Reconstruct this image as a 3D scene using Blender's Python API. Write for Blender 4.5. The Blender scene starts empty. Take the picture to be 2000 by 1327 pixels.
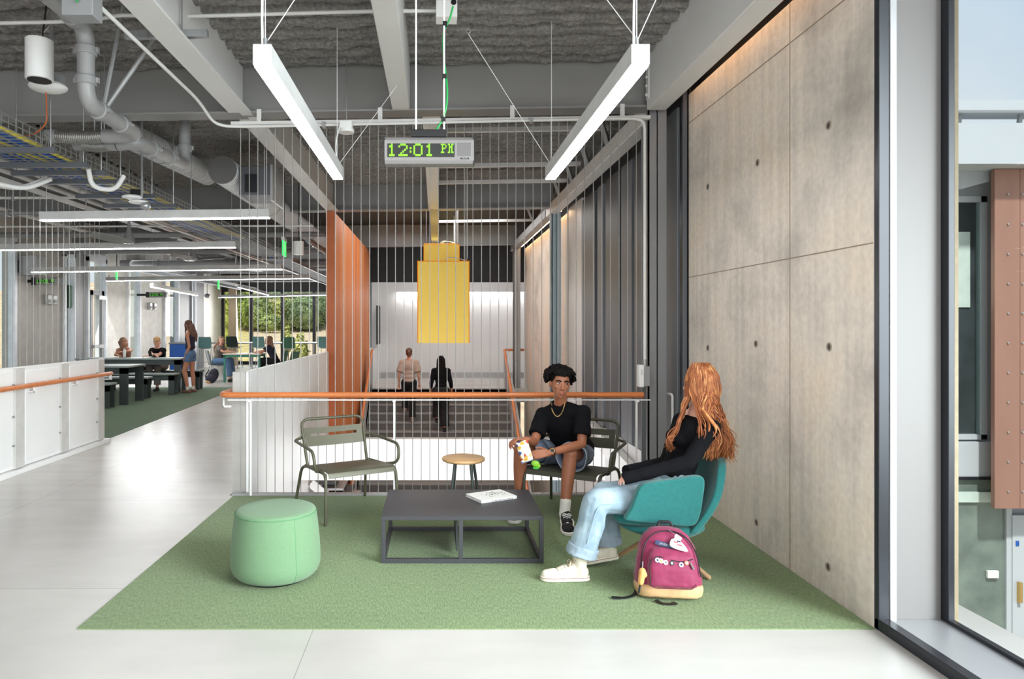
import bpy, bmesh, math, random
from mathutils import Vector, Matrix, noise, Euler
R = random.Random(7)
sc = bpy.context.scene
COL = sc.collection
PI = math.pi
# ---------------------------------------------------------------- camera
F, CX, CY, CH = 1333.0, 850.0, 635.0, 1.55          # focal length in pixels, principal point, eye height
cam_d = bpy.data.cameras.new('camera'); cam = bpy.data.objects.new('camera', cam_d); COL.objects.link(cam)
cam.location = (0, 0, CH); cam.rotation_euler = (PI / 2, 0, 0)
cam_d.sensor_fit = 'HORIZONTAL'; cam_d.sensor_width = 36.0; cam_d.lens = 36.0 * F / 2000.0
cam_d.shift_x = (1000.0 - CX) / 2000.0
cam_d.shift_y = (CY - 663.5) / 2000.0
cam_d.clip_start = 0.05; cam_d.clip_end = 400
sc.camera = cam
# ---------------------------------------------------------------- view, world, sun
sc.view_settings.view_transform = 'Standard'; sc.view_settings.look = 'None'
sc.view_settings.exposure = 0.34; sc.view_settings.gamma = 1.0
sc.view_settings.use_curve_mapping = False
sc.cycles.use_denoising = True
sc.cycles.max_bounces = 10; sc.cycles.diffuse_bounces = 5; sc.cycles.transparent_max_bounces = 24
sc.cycles.caustics_reflective = False; sc.cycles.caustics_refractive = False
sc.cycles.sample_clamp_indirect = 6.0
w = bpy.data.worlds.new('daylight_sky'); sc.world = w; w.use_nodes = True
nt = w.node_tree; nt.nodes.clear()
wo = nt.nodes.new('ShaderNodeOutputWorld'); bg = nt.nodes.new('ShaderNodeBackground')
tc = nt.nodes.new('ShaderNodeTexCoord'); sx = nt.nodes.new('ShaderNodeSeparateXYZ')
mr = nt.nodes.new('ShaderNodeMapRange'); mr.inputs[1].default_value = -0.02; mr.inputs[2].default_value = 0.75
rp = nt.nodes.new('ShaderNodeValToRGB')
rp.color_ramp.elements[0].color = (0.86, 0.90, 0.93, 1); rp.color_ramp.elements[1].color = (0.48, 0.66, 0.92, 1)
ns = nt.nodes.new('ShaderNodeTexNoise'); ns.inputs['Scale'].default_value = 2.2; ns.inputs['Detail'].default_value = 6
cr = nt.nodes.new('ShaderNodeValToRGB'); cr.color_ramp.elements[0].position = 0.42; cr.color_ramp.elements[1].position = 0.68
mx = nt.nodes.new('ShaderNodeMixRGB'); mx.inputs[2].default_value = (0.95, 0.96, 0.98, 1)
L = nt.links.new
L(tc.outputs['Generated'], sx.inputs[0]); L(sx.outputs['Z'], mr.inputs[0]); L(mr.outputs[0], rp.inputs[0])
L(tc.outputs['Generated'], ns.inputs['Vector']); L(ns.outputs[0], cr.inputs[0]); L(cr.outputs[0], mx.inputs[0])
L(rp.outputs[0], mx.inputs[1]); L(mx.outputs[0], bg.inputs[0]); L(bg.outputs[0], wo.inputs[0])
bg.inputs[1].default_value = .74
sun_d = bpy.data.lights.new('sun', 'SUN'); sun_d.energy = 3.3; sun_d.angle = math.radians(3); sun_d.color = (1, .96, .9)
sun = bpy.data.objects.new('sun', sun_d); COL.objects.link(sun)
sun.rotation_euler = Vector((0.10, 0.62, -0.95)).to_track_quat('-Z', 'Y').to_euler()
def area(name, loc, aim, sx_, sy_, watts, col=(1, 1, 1)):
    d = bpy.data.lights.new(name, 'AREA'); d.shape = 'RECTANGLE'; d.size = sx_; d.size_y = sy_; d.energy = watts; d.color = col
    o = bpy.data.objects.new(name, d); COL.objects.link(o); o.location = loc
    o.rotation_euler = (Vector(aim) - Vector(loc)).to_track_quat('-Z', 'Z').to_euler()
    return o
# daylight entering through the glazing: right-hand window, glazed front behind the camera, lower hall, far windows
area('daylight_right_window', (4.3, -0.3, 2.2), (.4, 1.8, 0.0), 4.6, 3.2, 390, (.95, .98, 1)).data.spread = math.radians(105)
area('daylight_front_glazing', (-1.0, -5.4, 2.3), (-1, 4, 1.0), 7.5, 3.4, 280, (1, .99, .97))
area('daylight_lower_hall', (0.4, 7.0, -1.2), (0.2, 11, -0.9), 3.4, 1.6, 60)
area('daylight_left_windows', (-8.0, 18.5, 1.9), (-3, 16.5, .4), 6, 2.4, 130, (.96, .98, 1))
area('stair_hall_fill', (.1, 14.0, 3.85), (.1, 14.01, 0), 2.6, 4.0, 130)  # added fill lamp brightening the stair; the ceiling has no opening here
area('landing_wall_fill', (.3, 18.2, 3.7), (.3, 19.6, 1.0), 3.0, 1.2, 22)  # added fill lamp washing the far wall, no real opening above
area('daylight_far_windows', (-5.6, 26.2, 1.9), (-5.6, 15, .2), 4.6, 2.0, 160)
LAMP = 26.0                                          # radiance of the linear luminaires
# ---------------------------------------------------------------- helpers
def P(px, py, Y):
    """photo pixel at depth Y -> world point (used to read off real sizes and places)"""
    return Vector(((px - CX) / F * Y, Y, CH - (py - CY) / F * Y))
def G(px, py, z=0.0):
    """photo pixel lying on the horizontal plane z"""
    Y = F * (CH - z) / (py - CY)
    return Vector(((px - CX) / F * Y, Y, z))
def lin(c):
    return tuple(((v / 255) / 12.92 if v / 255 <= .04045 else ((v / 255 + .055) / 1.055) ** 2.4) for v in c)
def rgba(c): return lin(c) + (1.0,)
MATS = {}
def mat(name, c, rough=.5, metal=0.0, var=.08, vs=6.0, bump=0.0, bs=40.0, stretch=(1, 1, 1), spec=.5, emit=None, es=1.0, sheen=0.0, coat=0.0, c2=None, sss=0):
    """procedural Principled material: base colour varied by noise, optional bump"""
    if name in MATS: return MATS[name]
    m = bpy.data.materials.new(name); m.use_nodes = True; t = m.node_tree; n = t.nodes
    b = n['Principled BSDF']; b.inputs['Roughness'].default_value = rough; b.inputs['Metallic'].default_value = metal
    b.inputs['Specular IOR Level'].default_value = spec
    b.inputs['Sheen Weight'].default_value = sheen; b.inputs['Coat Weight'].default_value = coat
    if sss:
        b.inputs['Subsurface Weight'].default_value = sss; b.inputs['Subsurface Radius'].default_value = (.02, .008, .004); b.inputs['Subsurface Scale'].default_value = .3
    tcn = n.new('ShaderNodeTexCoord'); mp = n.new('ShaderNodeMapping'); mp.inputs['Scale'].default_value = stretch
    t.links.new(tcn.outputs['Object'], mp.inputs[0])
    nz = n.new('ShaderNodeTexNoise'); nz.inputs['Scale'].default_value = vs; nz.inputs['Detail'].default_value = 5
    t.links.new(mp.outputs[0], nz.inputs['Vector'])
    rampn = n.new('ShaderNodeValToRGB'); base = lin(c); sec = lin(c2) if c2 else None
    lo = tuple(v * (1 - var) for v in base); hi = tuple(min(1, v * (1 + var)) for v in (sec or base))
    rampn.color_ramp.elements[0].position = .3; rampn.color_ramp.elements[1].position = .7
    rampn.color_ramp.elements[0].color = lo + (1,); rampn.color_ramp.elements[1].color = hi + (1,)
    t.links.new(nz.outputs[0], rampn.inputs[0]); t.links.new(rampn.outputs[0], b.inputs['Base Color'])
    if bump:
        n2 = n.new('ShaderNodeTexNoise'); n2.inputs['Scale'].default_value = bs; n2.inputs['Detail'].default_value = 4
        t.links.new(mp.outputs[0], n2.inputs['Vector'])
        bp = n.new('ShaderNodeBump'); bp.inputs['Strength'].default_value = bump; bp.inputs['Distance'].default_value = .01
        t.links.new(n2.outputs[0], bp.inputs['Height']); t.links.new(bp.outputs[0], b.inputs['Normal'])
    if emit:
        b.inputs['Emission Color'].default_value = rgba(emit); b.inputs['Emission Strength'].default_value = es
    MATS[name] = m
    return m
class MB:
    """collects shapes, then links them as ONE mesh object"""
    def __init__(s): s.v = []; s.f = []
    def add(s, vs, fs):
        b = len(s.v); s.v += [Vector(v) for v in vs]; s.f += [tuple(i + b for i in f) for f in fs]; return s
    def box(s, x0, x1, y0, y1, z0, z1, M=None):
        vs = [Vector((x, y, z)) for x in (x0, x1) for y in (y0, y1) for z in (z0, z1)]
        if M: vs = [M @ v for v in vs]
        return s.add(vs, [(0, 1, 3, 2), (4, 6, 7, 5), (0, 4, 5, 1), (2, 3, 7, 6), (0, 2, 6, 4), (1, 5, 7, 3)])
    def bar(s, a, b, w, h, up=(0, 0, 1)):
        a, b = Vector(a), Vector(b); d = (b - a).normalized(); u = Vector(up)
        r = d.cross(u)
        if r.length < 1e-4: r = d.cross(Vector((1, 0, 0)))
        r.normalize(); u = r.cross(d)
        vs = [p + r * i * w / 2 + u * j * h / 2 for p in (a, b) for i in (-1, 1) for j in (-1, 1)]
        return s.add(vs, [(0, 1, 3, 2), (4, 6, 7, 5), (0, 4, 5, 1), (2, 3, 7, 6), (0, 2, 6, 4), (1, 5, 7, 3)])
    def tube(s, pts, r, n=10, closed=False, cap=True):
        pts = [Vector(p) for p in pts]; k = len(pts); rs = r if isinstance(r, (list, tuple)) else [r] * k
        prev = None; rings = []
        for i, p in enumerate(pts):
            a = pts[i - 1] if (i or closed) else pts[0]; b = pts[(i + 1) % k] if (i < k - 1 or closed) else pts[-1]
            d = (b - a).normalized() if (b - a).length > 1e-9 else Vector((0, 0, 1))
            if prev is None:
                u = d.cross(Vector((0, 0, 1)))
                if u.length < 1e-3: u = d.cross(Vector((1, 0, 0)))
            else: u = prev - d * prev.dot(d)
            if u.length < 1e-6: u = d.cross(Vector((0, 1, 0)))
            u.normalize(); prev = u; q = d.cross(u)
            rings.append([p + (u * math.cos(2 * PI * j / n) + q * math.sin(2 * PI * j / n)) * rs[i] for j in range(n)])
        vs = [v for rg in rings for v in rg]; fs = []
        m = k if closed else k - 1
        for i in range(m):
            for j in range(n):
                a, b = i * n, ((i + 1) % k) * n
                fs.append((a + j, a + (j + 1) % n, b + (j + 1) % n, b + j))
        if cap and not closed:
            fs.append(tuple(range(n - 1, -1, -1))); fs.append(tuple((k - 1) * n + j for j in range(n)))
        return s.add(vs, fs)
    def cyl(s, a, b, r0, r1=None, n=16): return s.tube([a, b], [r0, r0 if r1 is None else r1], n)
    def lathe(s, prof, c=(0, 0, 0), n=32, M=None):
        vs = []; fs = []; c = Vector(c)
        for (r, z) in prof:
            for j in range(n):
                v = Vector((r * math.cos(2 * PI * j / n), r * math.sin(2 * PI * j / n), z))
                vs.append((M @ v if M else v) + c)
        for i in range(len(prof) - 1):
            for j in range(n): fs.append((i * n + j, i * n + (j + 1) % n, (i + 1) * n + (j + 1) % n, (i + 1) * n + j))
        fs.append(tuple(range(n - 1, -1, -1))); fs.append(tuple((len(prof) - 1) * n + j for j in range(n)))
        return s.add(vs, fs)
    def prism(s, poly, depth, M=None):
        """poly in local xy, extruded along local z from 0 to depth"""
        k = len(poly); vs = [Vector((p[0], p[1], z)) for z in (0, depth) for p in poly]
        if M: vs = [M @ v for v in vs]
        return s.add(vs, [tuple(range(k - 1, -1, -1)), tuple(range(k, 2 * k))] + [(i, (i + 1) % k, k + (i + 1) % k, k + i) for i in range(k)])
    def ell(s, c, r, M=None, nu=16, nv=10):
        c = Vector(c); r = (r, r, r) if isinstance(r, (int, float)) else r
        vs = []; fs = []
        def T(v): return (M @ v if M else v) + c
        vs.append(T(Vector((0, 0, r[2]))))
        for i in range(1, nv):
            t = PI * i / nv
            for j in range(nu):
                a = 2 * PI * j / nu
                vs.append(T(Vector((r[0] * math.sin(t) * math.cos(a), r[1] * math.sin(t) * math.sin(a), r[2] * math.cos(t)))))
        vs.append(T(Vector((0, 0, -r[2]))))
        for j in range(nu):
            fs.append((0, 1 + j, 1 + (j + 1) % nu)); e = len(vs) - 1; b = 1 + (nv - 2) * nu
            fs.append((e, b + (j + 1) % nu, b + j))
        for i in range(nv - 2):
            for j in range(nu):
                a = 1 + i * nu; fs.append((a + j, a + nu + j, a + nu + (j + 1) % nu, a + (j + 1) % nu))
        return s.add(vs, fs)
    def cap(s, a, b, r0, r1=None, n=14):
        """tapered capsule"""
        a, b = Vector(a), Vector(b); r1 = r0 if r1 is None else r1; d = (b - a)
        d = d.normalized() if d.length > 1e-6 else Vector((0, 0, 1))
        pts = []; rs = []
        for t in (0.05, .35, .7): pts.append(a - d * r0 * math.cos(t * PI / 2)); rs.append(r0 * math.sin(t * PI / 2))
        pts += [a, b]; rs += [r0, r1]
        for t in (.7, .35, .05): pts.append(b + d * r1 * math.cos(t * PI / 2)); rs.append(r1 * math.sin(t * PI / 2))
        return s.tube(pts, rs, n)
    def mesh(s, name):
        me = bpy.data.meshes.new(name); me.from_pydata([tuple(v) for v in s.v], [], s.f); me.update(); return me
    def build(s, name, m, parent=None, smooth=None, bevel=0, seg=2, sub=0):
        me = s.mesh(name)
        o = bpy.data.objects.new(name, me); COL.objects.link(o)
        bm = bmesh.new(); bm.from_mesh(me); bmesh.ops.recalc_face_normals(bm, faces=bm.faces); bm.to_mesh(me); bm.free()
        return finish(o, m, parent, smooth, bevel, seg, sub)
def finish(o, m, parent=None, smooth=None, bevel=0, seg=2, sub=0):
    me = o.data
    for mm in (m if isinstance(m, (list, tuple)) else [m]): me.materials.append(mm)
    if bevel:
        bv = o.modifiers.new('edge', 'BEVEL'); bv.width = bevel; bv.segments = seg; bv.limit_method = 'ANGLE'; bv.angle_limit = math.radians(35)
    if sub:
        sb = o.modifiers.new('soft', 'SUBSURF'); sb.levels = sub; sb.render_levels = sub
    if smooth is None: smooth = 40
    if smooth and sub == 0:
        me.set_sharp_from_angle(angle=math.radians(smooth)) if hasattr(me, 'set_sharp_from_angle') else None
    if smooth:
        for p in me.polygons: p.use_smooth = True
    if parent is not None:
        o.parent = parent; o.matrix_parent_inverse = Matrix.Identity(4)
        # children are authored in world coordinates of an unrotated parent: subtract its location
        if '_w' in parent:
            me.transform(Matrix.Translation(-Vector(parent['_w']))); o['_w'] = tuple(parent['_w'])
    return o
def tag(o, label, cat, group=None, kind=None):
    o['label'] = label; o['category'] = cat
    if group: o['group'] = group
    if kind: o['kind'] = kind
    return o
def thing(name, label, cat, loc=(0, 0, 0), group=None, kind=None):
    """Empty at the thing's base; children authored in world coordinates"""
    o = bpy.data.objects.new(name, None); COL.objects.link(o); o.location = loc; o.empty_display_size = .1
    o['_w'] = tuple(loc)
    if label: tag(o, label, cat, group, kind)
    return o
def sub(parent_part, o):
    """make o a sub-part of a mesh part, both authored in the same coordinates"""
    o.parent = parent_part; o.matrix_parent_inverse = Matrix.Identity(4)
    return o
def struct(name, mb, m, label=None, cat=None, parent=None, **k):
    o = mb.build(name, m, parent, **k)
    if parent is None:
        o['kind'] = 'structure'
        if label: tag(o, label, cat)
    return o
def copy_tree(o, parent=None):
    c = o.copy(); COL.objects.link(c)
    if parent is not None: c.parent = parent
    for ch in list(o.children): copy_tree(ch, c)
    return c
def arc(pts, rad, n=5):
    """round the corners of a polyline"""
    pts = [Vector(p) for p in pts]; out = [pts[0]]
    for i in range(1, len(pts) - 1):
        a, b, c = pts[i - 1], pts[i], pts[i + 1]
        r = min(rad, (a - b).length * .49, (c - b).length * .49)
        p, q = b + (a - b).normalized() * r, b + (c - b).normalized() * r
        for k in range(n + 1):
            t = k / n; out.append(p * (1 - t) ** 2 + b * 2 * t * (1 - t) + q * t * t)
    out.append(pts[-1]); return out
SPENT = []; V3 = Vector
SIDE = bpy.data.scenes.new('workbench')              # shapes are fused in a scene of their own; removed at the end
def evaluated_mesh(o):
    SIDE.collection.objects.link(o); vl = SIDE.view_layers[0]; vl.update(); dg = vl.depsgraph
    me = bpy.data.meshes.new_from_object(o.evaluated_get(dg), depsgraph=dg); SIDE.collection.objects.unlink(o); return me
def blob(mb, vox, name='blob', smooth=4, wr=0.0, ws=14.0, seed=0, f=.5, cut=None):
    """union of overlapping closed shapes -> one continuous smooth mesh"""
    me = mb.mesh(name + '_src'); o = bpy.data.objects.new(name + '_src', me)
    bm = bmesh.new(); bm.from_mesh(me); bmesh.ops.recalc_face_normals(bm, faces=bm.faces); bm.to_mesh(me); bm.free()
    md = o.modifiers.new('r', 'REMESH'); md.mode = 'VOXEL'; md.voxel_size = vox
    if smooth:
        sm = o.modifiers.new('s', 'SMOOTH'); sm.factor = f; sm.iterations = smooth
    out = evaluated_mesh(o); out.name = name
    SPENT.append(o)
    if wr:
        off = Vector((seed * 3.1, seed * 1.7, seed))
        n = len(out.vertices); co = [0.0] * (3 * n); nr = [0.0] * (3 * n)
        out.vertices.foreach_get('co', co); out.vertex_normals.foreach_get('vector', nr)
        for i in range(n):
            p = V3(co[3 * i:3 * i + 3]) * ws + off; h = (noise.noise(p) + .5 * noise.noise(p * 2.3)) * wr
            for k in (0, 1, 2): co[3 * i + k] += nr[3 * i + k] * h
        out.vertices.foreach_set('co', co); out.update()
    return out
def mobj(name, me, m, parent=None, smooth=180):
    o = bpy.data.objects.new(name, me); COL.objects.link(o); me.name = name
    return finish(o, m, parent, smooth)
def text(name, body, size, m, parent, M, extrude=.0006, align='CENTER'):
    cu = bpy.data.curves.new(name, 'FONT'); cu.body = body; cu.size = size; cu.extrude = extrude; cu.align_x = align; cu.align_y = 'CENTER'
    tmp = bpy.data.objects.new(name + '_c', cu); me = evaluated_mesh(tmp)
    SPENT.append(tmp); me.transform(M)
    return mobj(name, me, m, parent, 0)
def basis(x, y, z, o=(0, 0, 0)):
    M = Matrix((x, y, z)).transposed().to_4x4(); M.translation = Vector(o); return M
# ---------------------------------------------------------------- materials
steel = mat('painted_steel', (222, 221, 220), .45, 0, .03, 3)
steel_dk = mat('grey_steel', (146, 147, 149), .5, 0, .05, 3)
colgrey = mat('column_paint', (140, 141, 144), .42, 0, .03, 2)
white = mat('white_paint', (242, 242, 242), .4, 0, .02, 3)
white_pl = mat('white_wall_paint', (226, 226, 227), .6, 0, .02, 1.2)
beige_pl = mat('beige_wall_paint', (208, 205, 199), .6, 0, .03, 1.2)
offw = mat('off_white_panel', (240, 240, 240), .35, 0, .02, 3)
black = mat('black_plastic', (22, 22, 24), .45, 0, .1, 10)
dkmetal = mat('dark_anodised_metal', (46, 48, 54), .3, .3, .06, 4)
alu = mat('brushed_aluminium', (134, 131, 130), .5, .1, .03, 2, .03, 60, (1, 1, .05))
alu_lt = mat('pale_aluminium', (176, 176, 178), .35, .3, .02, 3)
galv = mat('galvanised_steel', (168, 170, 172), .35, .6, .10, 18)
duct_m = mat('duct_steel', (214, 214, 215), .45, .1, .06, 10)
pipe_m = mat('pipe_paint', (150, 150, 151), .45, .1, .06, 8)
cablem = mat('steel_cable', (160, 157, 154), .45, .15, .04, 30)
railwood = mat('orange_handrail_wood', (205, 120, 66), .4, 0, .16, 3, .04, 30, (.6, 8, 8), coat=.2)
carpet_d = mat('dark_panel_metal', (92, 95, 101), .45, .1, .05, 2)
curtain_m = mat('grey_wall_panel', (122, 126, 132), .5, .05, .06, 1.5, 0, 40, (1, 1, .2))
yel = mat('yellow_lamp_felt', (255, 217, 104), .7, 0, .03, 8, .06, 160, emit=(255, 206, 70), es=.08)
oli = mat('olive_powder_coat', (88, 86, 68), .42, .15, .04, 20)
olid = mat('dark_olive_powder_coat', (70, 70, 58), .42, .15, .04, 20)
tablem = mat('graphite_powder_coat', (62, 62, 67), .5, .1, .04, 20)
oak = mat('oak_veneer', (206, 163, 116), .45, 0, .12, 4, .03, 50, (1, 9, 1), c2=(214, 172, 124))
legwood = mat('ash_leg_wood', (176, 140, 104), .5, 0, .14, 6, .03, 40, (1, 1, 7))
tealf = mat('teal_wool', (14, 102, 100), .85, 0, .10, 60, .25, 900, sheen=.25)
poufm = mat('green_knit', (112, 146, 110), .9, 0, .06, 120, .35, 700, sheen=.2)
skin_b = mat('tan_skin', (160, 101, 74), .5, 0, .05, 14, .04, 220, sss=.12)
skin_l = mat('light_skin', (222, 170, 148), .5, 0, .05, 14, .04, 220, sss=.12)
skin_m = mat('medium_skin', (190, 132, 104), .5, 0, .05, 14, sss=.08)
lipm = mat('lip_skin', (150, 76, 66), .4, 0, .06, 40)
blackf = mat('black_cotton', (17, 17, 21), .95, 0, .15, 30, .12, 500, spec=.15)
navyf = mat('navy_cotton', (38, 40, 56), .9, 0, .12, 30, .1, 400)
greyf = mat('grey_cotton', (120, 112, 106), .9, 0, .1, 20, .1, 300)
rustf = mat('tan_cotton', (160, 108, 84), .9, 0, .1, 20)
dblack = mat('black_trousers', (20, 20, 22), .9, 0, .2, 20)
denim = mat('light_denim', (130, 153, 168), .85, 0, .14, 7, .2, 600, c2=(164, 182, 194))
denim_m = mat('mid_denim', (112, 124, 146), .88, 0, .16, 14, .2, 600, c2=(128, 140, 160))
denim_b = mat('blue_denim', (86, 116, 152), .88, 0, .15, 14)
denim_in = mat('denim_cuff', (150, 166, 180), .88, 0, .08, 20, .2, 600)
canvas = mat('cream_canvas', (222, 214, 198), .8, 0, .04, 30, .1, 500)
rubber = mat('cream_rubber', (228, 222, 206), .5, 0, .03, 20)
whitef = mat('white_sock_cotton', (232, 228, 222), .9, 0, .04, 30, .3, 160, (1, 1, 5))
hair_k = mat('black_curls', (17, 14, 13), .85, 0, .3, 60, spec=.15)
hair_g = None
hair_br = mat('brown_hair', (96, 66, 50), .5, 0, .3, 20, 0, 40, (1, 1, .3))
hair_bl = mat('blond_hair', (186, 146, 96), .5, 0, .25, 20, 0, 40, (1, 1, .3))
hair_db = mat('dark_blond_hair', (132, 100, 76), .5, 0, .25, 20, 0, 40, (1, 1, .3))
eye_w = mat('eye_white', (232, 228, 222), .25, 0, .02, 10)
eye_k = mat('dark_iris', (30, 20, 16), .2, 0, .1, 60)
gold = mat('gold_chain', (214, 178, 116), .3, .8, .06, 40)
maroon = mat('maroon_nylon', (134, 28, 72), .65, 0, .08, 18, .15, 500, sheen=.2)
tanle = mat('tan_suede', (204, 164, 122), .8, 0, .08, 12, .12, 200)
navyp = mat('navy_patch', (44, 52, 86), .7, 0, .06, 20)
lime = mat('lime_plastic', (150, 214, 60), .4, 0, .05, 10)
tealp = mat('teal_plastic', (112, 158, 152), .45, 0, .04, 10)
greenp = mat('green_plastic', (64, 112, 84), .45, 0, .04, 10)
tealm = mat('teal_metal', (72, 150, 130), .4, .1, .04, 10)
slatem = mat('slate_table_board', (72, 82, 82), .5, 0, .05, 8)
tabtop = mat('pale_table_edge', (150, 160, 158), .5, 0, .05, 8)
screen_m = mat('display_black', (30, 34, 32), .4, 0, .05, 40)
ledg = mat('green_led', (110, 180, 30), .4, 0, .0, 5, emit=(130, 205, 25), es=.55)
ledg_d = mat('dim_green_led', (90, 200, 40), .4, 0, .0, 5, emit=(80, 190, 40), es=.5)
exitg = mat('green_exit_glow', (20, 220, 90), .4, 0, .0, 5, emit=(20, 225, 90), es=1.0)
lampm = mat('lamp_diffuser', (255, 255, 255), .6, 0, .0, 5, emit=(255, 254, 252), es=LAMP)
lampw = mat('warm_strip_diffuser', (255, 240, 220), .6, 0, .0, 5, emit=(255, 212, 166), es=15)
greenc = mat('green_cable_jacket', (20, 160, 74), .45, 0, .05, 10)
orangec = mat('orange_cable_jacket', (196, 100, 48), .45, 0, .05, 10)
bluec = mat('blue_cable_jacket', (36, 92, 178), .45, 0, .1, 20)
yellowc = mat('yellow_cable_jacket', (214, 196, 70), .45, 0, .1, 20)
paper = mat('white_paper', (236, 236, 232), .55, 0, .02, 10)
copper = mat('copper_cladding', (168, 126, 110), .55, .15, .10, 2.5, 0, 40, (1, 1, .15))
stuccow = mat('white_fascia_panel', (196, 201, 206), .5, 0, .02, 2)
bark = mat('tree_bark', (96, 80, 66), .9, 0, .2, 12, .3, 40)
def nodes_of(name, rough=.6, spec=.5):
    m = bpy.data.materials.new(name); m.use_nodes = True; t = m.node_tree
    b = t.nodes['Principled BSDF']; b.inputs['Roughness'].default_value = rough; b.inputs['Specular IOR Level'].default_value = spec
    def nd(kind, **k):
        x = t.nodes.new(kind)
        for a, v in k.items(): setattr(x, a, v)
        return x
    return m, t, b, nd
def ramp(nd, stops):
    r = nd('ShaderNodeValToRGB'); e = r.color_ramp.elements
    while len(e) < len(stops): e.new(.5)
    for el, (p, c) in zip(e, stops): el.position = p; el.color = c if len(c) == 4 else rgba(c)
    return r
def make_concrete(name, ca, cb, cc, streak=.11):
    m, t, b, nd = nodes_of(name, .55, .35); lk = t.links.new
    tc_ = nd('ShaderNodeTexCoord'); big = nd('ShaderNodeTexNoise'); big.inputs['Scale'].default_value = .9; big.inputs['Detail'].default_value = 6; big.inputs['Roughness'].default_value = .62
    mp = nd('ShaderNodeMapping'); mp.inputs['Scale'].default_value = (9, 9, .35)
    st = nd('ShaderNodeTexNoise'); st.inputs['Scale'].default_value = 1.6; st.inputs['Detail'].default_value = 6
    fine = nd('ShaderNodeTexNoise'); fine.inputs['Scale'].default_value = 26; fine.inputs['Detail'].default_value = 8
    lk(tc_.outputs['Object'], big.inputs[0]); lk(tc_.outputs['Object'], mp.inputs[0]); lk(mp.outputs[0], st.inputs[0]); lk(tc_.outputs['Object'], fine.inputs[0])
    r1 = ramp(nd, [(.30, ca), (.5, cb), (.70, cc)]); lk(big.outputs[0], r1.inputs[0])
    r2 = ramp(nd, [(.35, (1 - streak,) * 3 + (1,)), (.62, (1.03,) * 3 + (1,))]); lk(st.outputs[0], r2.inputs[0])
    r3 = ramp(nd, [(.35, (.93, .93, .93, 1)), (.65, (1.04, 1.05, 1.05, 1))]); lk(fine.outputs[0], r3.inputs[0])
    m1 = nd('ShaderNodeMixRGB', blend_type='MULTIPLY'); m1.inputs[0].default_value = 1
    m2 = nd('ShaderNodeMixRGB', blend_type='MULTIPLY'); m2.inputs[0].default_value = 1
    lk(r1.outputs[0], m1.inputs[1]); lk(r2.outputs[0], m1.inputs[2]); lk(m1.outputs[0], m2.inputs[1]); lk(r3.outputs[0], m2.inputs[2])
    # scattered air-bubble pits
    vo = nd('ShaderNodeTexVoronoi'); vo.inputs['Scale'].default_value = 9; lk(tc_.outputs['Object'], vo.inputs['Vector'])
    pit = ramp(nd, [(.020, (.45, .42, .4, 1)), (.035, (1, 1, 1, 1))]); lk(vo.outputs['Distance'], pit.inputs[0])
    m3 = nd('ShaderNodeMixRGB', blend_type='MULTIPLY'); m3.inputs[0].default_value = 1
    lk(m2.outputs[0], m3.inputs[1]); lk(pit.outputs[0], m3.inputs[2]); lk(m3.outputs[0], b.inputs['Base Color'])
    bp = nd('ShaderNodeBump'); bp.inputs['Strength'].default_value = .25; bp.inputs['Distance'].default_value = .01
    lk(fine.outputs[0], bp.inputs['Height']); lk(bp.outputs[0], b.inputs['Normal'])
    return m
conc = make_concrete('board_concrete', (182, 174, 166), (226, 215, 204), (234, 216, 196))
conc_ext = make_concrete('weathered_concrete', (140, 124, 100), (156, 140, 114), (166, 150, 124), .08)
def make_floor():
    m, t, b, nd = nodes_of('polished_concrete', .28, .5); lk = t.links.new
    tc_ = nd('ShaderNodeTexCoord'); n1 = nd('ShaderNodeTexNoise'); n1.inputs['Scale'].default_value = .7; n1.inputs['Detail'].default_value = 7; n1.inputs['Roughness'].default_value = .6
    mp = nd('ShaderNodeMapping'); mp.inputs['Scale'].default_value = (.5, 2.2, 1)
    n2 = nd('ShaderNodeTexNoise'); n2.inputs['Scale'].default_value = 3; n2.inputs['Detail'].default_value = 8
    lk(tc_.outputs['Object'], n1.inputs[0]); lk(tc_.outputs['Object'], mp.inputs[0]); lk(mp.outputs[0], n2.inputs[0])
    r1 = ramp(nd, [(.32, (188, 184, 179)), (.68, (201, 198, 193))]); lk(n1.outputs[0], r1.inputs[0])
    r2 = ramp(nd, [(.3, (.965, .965, .965, 1)), (.7, (1.02, 1.02, 1.02, 1))]); lk(n2.outputs[0], r2.inputs[0])
    mm = nd('ShaderNodeMixRGB', blend_type='MULTIPLY'); mm.inputs[0].default_value = 1; lk(r1.outputs[0], mm.inputs[1]); lk(r2.outputs[0], mm.inputs[2])
    mp2 = nd('ShaderNodeMapping'); mp2.inputs['Location'].default_value = (.62, .03, 0)
    br = nd('ShaderNodeTexBrick'); br.offset = 0; br.inputs['Scale'].default_value = 1; br.inputs['Mortar Size'].default_value = .0022; br.inputs['Brick Width'].default_value = 2.9; br.inputs['Row Height'].default_value = 2.02
    br.inputs['Color1'].default_value = br.inputs['Color2'].default_value = (1, 1, 1, 1); br.inputs['Mortar'].default_value = (.62, .61, .6, 1)
    lk(tc_.outputs['Object'], mp2.inputs[0]); lk(mp2.outputs[0], br.inputs['Vector'])
    m2 = nd('ShaderNodeMixRGB', blend_type='MULTIPLY'); m2.inputs[0].default_value = 1; lk(mm.outputs[0], m2.inputs[1]); lk(br.outputs['Color'], m2.inputs[2])
    lk(m2.outputs[0], b.inputs['Base Color'])
    rr = nd('ShaderNodeMapRange'); rr.inputs[3].default_value = .21; rr.inputs[4].default_value = .29; lk(n2.outputs[0], rr.inputs[0]); lk(rr.outputs[0], b.inputs['Roughness'])
    return m
floorm = make_floor()
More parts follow.
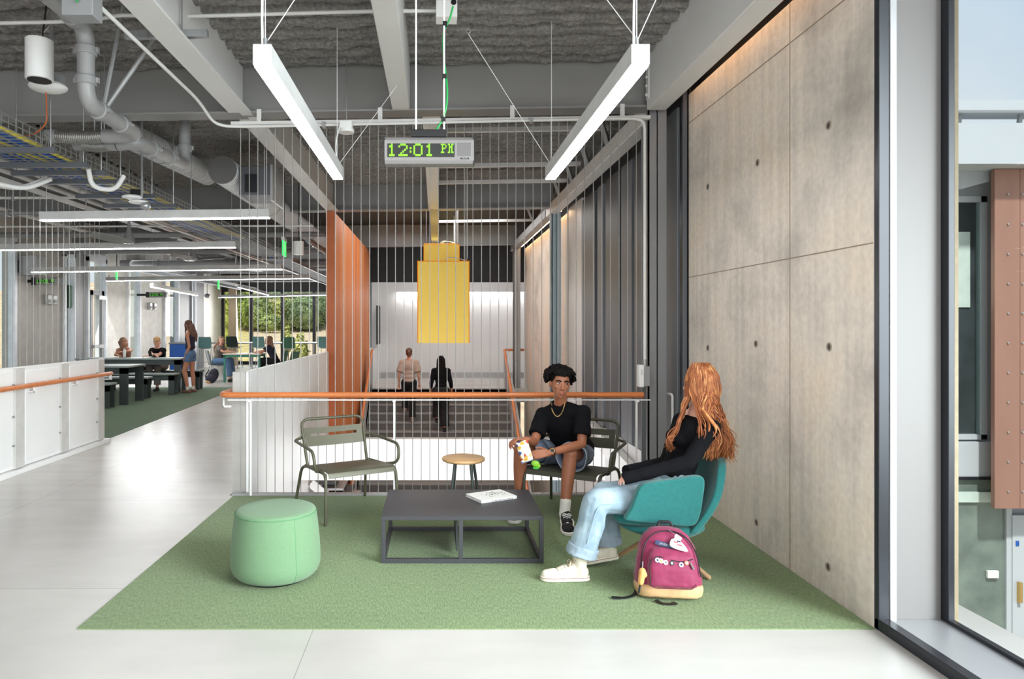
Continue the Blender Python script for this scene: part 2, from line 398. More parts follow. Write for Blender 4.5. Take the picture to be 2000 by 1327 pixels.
def make_carpet(name, c1, c2):
    m, t, b, nd = nodes_of(name, .95, .1); lk = t.links.new
    b.inputs['Sheen Weight'].default_value = .15
    tc_ = nd('ShaderNodeTexCoord'); mp = nd('ShaderNodeMapping'); mp.inputs['Scale'].default_value = (60, 14, 1)
    n1 = nd('ShaderNodeTexNoise'); n1.inputs['Scale'].default_value = 2.2; n1.inputs['Detail'].default_value = 5
    lk(tc_.outputs['Object'], mp.inputs[0]); lk(mp.outputs[0], n1.inputs[0])
    r1 = ramp(nd, [(.3, c1), (.7, c2)]); lk(n1.outputs[0], r1.inputs[0])
    ck = nd('ShaderNodeTexBrick'); ck.offset = 0; ck.inputs['Scale'].default_value = 1; ck.inputs['Brick Width'].default_value = .61; ck.inputs['Row Height'].default_value = .61; ck.inputs['Mortar Size'].default_value = .0012
    ck.inputs['Color1'].default_value = (1, 1, 1, 1); ck.inputs['Color2'].default_value = (.93, .93, .93, 1); ck.inputs['Mortar'].default_value = (.85, .85, .85, 1)
    lk(tc_.outputs['Object'], ck.inputs['Vector'])
    mm = nd('ShaderNodeMixRGB', blend_type='MULTIPLY'); mm.inputs[0].default_value = 1; lk(r1.outputs[0], mm.inputs[1]); lk(ck.outputs['Color'], mm.inputs[2]); lk(mm.outputs[0], b.inputs['Base Color'])
    bp = nd('ShaderNodeBump'); bp.inputs['Strength'].default_value = .6; bp.inputs['Distance'].default_value = .006; lk(n1.outputs[0], bp.inputs['Height']); lk(bp.outputs[0], b.inputs['Normal'])
    return m
carpetm = make_carpet('green_loop_carpet', (98, 119, 78), (138, 157, 111))
carpet2 = make_carpet('deep_green_carpet', (66, 88, 64), (92, 116, 88))
def make_deck():
    m, t, b, nd = nodes_of('sprayed_fireproofing', .95, .1); lk = t.links.new
    tc_ = nd('ShaderNodeTexCoord'); n1 = nd('ShaderNodeTexNoise'); n1.inputs['Scale'].default_value = 34; n1.inputs['Detail'].default_value = 8; n1.inputs['Roughness'].default_value = .7
    lk(tc_.outputs['Object'], n1.inputs[0]); r1 = ramp(nd, [(.3, (122, 119, 117)), (.7, (190, 186, 182))]); lk(n1.outputs[0], r1.inputs[0]); lk(r1.outputs[0], b.inputs['Base Color'])
    bp = nd('ShaderNodeBump'); bp.inputs['Strength'].default_value = .9; bp.inputs['Distance'].default_value = .03; lk(n1.outputs[0], bp.inputs['Height']); lk(bp.outputs[0], b.inputs['Normal'])
    return m
deckm = make_deck()
def make_slatwood():
    m, t, b, nd = nodes_of('orange_cedar_slats', .5, .3); lk = t.links.new
    tc_ = nd('ShaderNodeTexCoord'); mp = nd('ShaderNodeMapping'); mp.inputs['Scale'].default_value = (11, 11, .12)
    n1 = nd('ShaderNodeTexNoise'); n1.inputs['Scale'].default_value = 1.1; n1.inputs['Detail'].default_value = 3
    lk(tc_.outputs['Object'], mp.inputs[0]); lk(mp.outputs[0], n1.inputs[0])
    r1 = ramp(nd, [(.3, (192, 102, 56)), (.5, (218, 136, 82)), (.7, (238, 176, 120))]); lk(n1.outputs[0], r1.inputs[0]); lk(r1.outputs[0], b.inputs['Base Color'])
    return m
slatwood = make_slatwood()
def make_glass(name, tint, refl=.06):
    m = bpy.data.materials.new(name); m.use_nodes = True; t = m.node_tree; t.nodes.clear(); lk = t.links.new
    out = t.nodes.new('ShaderNodeOutputMaterial'); tr = t.nodes.new('ShaderNodeBsdfTransparent'); gl = t.nodes.new('ShaderNodeBsdfGlossy'); mx_ = t.nodes.new('ShaderNodeMixShader')
    fr = t.nodes.new('ShaderNodeLayerWeight'); fr.inputs['Blend'].default_value = refl
    nz = t.nodes.new('ShaderNodeTexNoise'); nz.inputs['Scale'].default_value = 3
    rp_ = t.nodes.new('ShaderNodeValToRGB'); rp_.color_ramp.elements[0].color = rgba(tint); rp_.color_ramp.elements[1].color = tuple(min(1, v * 1.02) for v in lin(tint)) + (1,)
    lk(nz.outputs[0], rp_.inputs[0]); lk(rp_.outputs[0], tr.inputs[0])
    gl.inputs['Roughness'].default_value = .02
    lk(fr.outputs['Fresnel'], mx_.inputs[0]); lk(tr.outputs[0], mx_.inputs[1]); lk(gl.outputs[0], mx_.inputs[2]); lk(mx_.outputs[0], out.inputs[0])
    return m
glass = make_glass('window_glass', (246, 250, 250), .05)
glass_t = make_glass('tinted_glass', (150, 176, 176), .25)
glass_y = make_glass('pale_yellow_green_glass', (240, 246, 224), .06)

def make_hair(name, stops):
    m, t, b, nd = nodes_of(name, .42, .4); lk = t.links.new
    ge = nd('ShaderNodeNewGeometry'); tc_ = nd('ShaderNodeTexCoord'); n1 = nd('ShaderNodeTexNoise'); n1.inputs['Scale'].default_value = 30; n1.inputs['Detail'].default_value = 3
    lk(tc_.outputs['Object'], n1.inputs[0]); mm = nd('ShaderNodeMath', operation='MULTIPLY_ADD'); mm.inputs[1].default_value = .5
    lk(n1.outputs[0], mm.inputs[0]); sc2 = nd('ShaderNodeMath', operation='MULTIPLY'); sc2.inputs[1].default_value = .62; lk(ge.outputs['Random Per Island'], sc2.inputs[0]); lk(sc2.outputs[0], mm.inputs[2])
    r = ramp(nd, stops); lk(mm.outputs[0], r.inputs[0]); lk(r.outputs[0], b.inputs['Base Color']); return m
hair_g = make_hair('ginger_hair', [(.12, (100, 52, 30)), (.45, (152, 86, 48)), (.72, (184, 114, 66)), (.95, (230, 174, 118))])
# ---------------------------------------------------------------- setting: floor, ceiling, walls, steel frame
XW = 2.24                                            # right-hand wall plane
def slope(x): return .015 * (x + .3)                 # the roof falls gently towards the left
b = MB(); T = .34
for (x0, x1, y0, y1) in ((-4.37, 2.9, -6, 6.2), (-4.37, -1.87, 6.2, 9), (-8.5, -1.87, 9, 16.66), (-8.5, 2.9, 16.66, 27.2), (-8.5, -4.37, -6, 1.5)):
    b.box(x0, x1, y0, y1, -T, 0)
struct('floor', b, floorm, smooth=0)
struct('floor_lower', MB().box(-9, 3, 1, 17.5, -4.2, -4.0), floorm, smooth=0)
c = MB(); c.box(-1.822, 2.235, 3.47, 6.165, .0, .006)
o = c.build('carpet', carpetm, smooth=0); tag(o, 'large green loop carpet under the seating group beside the concrete wall', 'carpet')
c = MB(); c.box(-8.4, -4.86, 9.0, 16.9, .0, .006)
# the second carpet is cut diagonally along the walkway
c = MB(); k = [G(200, 862), G(470, 757), Vector((-8.35, 16.9, 0)), Vector((-8.35, 9.15, 0))]
c.prism([(v.x, v.y) for v in (k[3], k[0], k[1], k[2])], .006)
o = c.build('carpet', carpet2, smooth=0); tag(o, 'dark green carpet under the dining tables beyond the white guard', 'carpet')
# ceiling deck: ribbed metal deck with rough sprayed fireproofing
def deck(x0, x1, y0, y1, z0, dx, dy, rough):
    nx, ny = int((x1 - x0) / dx) + 1, int((y1 - y0) / dy) + 1
    vs = []; fs = []
    for j in range(ny):
        y = y0 + j * dy; ph = (y % .20) / .20
        rib = min(1, max(0, (abs(ph - .5) - .14) / .09)); rib = rib * rib * (3 - 2 * rib)
        for i in range(nx):
            x = x0 + i * dx
            h = (noise.noise(Vector((x * 5, y * 9, 0))) * .6 + noise.noise(Vector((x * 17, y * 19, 3))) * .5) * rough
            vs.append((x, y, z0 + slope(x) - .095 * rib + h))
    for j in range(ny - 1):
        for i in range(nx - 1): a = j * nx + i; fs.append((a, a + nx, a + nx + 1, a + 1))
    return vs, fs
b = MB()
b.add(*deck(-4.6, 2.3, 3.2, 8.5, 4.03, .03, .0155, .042))
b.add(*deck(-4.6, 2.3, 8.5, 11.6, 4.03, .06, .0155, .042))
b.add(*deck(-8.8, -4.6, 3.2, 12, 4.03, .09, .02, .018))
struct('ceiling', b, deckm, smooth=60)
b = MB()
b.box(-9, 3.0, -6, 3.21, 4.0, 4.12); b.box(-9, 3.0, 11.5, 27.4, 4.02, 4.1)
b.box(-9.2, 3.0, -6, 27.4, 4.13, 4.5)
struct('ceiling_rear', b, mat('dark_fireproofing', (72, 70, 69), .95, 0, .25, 20, .6, 40), smooth=0)
def ibeam(name, p, q, wf, h, tf=.016, tw=.012, label=None, m=steel, roll=0):
    """I-section from p to q; p, q lie on the underside centre line"""
    b = MB(); p, q = Vector(p), Vector(q); U = Vector((0, 0, 1))
    b.bar(p + U * tf / 2, q + U * tf / 2, wf, tf); b.bar(p + U * (h - tf / 2), q + U * (h - tf / 2), wf, tf); b.bar(p + U * h / 2, q + U * h / 2, tw, h - 2 * tf)
    o = struct(name, b, m, label, 'beam', smooth=0); return o
Y1, Y2, Y3 = 6.30, 11.6, 16.9
def zb(x, z=3.50): return z + slope(x)
for Y, nm in ((Y1, 'nearest cross beam above the cable screen'), (Y2, 'second cross beam over the stair opening'), (Y3, 'far cross beam above the stair landing')):
    ibeam('beam', (-8.4, Y, zb(-8.4)), (2.0, Y, zb(2.0)), .20, .53, label='grey painted steel ' + nm, m=mat('web_grey_paint', (140, 139, 138), .5, 0, .03, 3) if Y < 7 else steel_dk)
ibeam('beam', (-1.776, -1, zb(-1.776)), (-1.776, Y1 - .02, zb(-1.776)), .20, .50, label='pale steel beam running overhead left of the left front lamp')
ibeam('beam', (-1.74, Y1 + .03, zb(-1.74)), (-1.74, Y2 - .02, zb(-1.74)), .20, .50, label='pale steel beam running back to the orange slatted wall')
ibeam('beam', (-5.6, 2, zb(-5.6)), (-5.6, 22, zb(-5.6)), .20, .50, label='pale steel beam over the dining tables', m=steel_dk)
def hbeam(x0, x1, y0, y1, z0, z1, label, m=steel, bolts=()):
    b = MB(); s0, s1 = slope((x0 + x1) / 2), slope((x0 + x1) / 2); b.box(x0, x1, y0, y1, z0 + s0, z1 + s1)
    return struct('beam', b, m, label, 'beam', bevel=.008)
hbeam(-.39, -.23, -1, Y1 - .1, 3.50, 4.02, 'pale hollow joist overhead between the two front lamps', steel)
hbeam(-.12, .05, Y1 + .1, Y2 - .05, 3.50, 4.02, 'pale hollow joist behind the hanging clock', steel)
hbeam(-.09, .07, Y2 + .05, Y3, 3.50, 4.02, 'grey hollow joist above the yellow lamps', steel_dk)
hbeam(1.915, 2.09, -1, Y1 - .12, 3.46, 4.05, 'heavy pale edge beam above the concrete wall', steel)
hbeam(1.93, 2.08, Y1 + .1, Y2 + .3, 3.39, 3.56, 'pale bottom chord tube along the right side of the stair opening', steel)
hbeam(1.93, 2.08, Y2 + .4, Y3 + .6, 3.40, 3.56, 'far chord tube along the right side of the stair opening', steel_dk)
for Y, z in ((6.9, 3.86), (7.9, 3.80), (9.4, 3.74), (10.4, 3.72), (12.6, 3.7), (14.2, 3.7)):
    b = MB().bar((-.0, Y, z), (2.0, Y, z + .03), .06, .05)
    struct('beam', b, steel, 'slim pale cross rail above the stair opening at %.0f metres' % Y, 'beam', smooth=0)
for i, Y in enumerate((6.75, 7.75, 8.75, 9.75, 10.75, 12.3, 13.6)):
    b = MB().bar((2.0, Y + .05, 3.52), (1.72, Y - .35, 4.03), .05, .05).bar((2.0, Y + .12, 3.52), (2.22, Y - .1, 4.03), .05, .05)
    o = struct('brace', b, steel_dk, 'diagonal steel brace above the right chord tube', 'brace', smooth=0); o['group'] = 'braces above the chord tube'
# bolted end plate of the edge beam
b = MB().box(1.905, 1.925, 6.10, 6.17, 3.58, 4.0)
ep = struct('beam_end_plate', b, steel, 'bolted end plate where the edge beam meets the cross beam', 'plate')
for z in (3.62, 3.70, 3.78, 3.86): MB().cyl((1.89, 6.135, z), (1.906, 6.135, z), .014, n=8).build('bolt', steel, ep)
for k in range(3):
    for j in range(2):
        MB().ell((1.70 + j * .0, Y1 - .012, 3.62 + k * .08), (.018, .012, .018)).build('rivet', steel, ep)
# columns
def hcol(x0, x1, y0, y1, z0, z1, label, m=colgrey):
    b = MB(); t = .016
    b.box(x0, x1, y0, y0 + t, z0, z1).box(x0, x1, y1 - t, y1, z0, z1).box((x0 + x1) / 2 - .008, (x0 + x1) / 2 + .008, y0, y1, z0, z1)
    b.box(x0, x0 + .02, y0 + .0, y0 + .05, z0, z1)
    return struct('column', b, m, label, 'column', bevel=.003)
hcol(1.955, 2.13, 6.28, 6.48, -4, zb(2.0), 'grey steel column at the right end of the cable screen')
hcol(1.96, 2.12, 11.5, 11.7, -4, zb(2.0), 'blue grey steel column behind the seated young man', mat('blue_grey_paint', (150, 170, 182), .4, 0, .03, 2))
hcol(1.93, 2.10, 16.8, 17.0, -4, zb(2.0), 'dark steel column beside the far right handrail', steel_dk)
hcol(-1.98, -1.72, 20.2, 20.45, 0, 4, 'dark column left of the far white wall', steel_dk)
# near concrete wall on the right
WY0, WY1 = 3.47, 6.03
b = MB().box(XW, 2.66, WY0 + .02, WY1, 0, 3.585)
wr = struct('wall_right', b, conc, smooth=0)
conc_j = mat('pour_joint', (150, 134, 118), .8, 0, .15, 30)
def joint(a, c_, w_=.006): MB().bar(a, c_, .004, w_, (0, 0, 1)).build('pour_joint', conc_j, wr, smooth=0)
joint((XW - .001, WY0 + .02, 1.97), (XW - .001, WY1, 1.97)); joint((XW - .001, WY0 + .02, 3.33), (XW - .001, WY1, 3.33))
MB().box(XW - .003, XW + .003, 4.305, 4.310, 0, 3.58).build('pour_joint', conc_j, wr, smooth=0)
hole = mat('tie_hole_shade', (70, 64, 60), .9, 0, .2, 30); ring = mat('tie_hole_rim', (150, 138, 126), .8, 0, .1, 30)
def tie(px, py):
    Y = XW * F / (px - CX); z = CH - (py - CY) / F * Y
    o = MB().tube([(XW - .001, Y + .021 * math.cos(a), z + .021 * math.sin(a)) for a in [2 * PI * i / 16 for i in range(16)]], .005, 6, True).build('tie_hole', ring, wr)
    MB().cyl((XW - .0015, Y, z), (XW + .02, Y, z), .017, .010).build('tie_hole_plug', hole, o)  # flush dark plug; its colour stands for the shade inside the hole
for p in ((1619, 245), (1480, 318), (1383, 365), (1620, 678), (1477, 672), (1383, 680), (1618, 1108), (1478, 1021)): tie(*p)
# dark shadow gap with its warm grazing strip above the wall
b = MB().box(2.10, 2.62, WY0 - .02, WY1, 3.70, 4.05).box(2.30, 2.62, WY0 - .02, WY1, 3.585, 3.70)
struct('trim_1', b, dkmetal, smooth=0)
t = thing('strip_light', 'warm concealed strip light over the top of the near concrete wall', 'light', (2.16, 4.7, 3.69))
MB().box(2.15, 2.19, WY0 + .1, WY1 - .1, 3.670, 3.69).build('channel', dkmetal, t); MB().box(2.155, 2.185, WY0 + .12, WY1 - .12, 3.664, 3.671).build('diffuser', mat('warm_strip_soft', (255, 240, 220), .6, emit=(255, 204, 156), es=.3*22), t)
# window jamb, mullions and sill at the near right
b = MB(); b.box(2.245, 2.30, WY0 - .015, WY0 + .06, 0, 4.0); struct('trim_2', b, dkmetal, smooth=0, bevel=.004)
b = MB(); b.box(2.30, 2.335, WY0 - .02, WY0 + .1, .05, 4.0); struct('trim_3', b, alu_lt, smooth=0, bevel=.003)
b = MB(); b.box(2.336, 2.572, WY0 + .0, WY0 + .2, .05, 4.0); struct('trim_4', b, alu, smooth=0, bevel=.003)
win = MB(); win.box(2.572, 2.604, WY0 - .05, WY0 + .2, .05, 4.0)
w1 = struct('window_1', win, dkmetal, smooth=0, bevel=.003)
MB().box(2.585, 2.593, -3.5, WY0 - .04, .07, 4.0).build('pane', glass, w1, smooth=0)
MB().box(2.572, 2.604, -3.5, WY0 - .05, .045, .07).build('rail', dkmetal, w1, smooth=0)
for y in (-3.5, -.6): MB().box(2.56, 2.61, y, y + .06, .05, 4.0).build('mullion', dkmetal, w1, smooth=0)
b = MB().box(2.30, 2.60, -3.5, WY0 + .02, 0, .052); struct('trim_5', b, alu_lt, smooth=0, bevel=.004)
b = MB().box(2.245, 2.305, -3.5, WY0 + .02, 0, .058); struct('trim_6', b, dkmetal, smooth=0, bevel=.004)
MB().box(2.605, 2.668, WY0 + .02, WY0 + .6, -4, 4.3)
struct('wall_right_outer', MB().box(2.606, 2.668, WY0 + .01, 17, -4.2, 4.4), conc_ext, smooth=0)
# wall behind the screen, right side of the opening: grey panels, pale panel, concrete
def wallseg(name, y0, y1, z0, z1, m, x=XW, th=.12): return struct(name, MB().box(x, x + th, y0, y1, z0, z1), m, smooth=0)
wallseg('wall_right_panel', 6.05, 10.35, .2, 3.62, curtain_m, XW + .12)
for i, (y0, y1, m) in enumerate(((6.12, 6.20, dkmetal), (6.26, 6.62, curtain_m), (6.72, 6.98, curtain_m), (7.05, 7.62, carpet_d), (7.72, 8.15, curtain_m), (8.28, 8.90, carpet_d), (9.05, 9.35, curtain_m), (9.5, 10.3, carpet_d))):
    struct('trim_%d' % (20 + i), MB().box(XW - .02, XW + .14, y0, y1, .2, 3.55 - (.12 if i > 2 else 0)), m, smooth=0, bevel=.006)
struct('trim_40', MB().box(2.245, 2.33, WY1 - .01, WY1 + .10, 0, 3.7), dkmetal, smooth=0, bevel=.006)
struct('trim_41', MB().box(2.20, 2.235, WY1 + .02, WY1 + .06, 0, 3.7), carpet_d, smooth=0, bevel=.004)
wallseg('wall_right_pale', 10.45, 11.45, -4, 3.5, offw)
wallseg('wall_right_rear', 11.5, 17.2, -4, 3.45, conc)
struct('wall_right_lower', MB().box(XW, XW + .1, 6.2, 10.44, -4.1, .18), white_pl, smooth=0)
t = thing('strip_light', 'warm strip light along the top of the far concrete wall', 'light', (2.14, 14, 3.52))
MB().box(2.08, 2.16, 11.6, 17.0, 3.50, 3.56).build('channel', steel_dk, t); MB().box(2.13, 2.155, 11.62, 16.98, 3.49, 3.501).build('diffuser', lampw, t)
struct('wall_upper_right', MB().box(XW + .1, 2.6, 6.0, 17.3, 3.45, 4.1), dkmetal, smooth=0)
# far wall behind the landing and the dark services zone above it
struct('wall_far', MB().box(-1.86, 2.9, 20, 20.2, 0, 2.80), white_pl, smooth=0)
struct('baseboard_far', MB().box(-1.6, 2.7, 19.97, 20, 0, .16), alu_lt, smooth=0)
struct('wall_far_upper', MB().box(-1.9, 2.9, 20.05, 20.3, 2.80, 4.1), mat('dark_soffit', (44, 43, 44), .8, 0, .1, 3), smooth=0)
for (x0, x1, a) in ((-1.1, .95, 0), (.97, 1.95, 0), (1.97, 2.6, 0)):
    t = thing('strip_light', 'slim wall strip light on the far white wall, %s' % ({-1.1: 'left and longest length', .97: 'middle length', 1.97: 'right length behind the dark column'}[x0]), 'light', (x0, 19.9, 2.5))
    MB().box(x0, x1, 19.86, 19.99, 2.50, 2.53).build('housing', white, t); MB().box(x0 + .01, x1 - .01, 19.87, 19.95, 2.492, 2.501).build('diffuser', mat('strip_diffuser', (255, 255, 255), .6, emit=(255, 253, 250), es=22), t)
struct('wall_left_stair', MB().box(-1.86, -1.70, 17.7, 20, 0, .9), white_pl, smooth=0)
# orange slatted timber shaft left of the stair
ow = struct('wall_slatted', MB().box(-1.84, -1.735, 11.62, 17.7, -4, 3.48), slatwood, smooth=0)
b = MB()
y = 11.66
while y < 17.66: b.box(-1.74, -1.70, y, y + .042, -4, 3.46); y += .062
b.build('slat', slatwood, ow, smooth=0)
MB().box(-1.85, -1.69, 11.55, 11.62, -4, 3.49).build('end_board', mat('orange_end_board', (200, 108, 62), .5, 0, .08, 3), ow, smooth=0)
# white guard wall along the left side of the opening
g = struct('wall_stair_guard', MB().box(-1.86, -1.80, 6.36, 11.55, -4, 1.10), white, smooth=0, bevel=.004)
MB().box(-1.872, -1.742, 6.30, 6.36, -.2, 1.115).build('end_post', mat('guard_end_grey', (188, 185, 181), .45), g, smooth=0, bevel=.003)
MB().box(-1.742, -1.722, 6.29, 6.38, -.2, 1.115).build('edge_strip', white, g, smooth=0)
struct('wall_lower_left', MB().box(-1.86, -1.80, 1, 6.3, -4.1, -.34), white_pl, smooth=0)
struct('wall_lower_front', MB().box(-1.86, 2.3, 5.9, 6.1, -4.1, -.34), white_pl, smooth=0)
# kerb of the opening
struct('kerb', MB().box(-1.84, 2.0, 6.17, 6.25, -.34, .018), alu_lt, 'slim pale metal kerb along the back edge of the green carpet', 'kerb', smooth=0, bevel=.003)
# white spandrel crossing the opening
struct('beam', MB().box(-1.80, 2.24, 9.0, 9.14, -.50, .045), white, 'white boxed spandrel crossing the stair opening behind the stool', 'beam', smooth=0, bevel=.004)
# stair down from the landing
lf = thing('stair_flight', 'lower white stair flight with open treads glimpsed under the spandrel at the left', 'stairs', (-1.5, 9.9, -1.2))
for i in range(6):
    MB().box(-1.74 + i * .10, -1.41 + i * .10, 9.7, 10.3, -.72 - i * .085, -.69 - i * .085).build('tread', [tablem, alu_lt][i % 2], lf, smooth=0)
b_ = MB().bar((-1.76, 9.66, -.69), (-1.0, 9.66, -1.32), .03, .12).build('string', white, lf, smooth=0)
nose = mat('stair_nosing', (150, 148, 146), .5); tread = mat('stair_carpet', (134, 130, 127), .8, 0, .06, 12); riser = mat('stair_riser', (112, 109, 107), .8, 0, .06, 12)
st = MB(); RIS, GO = .167, .285
for n in range(0, 23): st.box(-1.55, 1.75, 16.66 - GO * n - GO, 16.66 - GO * n + .5, -RIS * (n + 1) - .02, -RIS * (n + 1))
so = struct('stairs', st, tread, 'broad grey stair falling towards the viewer from the landing', 'stairs', smooth=0)
for n in range(0, 23):
    y = 16.66 - GO * n; MB().box(-1.55, 1.75, y, y + .02, -RIS * (n + 1), -RIS * n - .02).build('riser', riser, so, smooth=0)
    MB().box(-1.55, 1.75, y - .012, y + .02, -RIS * n - .024, -RIS * n + .003).build('nosing', nose, so, smooth=0)
for (x0, x1, nm) in ((-1.72, -1.56, 'left'), (1.76, 1.90, 'right')):
    b = MB(); pts = [(16.9, .12), (16.6, .12), (10.2, -3.64), (10.2, -4.05), (16.9, -.2)]
    b.prism(pts, x1 - x0, basis((0, 1, 0), (0, 0, 1), (1, 0, 0), (x0, 0, 0)))
    struct('stringer', b, white_pl, 'white sloping stringer on the %s side of the grey stair' % nm, 'stringer', smooth=0)
b = MB(); b.prism([(11.4, .42), (6.5, -.12), (6.5, -.34), (11.4, .2)], .09, basis((0, 1, 0), (0, 0, 1), (1, 0, 0), (2.14, 0, 0)))
struct('stringer', b, white, 'white raking stringer in front of the grey wall panels', 'stringer', smooth=0)
# stair handrails with mesh guards
meshg = mat('guard_mesh_metal', (176, 170, 165), .5, .2, .05, 60)
def stairrail(x, label, ret):
    t = thing('stair_handrail', label, 'handrail', (x, 16.7, 0)); z0, z1 = .93, .93 - RIS / GO * 5.6
    pts = ([(x + ret, 17.0, .93)] if ret else []) + [(x, 16.95, .93), (x, 16.75, .93), (x, 11.15, z1)]
    MB().tube(arc(pts, .1), .032, 8).build('rail', railwood, t)
    b = MB(); b.prism([(16.8, .86), (16.8, 0), (11.1, -3.3), (11.1, -2.42)], .02, basis((0, 1, 0), (0, 0, 1), (1, 0, 0), (x + (-.03 if x < 0 else .03), 0, 0)))
    b.build('mesh_panel', meshg, t, smooth=0)
    for k in range(4): MB().box(x - .02, x + .02, 16.7 - k * 1.7, 16.74 - k * 1.7, -RIS / GO * 1.7 * k - .1, .9 - RIS / GO * 1.7 * k).build('post', alu_lt, t, smooth=0)
stairrail(-1.55, 'orange handrail with grey mesh guard left of the stair', 0)
stairrail(1.70, 'orange handrail with grey mesh guard right of the stair', .6)
# ---------------------------------------------------------------- left side of the lounge: wall with tall windows
XL = -8.4
def YL(px): return XL * F / (px - CX)
segs = [('w', -20, 28), ('p', 28, 122), ('w', 122, 143), ('d', 143, 168), ('w', 168, 205), ('p', 205, 247), ('w', 247, 272), ('p', 272, 319), ('w', 319, 347), ('g', 347, 372), ('w', 372, 380), ('g', 380, 398), ('p', 398, 436)]
nw = 2; nwall = 0; winw = mat('pale_blue_window_frame', (236, 241, 250), .4)
for k_, a, c_ in segs:
    y0, y1 = YL(a), YL(c_)
    if k_ == 'w':
        o = struct('window_%d' % nw, MB().box(XL - .08, XL + .06, y0, y0 + .07, 0, 3.2).box(XL - .08, XL + .06, y1 - .07, y1, 0, 3.2).box(XL - .08, XL + .06, y0, y1, 3.1, 3.3), winw, smooth=0)
        MB().box(XL - .03, XL - .02, y0 + .05, y1 - .05, 0, 3.15).build('pane', glass, o, smooth=0)
        nw += 1
    else:
        m = {'p': beige_pl, 'd': colgrey, 'g': colgrey}[k_]
        if a >= 205 and k_ == 'p': m = mat('cream_wall_paint', (232, 229, 222), .6)
        elif k_ == 'p': m = mat('grey_beige_panel', (178, 174, 169), .6)
        struct('wall_left' if nwall == 0 else 'wall_left_%d' % nwall, MB().box(XL - .25, XL, y0, y1, 0, 4.05), m, smooth=0); nwall += 1
struct('wall_left_upper', MB().box(XL - .2, XL - .02, 8, 27.2, 3.25, 4.05), beige_pl, smooth=0)
struct('wall_left_front', MB().box(XL - .2, XL, -6, YL(-20), -4, 4.05), beige_pl, smooth=0)
# glazed door in the left wall
y0, y1 = YL(170), YL(203)
d = struct('door_1', MB().box(XL - .02, XL + .05, y0 + .08, y0 + .2, 0, 2.4).box(XL - .02, XL + .05, y1 - .2, y1 - .08, 0, 2.4).box(XL - .02, XL + .05, y0 + .08, y1 - .08, 2.28, 2.4).box(XL - .02, XL + .05, y0 + .08, y1 - .08, 0, .2), steel_dk, smooth=0)
MB().box(XL + .05, XL + .10, y0 + .15, y1 - .2, .98, 1.06).build('push_bar', alu_lt, d); MB().box(XL + .05, XL + .12, y1 - .5, y1 - .12, 2.18, 2.28).build('door_closer', alu_lt, d)
# far glazed wall
YF = 26.9
nw = 20
xs = [(px - CX) / F * YF for px in (436, 491, 552, 614, 678, 742)]
for i in range(5):
    o = struct('window_%d' % nw, MB().box(xs[i] - .06, xs[i] + .06, YF - .08, YF + .08, 0, 2.95).box(xs[i], xs[i + 1], YF - .06, YF + .06, 2.85, 3.0).box(xs[i], xs[i + 1], YF - .06, YF + .06, 0, .12), dkmetal, smooth=0)
    MB().box(xs[i] + .05, xs[i + 1] - .05, YF, YF + .01, .1, 2.9).build('pane', glass_y if i == 0 else glass, o, smooth=0); nw += 1
struct('wall_far_left', MB().box(-8.5, -1.8, YF - .1, YF + .2, 2.95, 4.1), mat('dark_soffit2', (70, 69, 69), .8, 0, .1, 3), smooth=0)
struct('wall_far_right', MB().box(xs[5], 3, YF, YF + .2, 0, 4.1), white_pl, smooth=0)
struct('wall_far_concrete', MB().box((446 - CX) / F * 26, (461 - CX) / F * 26, 26.0, 26.3, 0, 3.4), conc_ext, smooth=0)
struct('wall_end_right', MB().box(2.7, 2.9, 17.0, 27.2, 0, 4.1), white_pl, smooth=0)
b = MB().box(-1.66, -1.60, 19.2, 19.9, 1.0, 2.1); o = b.build('wall_monitor', black); tag(o, 'black wall monitor seen edge-on beside the far bright window', 'monitor')
# ---------------------------------------------------------------- cable screen, handrails, guards
YS = 6.2
cs = thing('cable_screen', 'floor to ceiling screen of thin vertical steel cables behind the seating group', 'cable screen', (0, YS, 0))
xs_ = [(470 + 16.8 * i - CX) / F * YS for i in range(47)]
ztop = lambda x: 3.385 + slope(x)
for i, x in enumerate(xs_):
    MB().tube([(x, YS, .018), (x, YS, ztop(x))], .0038, 6).build('cable', cablem, cs)
MB().bar((-1.85, YS, ztop(-1.85) + .015), (1.95, YS, ztop(1.95) + .015), .05, .03).build('top_channel', steel, cs, smooth=0)
for x in (-1.6, -.5, .7, 1.7): MB().box(x - .02, x + .02, YS - .005, YS + .005, ztop(x), 3.53 + slope(x)).build('hanger', steel, cs)
hr = thing('handrail', 'round orange wooden handrail in front of the cable screen', 'handrail', (0, 6.12, .92))
MB().tube(arc([(1.865, 6.12, .922), (-1.93, 6.12, .922), (-1.93, 6.9, .922), (-1.93, 11.4, .922)], .10, 8), .026, 14).build('rail', railwood, hr)
MB().box(-1.86, 1.93, 6.115, 6.135, .872, .882).build('flat_bar', white, hr)
for px in (490, 770, 1243):
    x = (px - CX) / F * 6.13; MB().box(x - .008, x + .008, 6.12, 6.135, .018, .875).build('post', white, hr)
    MB().box(x - .012, x + .012, 6.085, 6.15, .86, .874).build('bracket', white, hr)
MB().box(-1.93, -1.86, 6.2, 6.23, .80, .815).box(-1.93, -1.92, 6.2, 6.23, .80, .89).build('bracket', white, hr)
# second rail piece beyond the column
t = thing('rail_bracket', 'white bent bar rail between the grey column and the concrete wall', 'rail', (2.1, 6.5, 0))
MB().tube(arc([(2.10, 6.5, .91), (2.19, 6.3, .91), (2.19, 6.3, .1)], .03), .012, 8).build('bar', white, t)
